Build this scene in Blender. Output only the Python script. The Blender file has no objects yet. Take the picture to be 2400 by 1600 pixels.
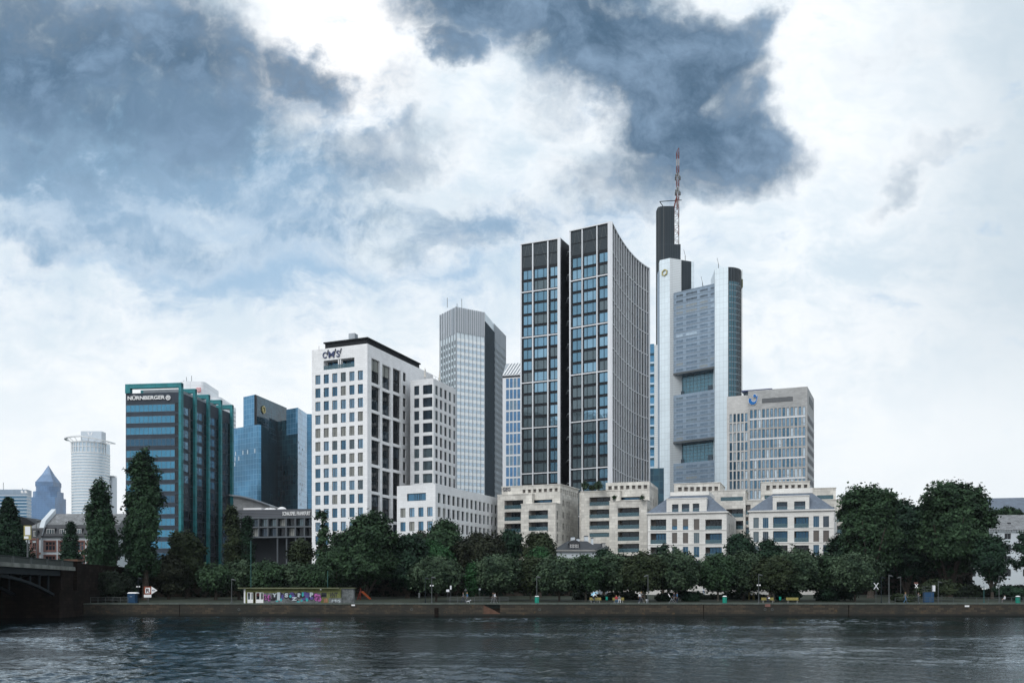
import bpy, math, random
import numpy as np
from mathutils import Vector, Matrix
R = math.radians
C = bpy.context.scene.collection
SC = bpy.context.scene
FP, HOR, HC = 2333.3, 1385.0, 3.87      # focal length (px of a 2400 px wide frame), eye-level row, eye height
QY = 155.5                               # distance of the far quay

# ------------------------------------------------------------------ camera
cam = bpy.data.cameras.new('camera'); co = bpy.data.objects.new('camera', cam); C.objects.link(co)
co.location = (0, 0, HC); co.rotation_euler = (R(90), 0, 0)
cam.lens = 35; cam.sensor_width = 36; cam.shift_y = (HOR - 800) / 2400
cam.clip_start = 0.5; cam.clip_end = 9000
SC.camera = co

# ------------------------------------------------------------------ world
SUN_EL, SUN_AZ = 42, -150
w = bpy.data.worlds.new('World'); SC.world = w; w.use_nodes = True
nt = w.node_tree; nt.nodes.clear()
class E:
    """tiny expression wrapper over shader nodes"""
    tree = None
    def __init__(s, sock): s.s = sock
    @staticmethod
    def put(inp, v):
        if isinstance(v, E): E.tree.links.new(v.s, inp)
        else: inp.default_value = v
    @staticmethod
    def math(op, a, b=None, c=None):
        n = E.tree.nodes.new('ShaderNodeMath'); n.operation = op
        E.put(n.inputs[0], a)
        if b is not None: E.put(n.inputs[1], b)
        if c is not None: E.put(n.inputs[2], c)
        return E(n.outputs[0])
    def __add__(a, b): return E.math('ADD', a, b)
    def __sub__(a, b): return E.math('SUBTRACT', a, b)
    def __rsub__(a, b): return E.math('SUBTRACT', b, a)
    def __mul__(a, b): return E.math('MULTIPLY', a, b)
    def __truediv__(a, b): return E.math('DIVIDE', a, b)
def xyz(x, y, z=0.0):
    n = E.tree.nodes.new('ShaderNodeCombineXYZ'); E.put(n.inputs[0], x); E.put(n.inputs[1], y); E.put(n.inputs[2], z); return E(n.outputs[0])
def sstep(v, a, b, lo=0.0, hi=1.0):
    n = E.tree.nodes.new('ShaderNodeMapRange'); n.interpolation_type = 'SMOOTHSTEP'
    E.put(n.inputs[0], v); n.inputs[1].default_value = a; n.inputs[2].default_value = b; n.inputs[3].default_value = lo; n.inputs[4].default_value = hi
    return E(n.outputs[0])
def noise(vec, scale, detail=5, rough=.55, dist=0.0, lac=2.0, out=0):
    n = E.tree.nodes.new('ShaderNodeTexNoise'); E.put(n.inputs['Vector'], vec)
    n.inputs['Scale'].default_value = scale; n.inputs['Detail'].default_value = detail; n.inputs['Roughness'].default_value = rough
    n.inputs['Distortion'].default_value = dist; n.inputs['Lacunarity'].default_value = lac
    return E(n.outputs[out])
def mixc(f, a, b):
    n = E.tree.nodes.new('ShaderNodeMix'); n.data_type = 'RGBA'
    E.put(n.inputs[0], f)
    for i, v in ((6, a), (7, b)):
        if isinstance(v, E): E.put(n.inputs[i], v)
        else: n.inputs[i].default_value = (*v, 1)
    return E(n.outputs[2])
def vadd(a, b):
    n = E.tree.nodes.new('ShaderNodeVectorMath'); n.operation = 'ADD'; E.put(n.inputs[0], a); E.put(n.inputs[1], b); return E(n.outputs[0])
def vscale(a, k):
    n = E.tree.nodes.new('ShaderNodeVectorMath'); n.operation = 'SCALE'; E.put(n.inputs[0], a); n.inputs['Scale'].default_value = k; return E(n.outputs[0])
def blob(p, cx, cy, rx, ry, rot=0.0, k=1.0):
    n = E.tree.nodes.new('ShaderNodeMapping'); n.vector_type = 'TEXTURE'
    E.put(n.inputs['Vector'], p); n.inputs['Location'].default_value = (cx, cy, 0); n.inputs['Rotation'].default_value = (0, 0, R(rot)); n.inputs['Scale'].default_value = (rx, ry, 1)
    l = E.tree.nodes.new('ShaderNodeVectorMath'); l.operation = 'LENGTH'; E.put(l.inputs[0], E(n.outputs[0]))
    return sstep(E(l.outputs['Value']), 0.25, 1.35, k, 0.0)
E.tree = nt
tc = nt.nodes.new('ShaderNodeTexCoord'); sp = nt.nodes.new('ShaderNodeSeparateXYZ'); nt.links.new(tc.outputs['Generated'], sp.inputs[0])
dx, dy, dz = E(sp.outputs[0]), E(sp.outputs[1]), E(sp.outputs[2])
ay = E.math('MAXIMUM', E.math('ABSOLUTE', dy), .22)
ca = dx / ay * 2.333 + 1.2             # sky coordinates, in thousandths of the frame, laid on the sky itself
cb = 1.385 - E.math('MAXIMUM', dz, 0.0) / ay * 2.333
P0 = xyz(ca, cb)
wv = noise(P0, 2.6, 4, .6, out=1)
wv2 = noise(P0, 9.0, 5, .65, out=1)
cen = xyz(-.5, -.5, -.5)
P = vadd(vadd(vadd(P0, vscale(vadd(wv, cen), .34)), vscale(vadd(wv2, cen), .12)), vscale(vadd(noise(P0, 26.0, 4, .6, out=1), cen), .035))
dark = None
for args in [(.06, .10, .37, .28, 0, .92), (.46, .10, .27, .19, 12, .86), (.42, .24, .40, .18, 8, .64), (.12, .36, .40, .20, 6, .46),
             (.70, .18, .15, .085, 42, .80), (1.10, .02, .25, .12, 0, 1.0), (1.42, .10, .32, .17, 12, 1.05), (1.55, .23, .25, .15, 50, 1.0),
             (1.72, .31, .22, .11, 22, .85), (1.05, .14, .11, .06, 15, .85), (1.62, .09, .20, .14, 0, .9), (1.72, .20, .16, .12, 40, .72), (1.76, .03, .10, .07, 0, .70), (1.60, .38, .34, .13, -5, .72), (1.30, .27, .12, .07, 0, .35),
             (.88, .37, .26, .09, -8, .50), (.90, .23, .16, .09, 0, .38), (2.12, .44, .10, .06, -20, .42), (2.10, .12, .22, .08, -20, .30),
             (2.2, .36, .24, .06, -15, .30), (.60, .42, .6, .16, 8, .34), (1.0, .53, .5, .10, -4, .40), (.30, .58, .5, .09, 4, .34)]:
    b_ = blob(P, *args); dark = b_ if dark is None else E.math('MAXIMUM', dark, b_) + E.math('MULTIPLY', E.math('MINIMUM', dark, b_), .25)
PW = vadd(P0, vscale(vadd(wv, cen), .25))
fb = noise(PW, 4.6, 9, .64)
fine = noise(vadd(P0, vscale(vadd(wv, cen), .15)), 15.0, 7, .66)
fb2 = noise(vadd(xyz(ca * .75 + cb * .35, cb * 1.7 - ca * .25), vscale(vadd(wv, cen), .28)), 4.6, 8, .64, .0)
tex = (fb - .5) * 2.2 + (fine - .5) * 1.3
ddn = dark * .98 + tex * (E.math('MINIMUM', dark, .75) * .75 + .05)
D = sstep(ddn, .08, .98)
gap = E.math('MAXIMUM', blob(P, .79, .11, .24, .24, 0, 1.0), blob(P, 1.95, .22, .35, .4, 0, .35))
blueblob = E.math('MAXIMUM', E.math('MAXIMUM', blob(P, .32, .42, .78, .34, 14, 1.0), blob(P, .1, .75, .5, .10, 0, .32)), blob(P, .95, .56, .75, .20, 0, .55))
blue = sstep(blueblob * 1.15 + (fb2 - .5) * 2.6 + (fine - .5) * .8, .15, 1.05)
sky = nt.nodes.new('ShaderNodeTexSky'); sky.sky_type = 'NISHITA'; sky.sun_disc = False
sky.sun_elevation = R(SUN_EL); sky.sun_rotation = R(SUN_AZ + 180); sky.altitude = 100; sky.air_density = 1.0; sky.dust_density = 1.0
K = 10.8
def kc(c, k=K): return tuple(v * k for v in c)
veil = mixc(sstep(cb, .35, 1.15), kc((.85, .90, .94)), kc((.89, .91, .93)))          # thin bright overcast
veil = mixc(sstep(fb2 * .6 + fb * .4, .38, .60), kc((.60, .71, .80)), veil)
veil = mixc(sstep(ca, 1.85, 2.5, 0, .85), veil, kc((.54, .63, .70)))
veil = mixc(gap, veil, kc((1.06, 1.06, 1.06)))
clear = mixc(.85, E(sky.outputs[0]), kc((.21, .41, .62)))
col = mixc(blue * .80, veil, clear)
dcol = mixc(sstep(fb * .7 + fine * .3, .36, .66), kc((.040, .100, .178)), kc((.190, .295, .430)))
col = mixc(D * .96, col, dcol)
rim = sstep(ddn, -.05, .22) * sstep(ddn, .45, .2) * sstep(dark, .05, .3)
col = mixc(rim * .25, col, kc((1.0, 1.01, 1.02)))                  # bright edges where the cloud thins
low = sstep(cb, .60, 1.10)
col = mixc(low * .8, col, kc((.90, .935, .955)))
back = sstep(dy, .1, -.2)
col = mixc(back * .75, col, kc((.95, .99, 1.04)))                   # the brighter half of the sky behind the viewer
bg = nt.nodes.new('ShaderNodeBackground'); bg.inputs[1].default_value = .1
nt.links.new(col.s, bg.inputs[0])
wo = nt.nodes.new('ShaderNodeOutputWorld'); nt.links.new(bg.outputs[0], wo.inputs[0])
w.cycles.sampling_method = 'MANUAL'; w.cycles.sample_map_resolution = 512

# ------------------------------------------------------------------ sun (soft, behind cloud)
sl = bpy.data.lights.new('sun', 'SUN'); sl.energy = 1.5; sl.angle = R(25); sl.color = (1, .99, .965)
so = bpy.data.objects.new('sun', sl); C.objects.link(so)
sd = Vector((math.sin(R(SUN_AZ)) * math.cos(R(SUN_EL)), math.cos(R(SUN_AZ)) * math.cos(R(SUN_EL)), math.sin(R(SUN_EL))))
so.rotation_euler = sd.to_track_quat('Z', 'Y').to_euler()
SC.view_settings.view_transform = 'Standard'; SC.view_settings.look = 'None'
SC.view_settings.exposure = 0.07; SC.view_settings.gamma = 1
SC.cycles.use_denoising = True; SC.cycles.max_bounces = 6; SC.cycles.diffuse_bounces = 2; SC.cycles.glossy_bounces = 3
SC.cycles.transmission_bounces = 4; SC.cycles.volume_bounces = 0; SC.cycles.caustics_reflective = False; SC.cycles.caustics_refractive = False

# ------------------------------------------------------------------ materials
MATS = {}
def newmat(name):
    m = bpy.data.materials.new(name); m.use_nodes = True; t = m.node_tree; t.nodes.clear(); E.tree = t
    b = t.nodes.new('ShaderNodeBsdfPrincipled'); o = t.nodes.new('ShaderNodeOutputMaterial'); t.links.new(b.outputs[0], o.inputs[0])
    MATS[name] = m; return m, b
def uvs(): n = E.tree.nodes.new('ShaderNodeUVMap'); return E(n.outputs[0])
def objc(): n = E.tree.nodes.new('ShaderNodeTexCoord'); return E(n.outputs['Object'])
def brick(vec, w_, h_, ms, c1, c2, cm, off=.5, bias=0.0):
    n = E.tree.nodes.new('ShaderNodeTexBrick'); E.put(n.inputs['Vector'], vec)
    n.offset = off; n.inputs['Scale'].default_value = 1; n.inputs['Brick Width'].default_value = w_; n.inputs['Row Height'].default_value = h_
    n.inputs['Mortar Size'].default_value = ms; n.inputs['Mortar Smooth'].default_value = .1; n.inputs['Bias'].default_value = bias
    n.inputs['Color1'].default_value = (*c1, 1); n.inputs['Color2'].default_value = (*c2, 1); n.inputs['Mortar'].default_value = (*cm, 1)
    return E(n.outputs[0]), E(n.outputs[1])
def bump(b, h, dist, strength=1.0):
    n = E.tree.nodes.new('ShaderNodeBump'); n.inputs['Strength'].default_value = strength; n.inputs['Distance'].default_value = dist
    E.put(n.inputs['Height'], h); E.tree.links.new(n.outputs[0], b.inputs['Normal'])
def M(name, col, rough=.6, metal=0.0, spec=.4, var=.12, vs=.6, blk=None, grime=0.0):
    """surface with soft tonal variation, optional block joints (width, height, joint, colour swing) and rain grime"""
    m, b = newmat(name)
    b.inputs['Roughness'].default_value = rough; b.inputs['Metallic'].default_value = metal; b.inputs['Specular IOR Level'].default_value = spec
    c = tuple(col)
    base = None
    if blk:
        sw = blk[3]
        base, f = brick(uvs(), blk[0], blk[1], blk[2], tuple(min(1, v * (1 + sw)) for v in c), tuple(v * (1 - sw) for v in c), tuple(v * blk[4] if len(blk) > 4 else v * .62 for v in c), blk[5] if len(blk) > 5 else .5)
    if var:
        nz = noise(objc(), vs, 5, .6)
        a = mixc(sstep(nz, .3, .7), tuple(v * (1 - var) for v in (1, 1, 1)), (1 + var * .3,) * 3)
        n = E.tree.nodes.new('ShaderNodeMix'); n.data_type = 'RGBA'; n.blend_type = 'MULTIPLY'; n.inputs[0].default_value = 1
        if base is not None: E.put(n.inputs[6], base)
        else: n.inputs[6].default_value = (*c, 1)
        E.put(n.inputs[7], a); base = E(n.outputs[2])
    if grime:
        s2 = E.tree.nodes.new('ShaderNodeSeparateXYZ'); E.tree.links.new(uvs().s, s2.inputs[0])
        g = noise(xyz(E(s2.outputs[0]) * 1.6, E(s2.outputs[1]) * .22), 1.0, 5, .65)
        base = mixc(sstep(g, .52, .8, 0, grime), base if base is not None else c, tuple(v * .45 for v in c))
    if base is not None: E.put(b.inputs['Base Color'], base)
    else: b.inputs['Base Color'].default_value = (*c, 1)
    return m
def G(name, col, metal=.55, rough=.06, var=.25, wob=.02, vs=.35):
    """architectural glass: coated, tinted, slightly wavy"""
    m, b = newmat(name)
    b.inputs['Roughness'].default_value = rough; b.inputs['Metallic'].default_value = metal; b.inputs['Specular IOR Level'].default_value = .5
    nz = noise(objc(), vs, 3, .6)
    E.put(b.inputs['Base Color'], mixc(nz, tuple(v * (1 - var) for v in col), tuple(v * (1 + var) for v in col)))
    bump(b, noise(objc(), .5, 2), wob, .6)
    return m
def CW(name, c1, c2, cm, w_, h_, ms, metal=.6, rough=.08, off=0.0, bias=0.0):
    """curtain wall: panes of two tints between thin mullions"""
    m, b = newmat(name)
    c, f = brick(uvs(), w_, h_, ms, c1, c2, cm, off, bias)
    big = noise(objc(), .03, 3, .6)
    n = E.tree.nodes.new('ShaderNodeMix'); n.data_type = 'RGBA'; n.blend_type = 'MULTIPLY'; n.inputs[0].default_value = 1
    E.put(n.inputs[6], c); E.put(n.inputs[7], mixc(sstep(big, .35, .65), (.72,) * 3, (1.15,) * 3)); E.put(b.inputs['Base Color'], E(n.outputs[2]))
    E.put(b.inputs['Metallic'], mixc(f, (metal,) * 3, (.1,) * 3)); b.inputs['Roughness'].default_value = rough
    bump(b, noise(objc(), .4, 2), .03, .5)
    return m
M('white_stone', (.80, .81, .825), .7, var=.07, vs=.15, blk=(1.4, .55, .02, .045, .80), grime=.22)
M('wing_stone', (.76, .775, .79), .7, var=.09, vs=.15, blk=(1.4, .55, .02, .045, .80), grime=.22)
M('travertine', (.60, .58, .535), .8, var=.20, vs=.35, blk=(1.5, .75, .025, .15, .66), grime=.30)
M('palace_stone', (.70, .69, .665), .75, var=.10, vs=.3, blk=(2.2, .38, .025, .05, .72), grime=.20)
M('tower_stone', (.40, .405, .405), .75, var=.14, vs=.12, blk=(1.2, .5, .015, .12, .8), grime=.15)
M('tower_stone_pale', (.56, .555, .545), .75, var=.10, vs=.12, blk=(1.2, .5, .015, .08, .8))
M('theatre_frame', (.10, .115, .13), .6, .1, .25, var=.1)
M('white_spandrel', (.84, .88, .90), .35, 0, .5, var=.04, vs=.05)
M('railing_dark', (.035, .045, .045), .6, 0, .2, var=.1)
M('pale_panel', (.70, .79, .84), .35, .25, var=.08, vs=.03, blk=(2.4, 3.8, .09, .03, .72, 0.0))
M('striped_panel', (.62, .66, .68), .45, .1, var=.05, vs=.03, blk=(30, 1.15, .14, .01, .70, 0.0))
M('blue_panel', (.25, .325, .41), .4, .4, var=.12, vs=.05, blk=(1.9, 1.9, .07, .05, .75, 0.0))
M('louvre_black', (.020, .027, .033), .75, 0, .15, var=.12, vs=.05, blk=(1.2, 60, .16, .05, 2.2, 0.0))
M('louvre_grey', (.035, .048, .058), .5, .4, var=.15, vs=.1, blk=(40, .45, .07, .05, .5, 0.0))
M('black_metal', (.009, .011, .014), .6, 0, .2, var=.1)
M('charcoal', (.034, .047, .066), .6, 0, .25, var=.15, vs=.2, blk=(1.5, 1.1, .02, .08, .7, 0.0))
M('dark_wall', (.013, .016, .021), .6, 0, .2, var=.15, vs=.2)
M('window_frame_dark', (.03, .033, .038), .4, .3, var=0)
M('window_frame_grey', (.16, .17, .18), .4, .3, var=0)
M('window_frame_white', (.62, .62, .62), .5, var=0)
M('white_fin', (.66, .68, .71), .35, .15, var=.04, vs=.1)
M('teal_metal', (.025, .195, .22), .5, .2, .3, var=.25, vs=.4, blk=(30, 2.4, .06, .05, .5, 0.0))
M('white_paint', (.78, .79, .80), .5, var=.05)
M('pale_grey_metal', (.36, .395, .43), .4, .4, var=.1)
M('louvre_band', (.12, .13, .15), .6, .1, .25, var=.08, vs=.2, blk=(60, .5, .10, .03, .35, 0.0))
M('slate', (.125, .155, .20), .6, 0, .3, var=.18, vs=.5, blk=(.5, .3, .02, .12, .7))
M('slate_dark', (.035, .04, .048), .6, var=.25, vs=.8, blk=(.5, .3, .03, .15, .6))
M('slate_old', (.20, .21, .22), .7, var=.35, vs=1.2, blk=(.45, .3, .03, .2, .7))
M('render_white', (.55, .60, .64), .8, var=.08, vs=.3, grime=.2)
M('sandstone_red', (.20, .10, .085), .8, var=.25, vs=.8)
M('sandstone_dark', (.015, .011, .009), .9, 0, .08, var=.5, vs=.6, blk=(1.1, .5, .03, .25, .6), grime=.4)
M('steel_dark', (.012, .019, .024), .6, 0, .2, var=.2)
M('fascia', (.20, .215, .20), .8, 0, .2, var=.45, vs=.5, grime=.4)
M('railing_metal', (.085, .10, .10), .5, .3, var=.1)
M('shutter', (.14, .125, .115), .6, var=.1, blk=(30, .12, .03, .02, .6, 0.0))
M('hall_dark_grey', (.05, .05, .052), .7, var=.2)  # even dark grey for the barrel-roof hall wall
M('concrete', (.30, .30, .29), .8, var=.2)
M('light_ring', (.72, .74, .75), .4, .2, var=.04)
M('tower_pale', (.50, .56, .62), .4, .2, var=.05, vs=.02)
M('granite_dark', (.030, .046, .060), .8, 0, .12, var=.2, vs=.05, blk=(2.4, 1.8, .04, .15, .8, 0.0))
M('logo_yellow', (.42, .36, .13), .4, .2, var=0)
M('logo_blue', (.0, .13, .42), .4, var=0)
M('sign_red', (.55, .02, .03), .5, var=0)
M('sign_orange', (.22, .05, .018), .7, 0, .1, var=0)
M('sign_dark', (.03, .035, .06), .5, var=0)
M('navy', (.035, .05, .13), .5, var=0)
M('mast_red', (.15, .032, .024), .6, 0, .2, var=.1)
M('mast_white', (.38, .36, .36), .5, var=.1)
M('bark', (.055, .045, .036), .9, var=.4, vs=3)
M('bark_pale', (.15, .14, .115), .9, var=.45, vs=3)
M('bench_yellow', (.30, .26, .08), .6, var=.15, vs=3)
M('bin_green', (.0, .24, .17), .45, var=.12, vs=3)
M('blue_plastic', (.008, .05, .12), .5, var=.15, vs=2)
M('pole_green', (.03, .10, .10), .5, .3, var=.1)
M('pole_grey', (.085, .095, .10), .5, .3, var=.1)
M('kiosk_wall', (.15, .165, .065), .85, 0, .1, var=.35, vs=1.5, grime=.35)
M('kiosk_roof', (.15, .165, .10), .85, 0, .1, var=.3, vs=1.0)
M('graf_pink', (.44, .13, .38), .8, 0, .1, var=.15, vs=3)
M('graf_black', (.02, .02, .03), .7, var=0)
M('graf_white', (.46, .52, .56), .7, var=.15, vs=3)
M('graf_teal', (.03, .36, .38), .7, var=.2, vs=3)
M('graf_purple', (.09, .07, .25), .7, var=.3, vs=3)
M('graf_grey', (.16, .175, .18), .85, 0, .1, var=.5, vs=1.5)
M('graf_orange', (.30, .16, .10), .85, 0, .1, var=.3, vs=3)
M('dark_red', (.06, .012, .012), .7, var=.1)
M('skin', (.38, .21, .14), .6, var=0)
M('hair_dark', (.025, .018, .012), .7, var=0)
M('hair_fair', (.22, .14, .05), .7, var=0)
M('cloth_white', (.70, .72, .76), .8, var=0)
M('cloth_navy', (.02, .03, .06), .8, var=0)
M('cloth_blue', (.06, .16, .30), .8, var=0)
M('cloth_red', (.35, .03, .04), .8, var=0)
M('cloth_grey', (.14, .14, .15), .8, var=0)
M('cloth_green', (.08, .13, .05), .8, var=0)
M('umbrella_blue', (.25, .48, .62), .7, var=.1)
G('glass_blue', (.06, .155, .245), .62)
G('glass_blue_deep', (.03, .09, .15), .6)
G('glass_blue_pale', (.16, .27, .37), .6)
G('glass_slate', (.10, .14, .16), .45)
G('glass_dark', (.010, .015, .020), .35)
G('glass_mid', (.035, .055, .075), .5)
G('glass_teal', (.045, .125, .165), .45)
G('glass_garden', (.075, .17, .22), .5)
G('glass_curtain', (.26, .27, .25), .15, .25)
G('glass_office', (.09, .145, .205), .4)
G('glass_front', (.055, .215, .34), .5)
G('glass_tower', (.145, .28, .385), .6, var=.38, vs=.10, wob=.05)  # broad tint variation here and in the next two stands in for cloud reflections
G('glass_tower_bright', (.20, .35, .46), .6, var=.3, vs=.10, wob=.05)
G('glass_tower_deep', (.11, .225, .31), .6, var=.3, vs=.12, wob=.05)
G('glass_sky', (.09, .22, .40), .62)
G('glass_haze', (.46, .57, .66), .35)
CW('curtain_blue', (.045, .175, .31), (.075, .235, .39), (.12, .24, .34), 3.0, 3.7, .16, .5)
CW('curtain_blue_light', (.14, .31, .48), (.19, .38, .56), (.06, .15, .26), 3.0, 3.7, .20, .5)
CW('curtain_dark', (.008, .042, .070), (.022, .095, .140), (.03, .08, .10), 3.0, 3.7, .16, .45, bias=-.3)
CW('tower_lilac', (.04, .12, .26), (.06, .16, .31), (.10, .19, .34), 3.0, 3.9, .8, .15, .4)
M('silver_panel', (.80, .83, .86), .45, .1, var=.04, vs=.03, blk=(30, 3.6, .3, .01, .85, 0.0))
def tealglass():
    m, b = newmat('balustrade_glass'); b.inputs['Base Color'].default_value = (.05, .12, .15, 1); b.inputs['Roughness'].default_value = .08
    b.inputs['Metallic'].default_value = .25; b.inputs['Alpha'].default_value = .62; b.inputs['Specular IOR Level'].default_value = .8
tealglass()
def leafmat(name, c1, c2):
    m, b = newmat(name); b.inputs['Roughness'].default_value = .75; b.inputs['Specular IOR Level'].default_value = .15
    n1 = noise(objc(), .45, 3, .6); n2 = noise(objc(), 2.5, 2, .5)
    E.put(b.inputs['Base Color'], mixc(sstep(n1 * .6 + n2 * .4, .36, .64), c1, c2))
leafmat('leaf_green', (0.0078, 0.0218, 0.0109), (0.0444, 0.0865, 0.0421))
leafmat('leaf_deep', (0.0047, 0.0156, 0.0109), (0.0258, 0.0586, 0.0326))
leafmat('leaf_fresh', (0.0101, 0.0390, 0.0140), (0.0397, 0.1146, 0.0444))
leafmat('leaf_brown', (0.0094, 0.0187, 0.0078), (0.0421, 0.0586, 0.0281))
leafmat('leaf_russet', (0.0086, 0.0133, 0.0078), (0.0326, 0.0385, 0.0222))
leafmat('leaf_silver', (0.0094, 0.0234, 0.0133), (0.0678, 0.1076, 0.0608))
leafmat('leaf_poplar', (0.0062, 0.0203, 0.0117), (0.0352, 0.0749, 0.0362))
leafmat('leaf_conifer', (0.0039, 0.0140, 0.0094), (0.0199, 0.0492, 0.0258))
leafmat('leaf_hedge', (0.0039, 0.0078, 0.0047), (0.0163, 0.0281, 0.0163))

def groundmat():
    m, b = newmat('park_ground'); b.inputs['Roughness'].default_value = .95
    n1 = noise(objc(), .25, 6, .65)
    E.put(b.inputs['Base Color'], mixc(sstep(n1, .35, .65), (.007, .014, .006), (.018, .026, .013)))
groundmat()
M('paving', (.075, .095, .088), .9, 0, .15, var=.3, vs=.6, blk=(1.2, .8, .02, .06, .7))
M('coping', (.10, .118, .105), .9, 0, .15, var=.3, vs=.9, blk=(1.6, 4, .03, .10, .5))
def quaymat():
    m, b = newmat('quay_stone'); b.inputs['Roughness'].default_value = .9
    c, f = brick(uvs(), .95, .33, .02, (.072, .055, .037), (.026, .023, .017), (.010, .009, .007))
    n1 = noise(objc(), .22, 5, .65); n2 = noise(objc(), .9, 4, .6)
    c = mixc(sstep(n1, .40, .66), c, (.020, .021, .017))
    c = mixc(sstep(n2, .60, .72, 0, .7), c, (.10, .062, .028))
    n3 = noise(objc(), 2.6, 4, .6)
    c = mixc(sstep(n3, .62, .75, 0, .5), c, (.13, .12, .10))
    s2 = E.tree.nodes.new('ShaderNodeSeparateXYZ'); E.tree.links.new(objc().s, s2.inputs[0])
    wet = sstep(E(s2.outputs[2]) + (n2 - .5) * .5, .15, .55, 1, 0)       # algae line just above the water
    E.put(b.inputs['Base Color'], mixc(wet, c, (.008, .010, .008)))
    bump(b, f * -1.0 + n2, .03, .5)
quaymat()
def watermat():
    m = bpy.data.materials.new('river_water'); m.use_nodes = True; t = m.node_tree; t.nodes.clear(); E.tree = t; MATS['river_water'] = m
    gl, df, fr, mx, o_ = [t.nodes.new('ShaderNode' + k) for k in ('BsdfGlossy', 'BsdfDiffuse', 'Fresnel', 'MixShader', 'OutputMaterial')]
    gl.inputs['Color'].default_value = (.70, .77, .82, 1); gl.inputs['Roughness'].default_value = .02      # dimmed reflection put into the gloss colour, tinted bluish
    df.inputs['Color'].default_value = (.004, .008, .009, 1); fr.inputs['IOR'].default_value = 1.33
    o = objc(); s2 = t.nodes.new('ShaderNodeSeparateXYZ'); t.links.new(o.s, s2.inputs[0])
    x, y = E(s2.outputs[0]), E(s2.outputs[1])
    d = noise(xyz(x * .8 + y * .1, y), 3.0, 3, .55, .2)
    b = t.nodes.new('ShaderNodeBump'); b.inputs['Strength'].default_value = 1; b.inputs['Distance'].default_value = .045; E.put(b.inputs['Height'], d)
    for n_ in (gl, df, fr): t.links.new(b.outputs[0], n_.inputs['Normal'])
    t.links.new(fr.outputs[0], mx.inputs[0]); t.links.new(df.outputs[0], mx.inputs[1]); t.links.new(gl.outputs[0], mx.inputs[2]); t.links.new(mx.outputs[0], o_.inputs[0])
watermat()

# ------------------------------------------------------------------ mesh building
class MB:
    def __init__(s): s.v = []; s.f = []; s.m = []
    def poly(s, pts, m=0):
        i = len(s.v); s.v.extend(pts); s.f.append(tuple(range(i, i + len(pts)))); s.m.append(m)
    def quad(s, a, b, c, d, m=0): s.poly([a, b, c, d], m)
    def hexa(s, a, b, m=0, back=True):
        """a: four near corners, b: four far corners"""
        s.quad(a[0], a[1], a[2], a[3], m)
        for i in range(4): j = (i + 1) % 4; s.quad(a[j], a[i], b[i], b[j], m)
        if back: s.quad(b[3], b[2], b[1], b[0], m)
    def box(s, x0, x1, y0, y1, z0, z1, m=0):
        s.hexa([(x0, y0, z0), (x1, y0, z0), (x1, y0, z1), (x0, y0, z1)], [(x0, y1, z0), (x1, y1, z0), (x1, y1, z1), (x0, y1, z1)], m)
    def fbox(s, F, u0, u1, z0, z1, n0, n1, m=0, back=True):
        s.hexa([F.pt(u0, z0, n1), F.pt(u1, z0, n1), F.pt(u1, z1, n1), F.pt(u0, z1, n1)], [F.pt(u0, z0, n0), F.pt(u1, z0, n0), F.pt(u1, z1, n0), F.pt(u0, z1, n0)], m, back)
    def prism(s, poly, z0, z1, m=0, mt=None, skip=(), top=True):
        n = len(poly)
        for i in range(n):
            if i in skip: continue
            a, b = poly[i], poly[(i + 1) % n]
            s.quad((*a, z0), (*b, z0), (*b, z1), (*a, z1), m)
        if top:
            s.poly([(*p, z1) for p in poly], m if mt is None else mt)
            s.poly([(*p, z0) for p in reversed(poly)], m)
    def tube(s, pts, rads, k=7, m=0, cap=True):
        pts = [Vector(p) for p in pts]; rings = []
        for i, p in enumerate(pts):
            d = (pts[min(i + 1, len(pts) - 1)] - pts[max(i - 1, 0)]).normalized()
            a = d.cross(Vector((0, 0, 1))) if abs(d.z) < .95 else d.cross(Vector((1, 0, 0)))
            a.normalize(); b = d.cross(a).normalized(); r = rads[i] if hasattr(rads, '__len__') else rads
            rings.append([tuple(p + (a * math.cos(t) + b * math.sin(t)) * r) for t in [2 * math.pi * j / k for j in range(k)]])
        for r0, r1 in zip(rings, rings[1:]):
            for j in range(k): l = (j + 1) % k; s.quad(r0[l], r0[j], r1[j], r1[l], m)
        if cap: s.poly(list(rings[0]), m); s.poly(list(reversed(rings[-1])), m)
    def bar(s, a, b, r, m=0): s.tube([a, b], r, 4, m)
    def mesh(s, name, mats, org=(0, 0, 0)):
        me = bpy.data.meshes.new(name)
        V = np.array(s.v, dtype=np.float64).reshape(-1, 3)
        me.from_pydata((V - np.array(org)).tolist(), [], s.f)
        for m in mats: me.materials.append(MATS[m])
        me.polygons.foreach_set('material_index', np.array(s.m, dtype=np.int32))
        uv = me.uv_layers.new(name='UVMap'); n = len(me.loops)
        vi = np.empty(n, np.int32); me.loops.foreach_get('vertex_index', vi)
        nor = np.empty(len(me.polygons) * 3); me.polygons.foreach_get('normal', nor); nor = nor.reshape(-1, 3)
        lt = np.empty(len(me.polygons), np.int32); me.polygons.foreach_get('loop_total', lt)
        ln = np.repeat(nor, lt, axis=0); co_ = V[vi]
        tx, ty = -ln[:, 1], ln[:, 0]; L = np.sqrt(tx * tx + ty * ty); L[L < 1e-6] = 1
        U = (co_[:, 0] * tx + co_[:, 1] * ty) / L; Vv = co_[:, 2].copy()
        flat = np.abs(ln[:, 2]) > .95; U[flat] = co_[flat, 0]; Vv[flat] = co_[flat, 1]
        sl_ = (np.abs(ln[:, 2]) > .2) & ~flat; Vv[sl_] = co_[sl_, 2] / np.sqrt(1 - ln[sl_, 2] ** 2)
        uv.data.foreach_set('uv', np.stack([U, Vv], 1).ravel())
        return me
def px2x(px, Y): return (px - 1200) * Y / FP
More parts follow.
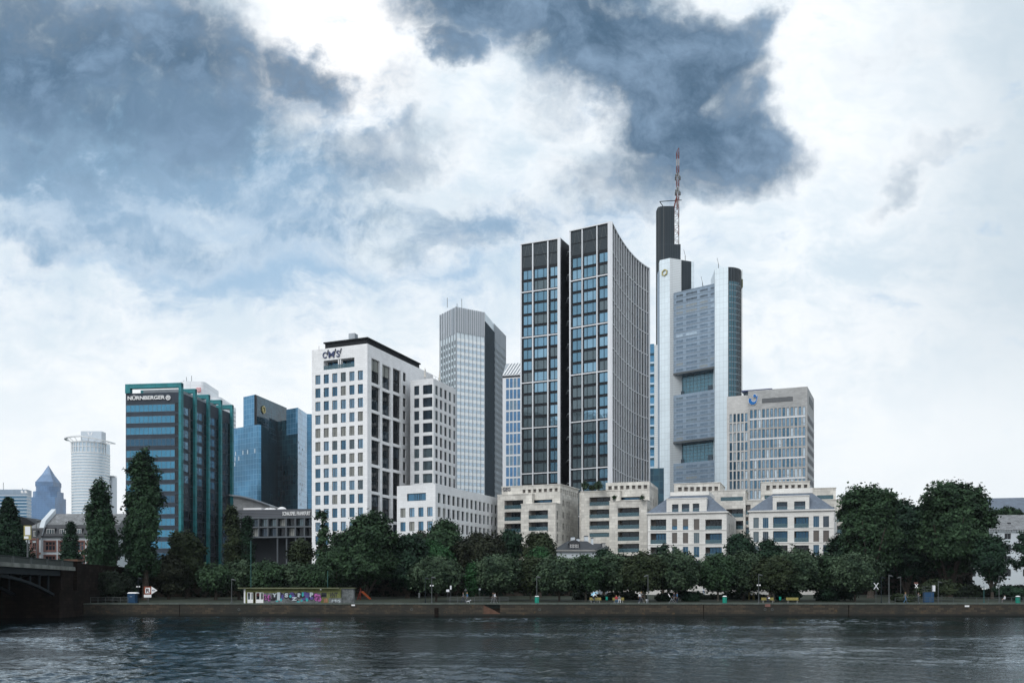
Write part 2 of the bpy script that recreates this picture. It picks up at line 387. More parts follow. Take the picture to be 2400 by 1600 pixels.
def py2z(py, Y): return HC + (HOR - py) * Y / FP
def at(px, py, Y): return Vector((px2x(px, Y), Y, py2z(py, Y)))
def corner(px, py, H):
    Y = (H - HC) * FP / (HOR - py); return (px2x(px, Y), Y)
class Face:
    def __init__(s, p0, p1):
        s.p0, s.p1 = p0, p1; dx, dy = p1[0] - p0[0], p1[1] - p0[1]; s.L = math.hypot(dx, dy); s.d = (dx / s.L, dy / s.L); s.n = (s.d[1], -s.d[0])
    def xy(s, u, n=0): return (s.p0[0] + s.d[0] * u + s.n[0] * n, s.p0[1] + s.d[1] * u + s.n[1] * n)
    def pt(s, u, z, n=0): return (*s.xy(u, n), z)
    def u(s, px, n=0):
        k = (px - 1200) / FP; x0, y0 = s.xy(0, n); return (k * y0 - x0) / (s.d[0] - k * s.d[1])
    def z(s, px, py, n=0): return py2z(py, s.xy(s.u(px, n), n)[1])
    def off(s, n, u0=0.0, u1=None): return Face(s.xy(u0, n), s.xy(s.L if u1 is None else u1, n))
def zf(ox, oy, sc):
    return lambda x, y=0: (ox + x / sc, oy + y / sc)
def hole(F, a, x0, x1, y0, y1, depth=.25, ref=None):
    """a rectangle read off the facade: u from both sides, heights at one side"""
    p0, q0 = a(x0, y0); p1, q1 = a(x1, y1); r = x0 if ref is None else ref
    rp = a(r, 0)[0]
    return (F.u(p0), F.u(p1), F.z(rp, q1), F.z(rp, q0), depth)
def panel(mb, F, u0, u1, z0, z1, holes=(), m=0, mr=None, n=0.0):
    mr = m if mr is None else mr
    us = sorted({u0, u1} | {round(h[i], 4) for h in holes for i in (0, 1) if u0 < h[i] < u1})
    zs = sorted({z0, z1} | {round(h[i], 4) for h in holes for i in (2, 3) if z0 < h[i] < z1})
    for i in range(len(us) - 1):
        uc = (us[i] + us[i + 1]) / 2; run = None
        hs = [h for h in holes if h[0] < uc < h[1]]
        for j in range(len(zs) - 1):
            zc = (zs[j] + zs[j + 1]) / 2
            solid = not any(h[2] < zc < h[3] for h in hs)
            if solid and run is None: run = zs[j]
            if not solid and run is not None:
                mb.quad(F.pt(us[i], run, n), F.pt(us[i + 1], run, n), F.pt(us[i + 1], zs[j], n), F.pt(us[i], zs[j], n), m); run = None
        if run is not None: mb.quad(F.pt(us[i], run, n), F.pt(us[i + 1], run, n), F.pt(us[i + 1], z1, n), F.pt(us[i], z1, n), m)
    for (a, b, c, d, e) in holes:
        a, b, c, d = max(a, u0), min(b, u1), max(c, z0), min(d, z1)
        q = [F.pt(a, c, n), F.pt(b, c, n), F.pt(b, d, n), F.pt(a, d, n)]; r = [F.pt(a, c, n - e), F.pt(b, c, n - e), F.pt(b, d, n - e), F.pt(a, d, n - e)]
        for i in range(4): j = (i + 1) % 4; mb.quad(q[i], q[j], r[j], r[i], mr)
def tagp(o, label=None, cat=None, group=None, kind=None):
    if label: o['label'] = label
    if cat: o['category'] = cat
    if group: o['group'] = group
    if kind: o['kind'] = kind
    return o
def empty(name, loc, label, cat, group=None, rz=0):
    o = bpy.data.objects.new(name, None); C.objects.link(o); o.location = loc; o.rotation_euler.z = rz; o.empty_display_size = .5
    return tagp(o, label, cat, group)
def link(name, me, parent=None):
    o = bpy.data.objects.new(name, me); C.objects.link(o)
    if parent: o.parent = parent
    return o
rng = random.Random(7)
class Thing:
    """an Empty with parts; vertices are given in world space"""
    def __init__(s, name, loc, label, cat, group=None):
        s.o = empty(name, loc, label, cat, group); s.org = tuple(loc); s.wins = {}
    def part(s, name, mb, mats, parent=None, label=None, kind=None):
        o = link(name, mb.mesh(name, mats if isinstance(mats, (list, tuple)) else [mats], s.org), parent or s.o); tagp(o, label, kind=kind); return o
    def win(s, F, u0, u1, z0, z1, d=.2, glass='glass_mid', fr='window_frame_dark', cuts=(), hcuts=(), fw=.07, name='window', th=.06, sill=None):
        """one window: glass at depth d behind the wall plane, border and glazing bars (cuts are fractions)"""
        mb = MB(); g = -d
        mb.quad(F.pt(u0, z0, g), F.pt(u1, z0, g), F.pt(u1, z1, g), F.pt(u0, z1, g), 0)
        t = g + th
        W, H = u1 - u0, z1 - z0
        def b(a, c, e, f): mb.fbox(F, a, c, e, f, g, t, 1, back=False)
        b(u0, u0 + fw, z0, z1); b(u1 - fw, u1, z0, z1); b(u0 + fw, u1 - fw, z0, z0 + fw); b(u0 + fw, u1 - fw, z1 - fw, z1)
        for c in cuts: b(u0 + W * c - fw / 2, u0 + W * c + fw / 2, z0 + fw, z1 - fw)
        for c in hcuts: b(u0 + fw, u1 - fw, z0 + H * c - fw / 2, z0 + H * c + fw / 2)
        Y = F.xy((u0 + u1) / 2)[1]; p, q = F.xy(u0), F.xy(u1)
        area = abs(p[0] / p[1] - q[0] / q[1]) * H / Y
        s.wins.setdefault(name, []).append((area, mb, (glass, fr)))
    def finish(s, limit=100):
        for name, L in s.wins.items():
            L.sort(key=lambda t: -t[0])
            if len(L) <= limit + 5: head, tail = L, []
            else: head, tail = L[:limit], L[limit:]
            for _, mb, mt in head: s.part(name, mb, mt)
            if tail:
                ms = sorted({m for t in tail for m in t[2]}); big = MB()
                for _, mb, mt in tail:
                    o = len(big.v); big.v.extend(mb.v); big.f.extend([tuple(i + o for i in f) for f in mb.f]); big.m.extend([ms.index(mt[k]) for k in mb.m])
                s.part(name, big, ms, kind='stuff')
def txt(string, F, u, z, width, height, n=.05, depth=.12, mat='white_paint', shear=0.0, bold=0.0, name='lettering'):
    cu = bpy.data.curves.new('t', 'FONT'); cu.body = string; cu.extrude = .02; cu.offset = bold; cu.shear = shear
    ob = bpy.data.objects.new('t', cu); C.objects.link(ob)
    dg = bpy.context.evaluated_depsgraph_get(); me = bpy.data.meshes.new_from_object(ob.evaluated_get(dg))
    bpy.data.objects.remove(ob); bpy.data.curves.remove(cu)
    V = np.array([v.co[:] for v in me.vertices]); mn, mx = V.min(0), V.max(0)
    mb = MB()
    def tr(c): return F.pt(u + (c[0] - mn[0]) / (mx[0] - mn[0]) * width, z + (c[1] - mn[1]) / (mx[1] - mn[1]) * height, n + depth * (1 if c[2] > 0 else 0))
    pts = [tr(c) for c in V]
    for p in me.polygons: mb.poly([pts[i] for i in p.vertices], 0)
    bpy.data.meshes.remove(me)
    return mb
def ringpoly(mb, F, u, z, r0, r1, k, n0, n1, rot=0.0, m=0, sy=1.0, shx=0.0):
    A = [(2 * math.pi * i / k + rot) for i in range(k)]
    def p(r, a, n): return F.pt(u + r * math.cos(a) + shx * r * math.sin(a), z + r * math.sin(a) * sy, n)
    for i in range(k):
        a, b = A[i], A[(i + 1) % k]
        mb.hexa([p(r0, a, n1), p(r1, a, n1), p(r1, b, n1), p(r0, b, n1)], [p(r0, a, n0), p(r1, a, n0), p(r1, b, n0), p(r0, b, n0)], m)
def disc(mb, F, u, z, r, n0, n1, m=0, k=16, sx=1.0, sz=1.0):
    q = [(u + r * sx * math.cos(2 * math.pi * i / k), z + r * sz * math.sin(2 * math.pi * i / k)) for i in range(k)]
    mb.poly([F.pt(a, b, n1) for a, b in q], m)
    for i in range(k): j = (i + 1) % k; mb.quad(F.pt(*q[i], n0), F.pt(*q[j], n0), F.pt(*q[j], n1), F.pt(*q[i], n1), m)
M('quay_step', (.11, .06, .04), .85, var=.3, vs=1)
GZ = 3.2     # street level behind the park
HAZE = True
# ================================================================== setting
def struct(name, mb, mats, label=None, cat=None):
    o = link(name, mb.mesh(name, mats if isinstance(mats, (list, tuple)) else [mats])); return tagp(o, label, cat, kind='structure')
g = MB()
prof = [(QY + 5.2, 2.0), (QY + 14, 2.15), (QY + 30, 2.6), (QY + 42, GZ), (QY + 700, GZ), (3000, GZ)]
for (y0, z0), (y1, z1) in zip(prof, prof[1:]): g.quad((-2500, y0, z0), (2500, y0, z0), (2500, y1, z1), (-2500, y1, z1))
struct('ground', g, 'park_ground', 'dark grassy park ground rising gently from the quay to the street', 'ground')
g = MB(); g.box(-900, 900, QY + 1.0, QY + 5.2, 1.2, 2.01); struct('path', g, 'paving', 'grey paved riverside promenade on top of the quay wall', 'path')
def riverbed():
    # wind chop as real waves in the reach that is seen; flat water beyond
    xs, ys = np.arange(-112, 100.01, .21), np.concatenate([np.arange(34, 90, .17), np.arange(90, QY + .2, .26)])
    X_, Y_ = np.meshgrid(xs, ys); Z_ = np.zeros_like(X_); rs = np.random.default_rng(4)
    q = np.zeros_like(X_)
    for k in range(9): an = rs.uniform(0, 6.28); L = rs.uniform(14, 50); q += np.sin((X_ * math.cos(an) + Y_ * math.sin(an) * 1.6) * 6.283 / L + rs.uniform(0, 6.28))
    gust = np.clip(.66 + q * .30, .10, 1.6)
    for k in range(54):
        L = .48 * (3.0 / .48) ** (k / 45) * rs.uniform(.9, 1.1); an = rs.normal(.35, .75) + (math.pi if k % 3 == 0 else 0); a_ = .0033 * L ** .9
        ph = (X_ * math.cos(an) + Y_ * math.sin(an)) * 6.283 / L + rs.uniform(0, 6.28) + .5 * q
        Z_ += a_ * (np.sin(ph) + .25 * np.cos(2 * ph))
    edge = np.clip((X_ + 112) / 6, 0, 1) * np.clip((100 - X_) / 6, 0, 1) * np.clip((Y_ - 34) / 6, 0, 1) * np.clip((QY + .6 - Y_) / 2, .25, 1)
    Z_ *= gust * edge; ny, nx = X_.shape
    V = np.stack([X_, Y_, Z_], 2).reshape(-1, 3); i = np.arange(ny * nx).reshape(ny, nx)
    Fc = np.stack([i[:-1, :-1], i[:-1, 1:], i[1:, 1:], i[1:, :-1]], 2).reshape(-1, 4)
    yl = ys[-1]; ex = np.array([(-1500, -12, 0), (1500, -12, 0), (1500, 34, 0), (-1500, 34, 0), (-1500, yl, 0), (-112, yl, 0), (-112, 34, 0), (xs[-1], 34, 0), (1500, yl, 0), (xs[-1], yl, 0)], float)
    n0 = len(V); V = np.vstack([V, ex]); Fc = np.vstack([Fc, np.array([(0, 1, 2, 3), (3, 6, 5, 4), (7, 2, 8, 9)]) + n0])
    me = bpy.data.meshes.new('river'); me.vertices.add(len(V)); me.vertices.foreach_set('co', V.ravel()); me.loops.add(Fc.size); me.loops.foreach_set('vertex_index', Fc.ravel().astype(np.int32))
    me.polygons.add(len(Fc)); me.polygons.foreach_set('loop_start', np.arange(0, Fc.size, 4, dtype=np.int32)); me.polygons.foreach_set('loop_total', np.full(len(Fc), 4, dtype=np.int32)); me.polygons.foreach_set('use_smooth', np.ones(len(Fc), bool))
    me.update(calc_edges=True); me.materials.append(MATS['river_water']); return me
tagp(link('river', riverbed()), kind='structure', label= 'dark rippled river water with silvery sky reflections', cat='river')
g = MB(); g.box(-900, 900, -140, -11, -1, 2.1); struct('river_bank', g, 'paving', 'near river bank under the viewer', 'bank')
t = Thing('quay_wall', (0, QY, 0), 'long brown stone quay wall rising from the river below the promenade', 'quay wall')
g = MB(); Fq = Face((-900, QY), (900, QY))
st0, st1 = Fq.u(1133), Fq.u(1172)
g.quad(Fq.pt(0, -1.5), Fq.pt(st0, -1.5), Fq.pt(st0, 1.82), Fq.pt(0, 1.82)); g.quad(Fq.pt(st1, -1.5), Fq.pt(1800, -1.5), Fq.pt(1800, 1.82), Fq.pt(st1, 1.82))
g.quad(Fq.pt(st0, -1.5), Fq.pt(st1, -1.5), Fq.pt(st1, 0.35), Fq.pt(st0, 0.35))
g.quad(Fq.pt(st0, .35, -1.2), Fq.pt(st1, .35, -1.2), Fq.pt(st1, 1.82, -1.2), Fq.pt(st0, 1.82, -1.2)); g.quad(Fq.pt(st0, .35), Fq.pt(st1, .35), Fq.pt(st1, .35, -1.2), Fq.pt(st0, .35, -1.2))
g.quad(Fq.pt(st1, .35), Fq.pt(st1, 1.82), Fq.pt(st1, 1.82, -1.2), Fq.pt(st1, .35, -1.2)); g.quad(Fq.pt(st0, 1.82), Fq.pt(st0, .35), Fq.pt(st0, .35, -1.2), Fq.pt(st0, 1.82, -1.2))
t.part('wall', g, 'quay_stone')
g = MB(); g.fbox(Fq, 0, 1800, 1.82, 2.0, -1.05, .08); t.part('coping', g, 'coping')
g = MB(); n_ = 9
for i in range(n_):
    a, b = st0 + (st1 - st0) * i / n_, st0 + (st1 - st0) * (i + 1) / n_; zt = 1.82 - 1.45 * (i + 1) / (n_ + 1)
    g.fbox(Fq, a, b, .35, zt, -1.2, -.02)
t.part('steps', g, 'quay_step')
for x0, x1, y0, y1, nm, mt in [(824, 832, 1415.5, 1419, 'number_plate', 'white_paint'), (2261, 2271, 1417.5, 1421.5, 'number_plate', 'white_paint'), (1793, 1805, 1414, 1421, 'marker_panel', 'sandstone_red')]:
    g = MB(); g.fbox(Fq, Fq.u(x0), Fq.u(x1), Fq.z(x0, y1), Fq.z(x0, y0), -.02, .12 if mt == 'white_paint' else .1); t.part(nm, g, mt)
for px, wd in ((1648, 2), (1988, 2), (420, 1.5), (1018, 10), (130, 2)):       # dark joints and recesses in the masonry
    g = MB(); g.fbox(Fq, Fq.u(px), Fq.u(px + wd), -.5, 1.78 if wd < 9 else 1.3, -.02, .035); t.part('masonry_joint', g, 'sandstone_dark')
for px in (1265, 1793, 1810, 965, 560):       # mooring rings and drain recesses
    g = MB(); ringpoly(g, Fq, Fq.u(px), 1.05, .13, .2, 10, .02, .08); t.part('mooring_ring', g, 'railing_metal')

# ================================================================== towers far left
a = zf(0, 850, 3.92)
# --- slab with light floor bands
H = 147; cN = corner(62.5, 1146.4, H); cR = corner(73.5, 1149.7, H); cL = (px2x(-90, cN[1] + 2), cN[1] + 2)
t = Thing('office_tower', (*cN, GZ), 'blue glass slab with pale floor bands at the far left edge', 'tower')
g = MB(); g.prism([cL, cN, cR, (cL[0] + 4, cR[1])], GZ, H, 0); 
t.part('wall', g, 'glass_blue')
g = MB(); fl = 4.56
for k in range(4, 31):
    z = H - 9 - (k - 4) * fl
    for F in (Face(cL, cN), Face(cN, cR)): g.fbox(F, -.2, F.L + .2, z, z + .85, -.2, .35)
t.part('floor_band', g, 'white_fin')
g = MB()
for F in (Face(cL, cN), Face(cN, cR)): g.fbox(F, -.2, F.L + .2, H - 8, H, -.2, .25)
t.part('parapet', g, 'blue_panel')
F = Face(cL, cN); g = MB()
for du in (0, 5.2):
    u0 = F.u(49.5) + du; z0 = F.z(50, 1152.5)
    g.hexa([F.pt(u0, z0 - 1.5, .7), F.pt(u0 + 4, z0 - 1.5, .7), F.pt(u0 + 2.4, z0 + 2.3, .7), F.pt(u0 - 1.6 + 1.4, z0 + 2.3, .7)], [F.pt(u0, z0 - 1.5, .2), F.pt(u0 + 4, z0 - 1.5, .2), F.pt(u0 + 2.4, z0 + 2.3, .2), F.pt(u0 - .2, z0 + 2.3, .2)])
t.part('logo', g, 'white_paint')
for px, h in ((8, 11), (53, 3)):
    g = MB(); p = at(px, 1146, cN[1] + 12); g.bar((p.x, p.y, H), (p.x, p.y, H + h), .35); t.part('antenna', g, 'pole_grey')
# --- pyramid-topped tower
Y = 2020; cx = px2x(110.3, Y + 20); sY = Y / FP
t = Thing('pyramid_tower', (cx, Y + 22, GZ), 'lilac blue tower with pointed pyramid roof left of the round tower', 'tower')
def sq(c, hw, ch=0.0):
    x, y = c
    if not ch: return [(x - hw, y - hw), (x + hw, y - hw), (x + hw, y + hw), (x - hw, y + hw)]
    return [(x - hw, y - hw + ch), (x - hw + ch, y - hw), (x + hw - ch, y - hw), (x + hw, y - hw + ch), (x + hw, y + hw - ch), (x + hw - ch, y + hw), (x - hw + ch, y + hw), (x - hw, y + hw - ch)]
c0 = (cx, Y + 26)
g = MB(); g.prism(sq(c0, 25), GZ, py2z(1164, Y)); 
cyl = [(c0[0] + 23.4 * math.cos(a_), c0[1] + 23.4 * math.sin(a_)) for a_ in [2 * math.pi * i / 28 for i in range(28)]]
g.prism(cyl, py2z(1164, Y), py2z(1138, Y)); g.prism(sq(c0, 24.4, 9), py2z(1175, Y), py2z(1150, Y)); t.part('shaft', g, 'tower_lilac')
g = MB(); g.prism(sq(c0, 18.4), py2z(1138, Y), py2z(1127, Y)); t.part('collar', g, 'tower_lilac')
g = MB(); za, zb, zt = py2z(1127, Y), py2z(1112, Y), py2z(1086, Y)
q0 = sq(c0, 17.9); q1 = sq(c0, 10.6); q2 = sq(c0, 9.8)
for i in range(4):
    j = (i + 1) % 4; g.quad((*q0[i], za), (*q0[j], za), (*q1[j], zb), (*q1[i], zb)); g.quad((*q1[i], zb), (*q1[j], zb), (*q2[j], zb + 1), (*q2[i], zb + 1)); g.poly([(*q2[i], zb + 1), (*q2[j], zb + 1), (*c0, zt)])
t.part('roof', g, 'tower_lilac')
# --- round tower with halo
Y = 1345; cx = px2x(193, Y); r = 22.6; cy = Y + r
t = Thing('round_tower', (cx, cy, GZ), 'pale round tower with projecting halo crown and white floor bands', 'tower')
zt = py2z(1033, Y)
def arc(cx, cy, r, a0, a1, k): return [(cx + r * math.cos(R(a0 + (a1 - a0) * i / k)), cy + r * math.sin(R(a0 + (a1 - a0) * i / k))) for i in range(k + 1)]
body = arc(cx, cy, r, 180, 360, 26) + [(cx + r, cy + 14), (cx - r, cy + 14)]
g = MB(); g.prism(body, GZ, zt); t.part('wall', g, 'glass_haze')
g = MB(); k = 0; z = zt - 14
while z > 60: g.prism(arc(cx, cy, r + .5, 180, 360, 26) + [(cx + r + .5, cy + 14), (cx - r - .5, cy + 14)], z - 1.9, z, 0); z -= 3.98
g.prism(arc(cx, cy, r + .6, 180, 360, 26), zt - 1.2, zt + .1); g.prism(arc(cx, cy, r + .6, 180, 360, 26), zt - 7.2, zt - 6.2)
t.part('floor_band', g, 'light_ring')
for i in range(15):
    p = arc(cx, cy, r + .2, 184 + i * 12.4, 184 + i * 12.4 + 1, 1)[0]; g = MB(); g.box(p[0] - .5, p[0] + .5, p[1] - .5, p[1] + .5, zt - 14, zt - 1.3); t.part('mullion', g, 'light_ring')
g = MB(); A = arc(cx, cy + 4, 33.5, 176, 364, 30); B = arc(cx, cy + 4, 30.5, 176, 364, 30); zh = py2z(1023, Y - 8)
def tz(p): return zh - max(0, (p[0] - cx)) * .16 + (2 if True else 0) - max(0, cx - p[0]) * .02
for i in range(30):
    a0, a1, b0, b1 = A[i], A[i + 1], B[i], B[i + 1]
    g.hexa([(*b0, tz(b0)), (*a0, tz(a0)), (*a1, tz(a1)), (*b1, tz(b1))], [(*b0, tz(b0) - 1.5), (*a0, tz(a0) - 1.5), (*a1, tz(a1) - 1.5), (*b1, tz(b1) - 1.5)])
t.part('halo', g, 'light_ring')
for i in range(0, 31, 3): g = MB(); g.bar((*arc(cx, cy, r, 180, 360, 30)[i], zt - .5), (*B[i], tz(B[i]) - 1), .35); t.part('strut', g, 'light_ring')
g = MB(); xa, xb = px2x(189.3, 1385), px2x(237.8, 1385); g.prism([(xa, 1385), (xb, 1385), (xb, 1400), (xa, 1400)], GZ, py2z(1010, 1385)); t.part('core_slab', g, 'tower_pale')
g = MB(); xa, xb = px2x(229, 1382), px2x(262, 1382); g.prism([(xa, 1382), (xb, 1384), (xb, 1400), (xa, 1400)], GZ, py2z(1116, 1382)); t.part('annex', g, 'tower_pale')
g = MB(); g.prism([(xa - 1, 1379), (xb + 3, 1381), (xb + 3, 1392), (xa - 1, 1390)], py2z(1116, 1382) + .1, py2z(1114, 1382)); t.part('annex_roof', g, 'light_ring')
g = MB()
for i in range(6): g.box(xa + 1 + i * 3.1, xa + 2.6 + i * 3.1, 1381.5, 1383, py2z(1124, 1382), py2z(1118, 1382))
t.part('annex_window', g, 'glass_slate')
Fc = Face((px2x(189.3, 1385), 1385), (px2x(237.8, 1385), 1385)); g = MB(); u = Fc.u(211); z = Fc.z(211, 1017)
for s_ in (-1, 1): g.hexa([Fc.pt(u + s_ * .4, z - 2, .3), Fc.pt(u + s_ * 1.6, z - 2, .3), Fc.pt(u + s_ * 4, z + 2.6, .3), Fc.pt(u + s_ * 2, z + 2.6, .3)][::s_], [Fc.pt(u + s_ * .4, z - 2, 0), Fc.pt(u + s_ * 1.6, z - 2, 0), Fc.pt(u + s_ * 4, z + 2.6, 0), Fc.pt(u + s_ * 2, z + 2.6, 0)][::s_])
t.part('logo', g, 'white_paint')

# ================================================================== dark office block with teal frames
a = zf(280, 870, 3.409)
Y0 = 305.0; H = py2z(918.4, Y0)
c1 = (px2x(420, Y0), Y0); c0 = corner(294.7, 922, H); c2 = corner(544.5, 969.7, H)
FA = Face(c0, c1); FB = Face(c1, c2)
t = Thing('office_block', (*c1, GZ), 'dark office block wrapped in teal steel frames with a white sign', 'office building')
g = MB(); back = (c0[0] + (c2[0] - c1[0]), c0[1] + (c2[1] - c1[1])); g.prism([c0, c1, c2, back], GZ, H); t.part('wall', g, 'charcoal')
rows0 = 262
for k in range(17):
    y0, y1 = rows0 + k * 91.3, rows0 + 57 + k * 91.3
    h = hole(FA, a, 52, 443, y0 - 2, y1 - 2, 0, ref=440)
    if h[2] < GZ + 2: break
    t.win(FA, h[0] + .1, h[1], h[2], h[3], -.04, 'glass_front' if k % 5 != 3 else 'glass_blue_deep', 'window_frame_grey', [i / 11 for i in range(1, 11)], fw=.05)
    t.win(FA, FA.u(a(446)[0]), FA.u(a(474)[0]), h[2] - .2, h[3] + .5, -.04, 'glass_dark', 'charcoal')
cols = [(475, 507), (583, 612), (690, 717), (788, 814), (880, 905)]
edges = [FB.u(a(c[0])[0]) if i else 0 for i, c in enumerate(cols)]; wd = 2.3
ctr = []
for i, c in enumerate(cols):
    u0 = FB.u(a(c[0])[0]) + .2 if i else -.4
    ctr.append(u0)
tops = [93, 141, 180, 226, 268]
for i, u0 in enumerate(ctr):
    # one portal frame: column on the side face, beam across the roof, column on the hidden side
    g = MB(); zt = H + (py2z(897, Y0) - H)
    w_ = 1.25 if i else 1.5
    g.fbox(FB, u0, u0 + w_, GZ, zt, .0, .85)
    p = [FB.xy(u0, .85), FB.xy(u0 + w_, .85)]; q = [(p[0][0] - FA.d[0] * (FA.L + .85), p[0][1] - FA.d[1] * (FA.L + .85)), (p[1][0] - FA.d[0] * (FA.L + .85), p[1][1] - FA.d[1] * (FA.L + .85))]
    zb = zt - 1.35
    g.hexa([(*q[0], zb), (*p[0], zb), (*p[0], zt - .003), (*q[0], zt - .003)], [(*q[1], zb), (*p[1], zb), (*p[1], zt - .003), (*q[1], zt - .003)])
    q2 = [(q[0][0] + FA.d[0] * 1.6, q[0][1] + FA.d[1] * 1.6), (q[1][0] + FA.d[0] * 1.6, q[1][1] + FA.d[1] * 1.6)]
    g.hexa([(*q[0], H), (*q2[0], H), (*q2[0], zb - .003), (*q[0], zb - .003)], [(*q[1], H), (*q2[1], H), (*q2[1], zb - .003), (*q[1], zb - .003)])
    t.part('steel_frame', g, 'teal_metal')
for i in range(4):
    ua, ub = ctr[i] + 1.3, ctr[i + 1]
    um = ua + (ub - ua) * (.62 if i < 3 else .5)
    for k in range(17):
        zt_ = FB.z(a(510)[0], a(0, 283)[1]) - k * (91.3 / 3.409) * Y0 / FP
        if zt_ - 2.4 < GZ + 1: break
        gl = ('glass_tower' if k < 7 - (i > 1) * 0 else 'glass_mid') if i < 3 else ('glass_mid' if (k + i) % 3 else 'glass_dark')  # upper rows take brighter glass: their lit look is in the colour
        t.win(FB, ua + .15, um, zt_ - 2.45, zt_, -.04, gl, 'window_frame_dark', [.5], fw=.09)
        t.win(FB, um + .1, ub - .1, zt_ - 3.2, zt_ + .3, -.04, 'glass_dark', 'charcoal', name='dark_panel')
for k in range(17):
    for F, (ua, ub) in ((FB, (ctr[4] + 1.8, FB.L - .1)),):
        if ub - ua > .5: pass
t.finish()
g = MB(); p0_, p1_ = FA.xy(4.2, -3), FA.xy(FA.L - 1.6, -3); dv = (FB.d[0] * 26, FB.d[1] * 26)
g.prism([p0_, p1_, (p1_[0] + dv[0], p1_[1] + dv[1]), (p0_[0] + dv[0], p0_[1] + dv[1])], H, H + 1.6); t.part('roof_plant', g, 'pale_grey_metal')
u0, u1, z0, z1, _ = hole(FA, a, 70, 366, 206, 234, 0, ref=70)
t.part('lettering', txt('NÜRNBERGER', FA, u0, z0 + .1, u1 - u0, z1 - z0 + .35, .1, .3, bold=.02), 'white_paint')
g = MB(); uc = FA.u(a(392)[0]); zc = FA.z(a(392)[0], a(0, 211)[1]); ringpoly(g, FA, uc, zc, .55, .76, 18, .1, .4)
g.fbox(FA, uc - .08, uc + .08, zc - .55, zc + .55, .1, .38); g.fbox(FA, uc - .55, uc - .09, zc - .08, zc + .08, .1, .38); g.fbox(FA, uc + .09, uc + .55, zc - .08, zc + .08, .1, .38)
disc(g, FA, uc, zc + .15, .26, .1, .45); t.part('emblem', g, 'white_paint')

# ================================================================== pale stepped round tower behind (red sign)
Y = 800
t = Thing('silver_tower', (px2x(455, Y), Y, GZ), 'pale silver tower with red sign rising behind the dark office block', 'tower')
def sc_(px): return px2x(px, Y)
b1 = arc(sc_(436), Y + 7, 7, 180, 270, 5) + arc(sc_(466), Y + 5, 4, 270, 360, 5) + [(sc_(478), Y + 40), (sc_(430), Y + 40)]
g = MB(); g.prism(b1, GZ, py2z(893, Y)); t.part('upper_tower', g, 'silver_panel')
g = MB(); b2 = arc(sc_(478), Y + 16, 6, 180, 270, 5) + arc(sc_(492), Y + 15, 5, 270, 360, 5) + [(sc_(507), Y + 50), (sc_(470), Y + 50)]; g.prism(b2, GZ, py2z(929, Y + 10)); t.part('middle_tower', g, 'silver_panel')
g = MB(); p0_, p1_, p2_ = (sc_(500), Y + 12), (sc_(516), Y + 4), (px2x(553, Y + 40), Y + 40); g.prism([p0_, p1_, p2_, (p2_[0] - 8, p2_[1] + 15), (p0_[0], Y + 50)], GZ, py2z(946, Y + 20)); t.part('lower_tower', g, 'silver_panel')
F = Face(p1_, p2_)
for k in range(6):
    z = py2z(962 + k * 9.5, Y + 30)
    for j in range(7): t.win(F, F.L * (.30 + j * .098), F.L * (.36 + j * .098), z - 1.6, z, -.1, 'glass_slate', 'white_fin', fw=.1)
t.finish()
F = Face((sc_(436), Y), (sc_(476), Y)); u0 = F.u(461); z0 = F.z(461, 918)
g = MB(); g.fbox(F, u0, u0 + 3.4, z0, z0 + 3.3, .15, .4, 0); g.fbox(F, u0 + .4, u0 + 3.0, z0 + .4, z0 + 2.9, .3, .46, 1); t.part('sign_board', g, ['sign_red', 'white_paint'])
t.part('lettering', txt('DB', F, u0 + .7, z0 + .75, 2.0, 1.8, .48, .15), 'sign_red')
for px, py, h in ((437, 892, 3), (449, 892, 4), (431, 897, 2)):
    g = MB(); p = at(px, py, Y + 8); g.bar((p.x, p.y, p.z - 1), (p.x, p.y, p.z + h), .2); t.part('antenna', g, 'pole_grey')
g = MB(); g.box(sc_(440), sc_(448), Y + 9, Y + 13, py2z(893, Y), py2z(889, Y)); t.part('roof_plant', g, 'louvre_grey')

# ================================================================== blue glass twin tower
Y = 690
t = Thing('glass_tower', (px2x(620, Y), Y, GZ), 'cluster of blue glass towers with yellow hexagon logo, between teal-framed block and white tower', 'tower')
H1 = py2z(994.7, Y); q0, q1, q2, q3 = (px2x(530, Y + 22), Y + 22), (px2x(603, Y), Y), (px2x(612, Y + 1), Y + 1), (px2x(631, Y + 28), Y + 28)
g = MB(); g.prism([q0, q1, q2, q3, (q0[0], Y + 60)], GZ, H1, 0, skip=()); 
g.m[2] = 1; t.part('lower_wing', g, ['curtain_blue', 'curtain_dark'])  # right-facing side in darker glass: its shade is put into the colour
H2 = py2z(924, Y + 35); r0, r1, r2 = (px2x(570.4, Y + 42), Y + 42), (px2x(598.5, Y + 32), Y + 32), (px2x(672, Y + 85), Y + 85)
H2 = py2z(924, Y + 32)
g = MB(); g.prism([r0, r1, r2, (r0[0] + 4, Y + 100)], GZ, H2); g.m[1] = 1; t.part('slab_tower', g, ['curtain_blue', 'curtain_dark'])  # shaded right face carried by the darker curtain colour
g = MB(); g.box(px2x(596, Y + 31), px2x(600, Y + 31), Y + 31, Y + 34, H1, H2 - .6); t.part('corner_column', g, 'black_metal')
s0, s1, s2, s3, s4 = (px2x(651, Y + 45), Y + 45), (px2x(671.5, Y + 38), Y + 38), (px2x(698, Y + 30), Y + 30), (px2x(719.5, Y + 55), Y + 55), (px2x(731, Y + 68), Y + 68)
H3 = py2z(954.7, Y + 30)
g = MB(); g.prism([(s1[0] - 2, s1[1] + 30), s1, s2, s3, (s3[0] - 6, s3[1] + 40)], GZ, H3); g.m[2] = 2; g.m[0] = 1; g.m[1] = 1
t.part('right_tower', g, ['curtain_blue', 'curtain_dark', 'curtain_blue_light'])  # light and dark sides of one glass put into the colours
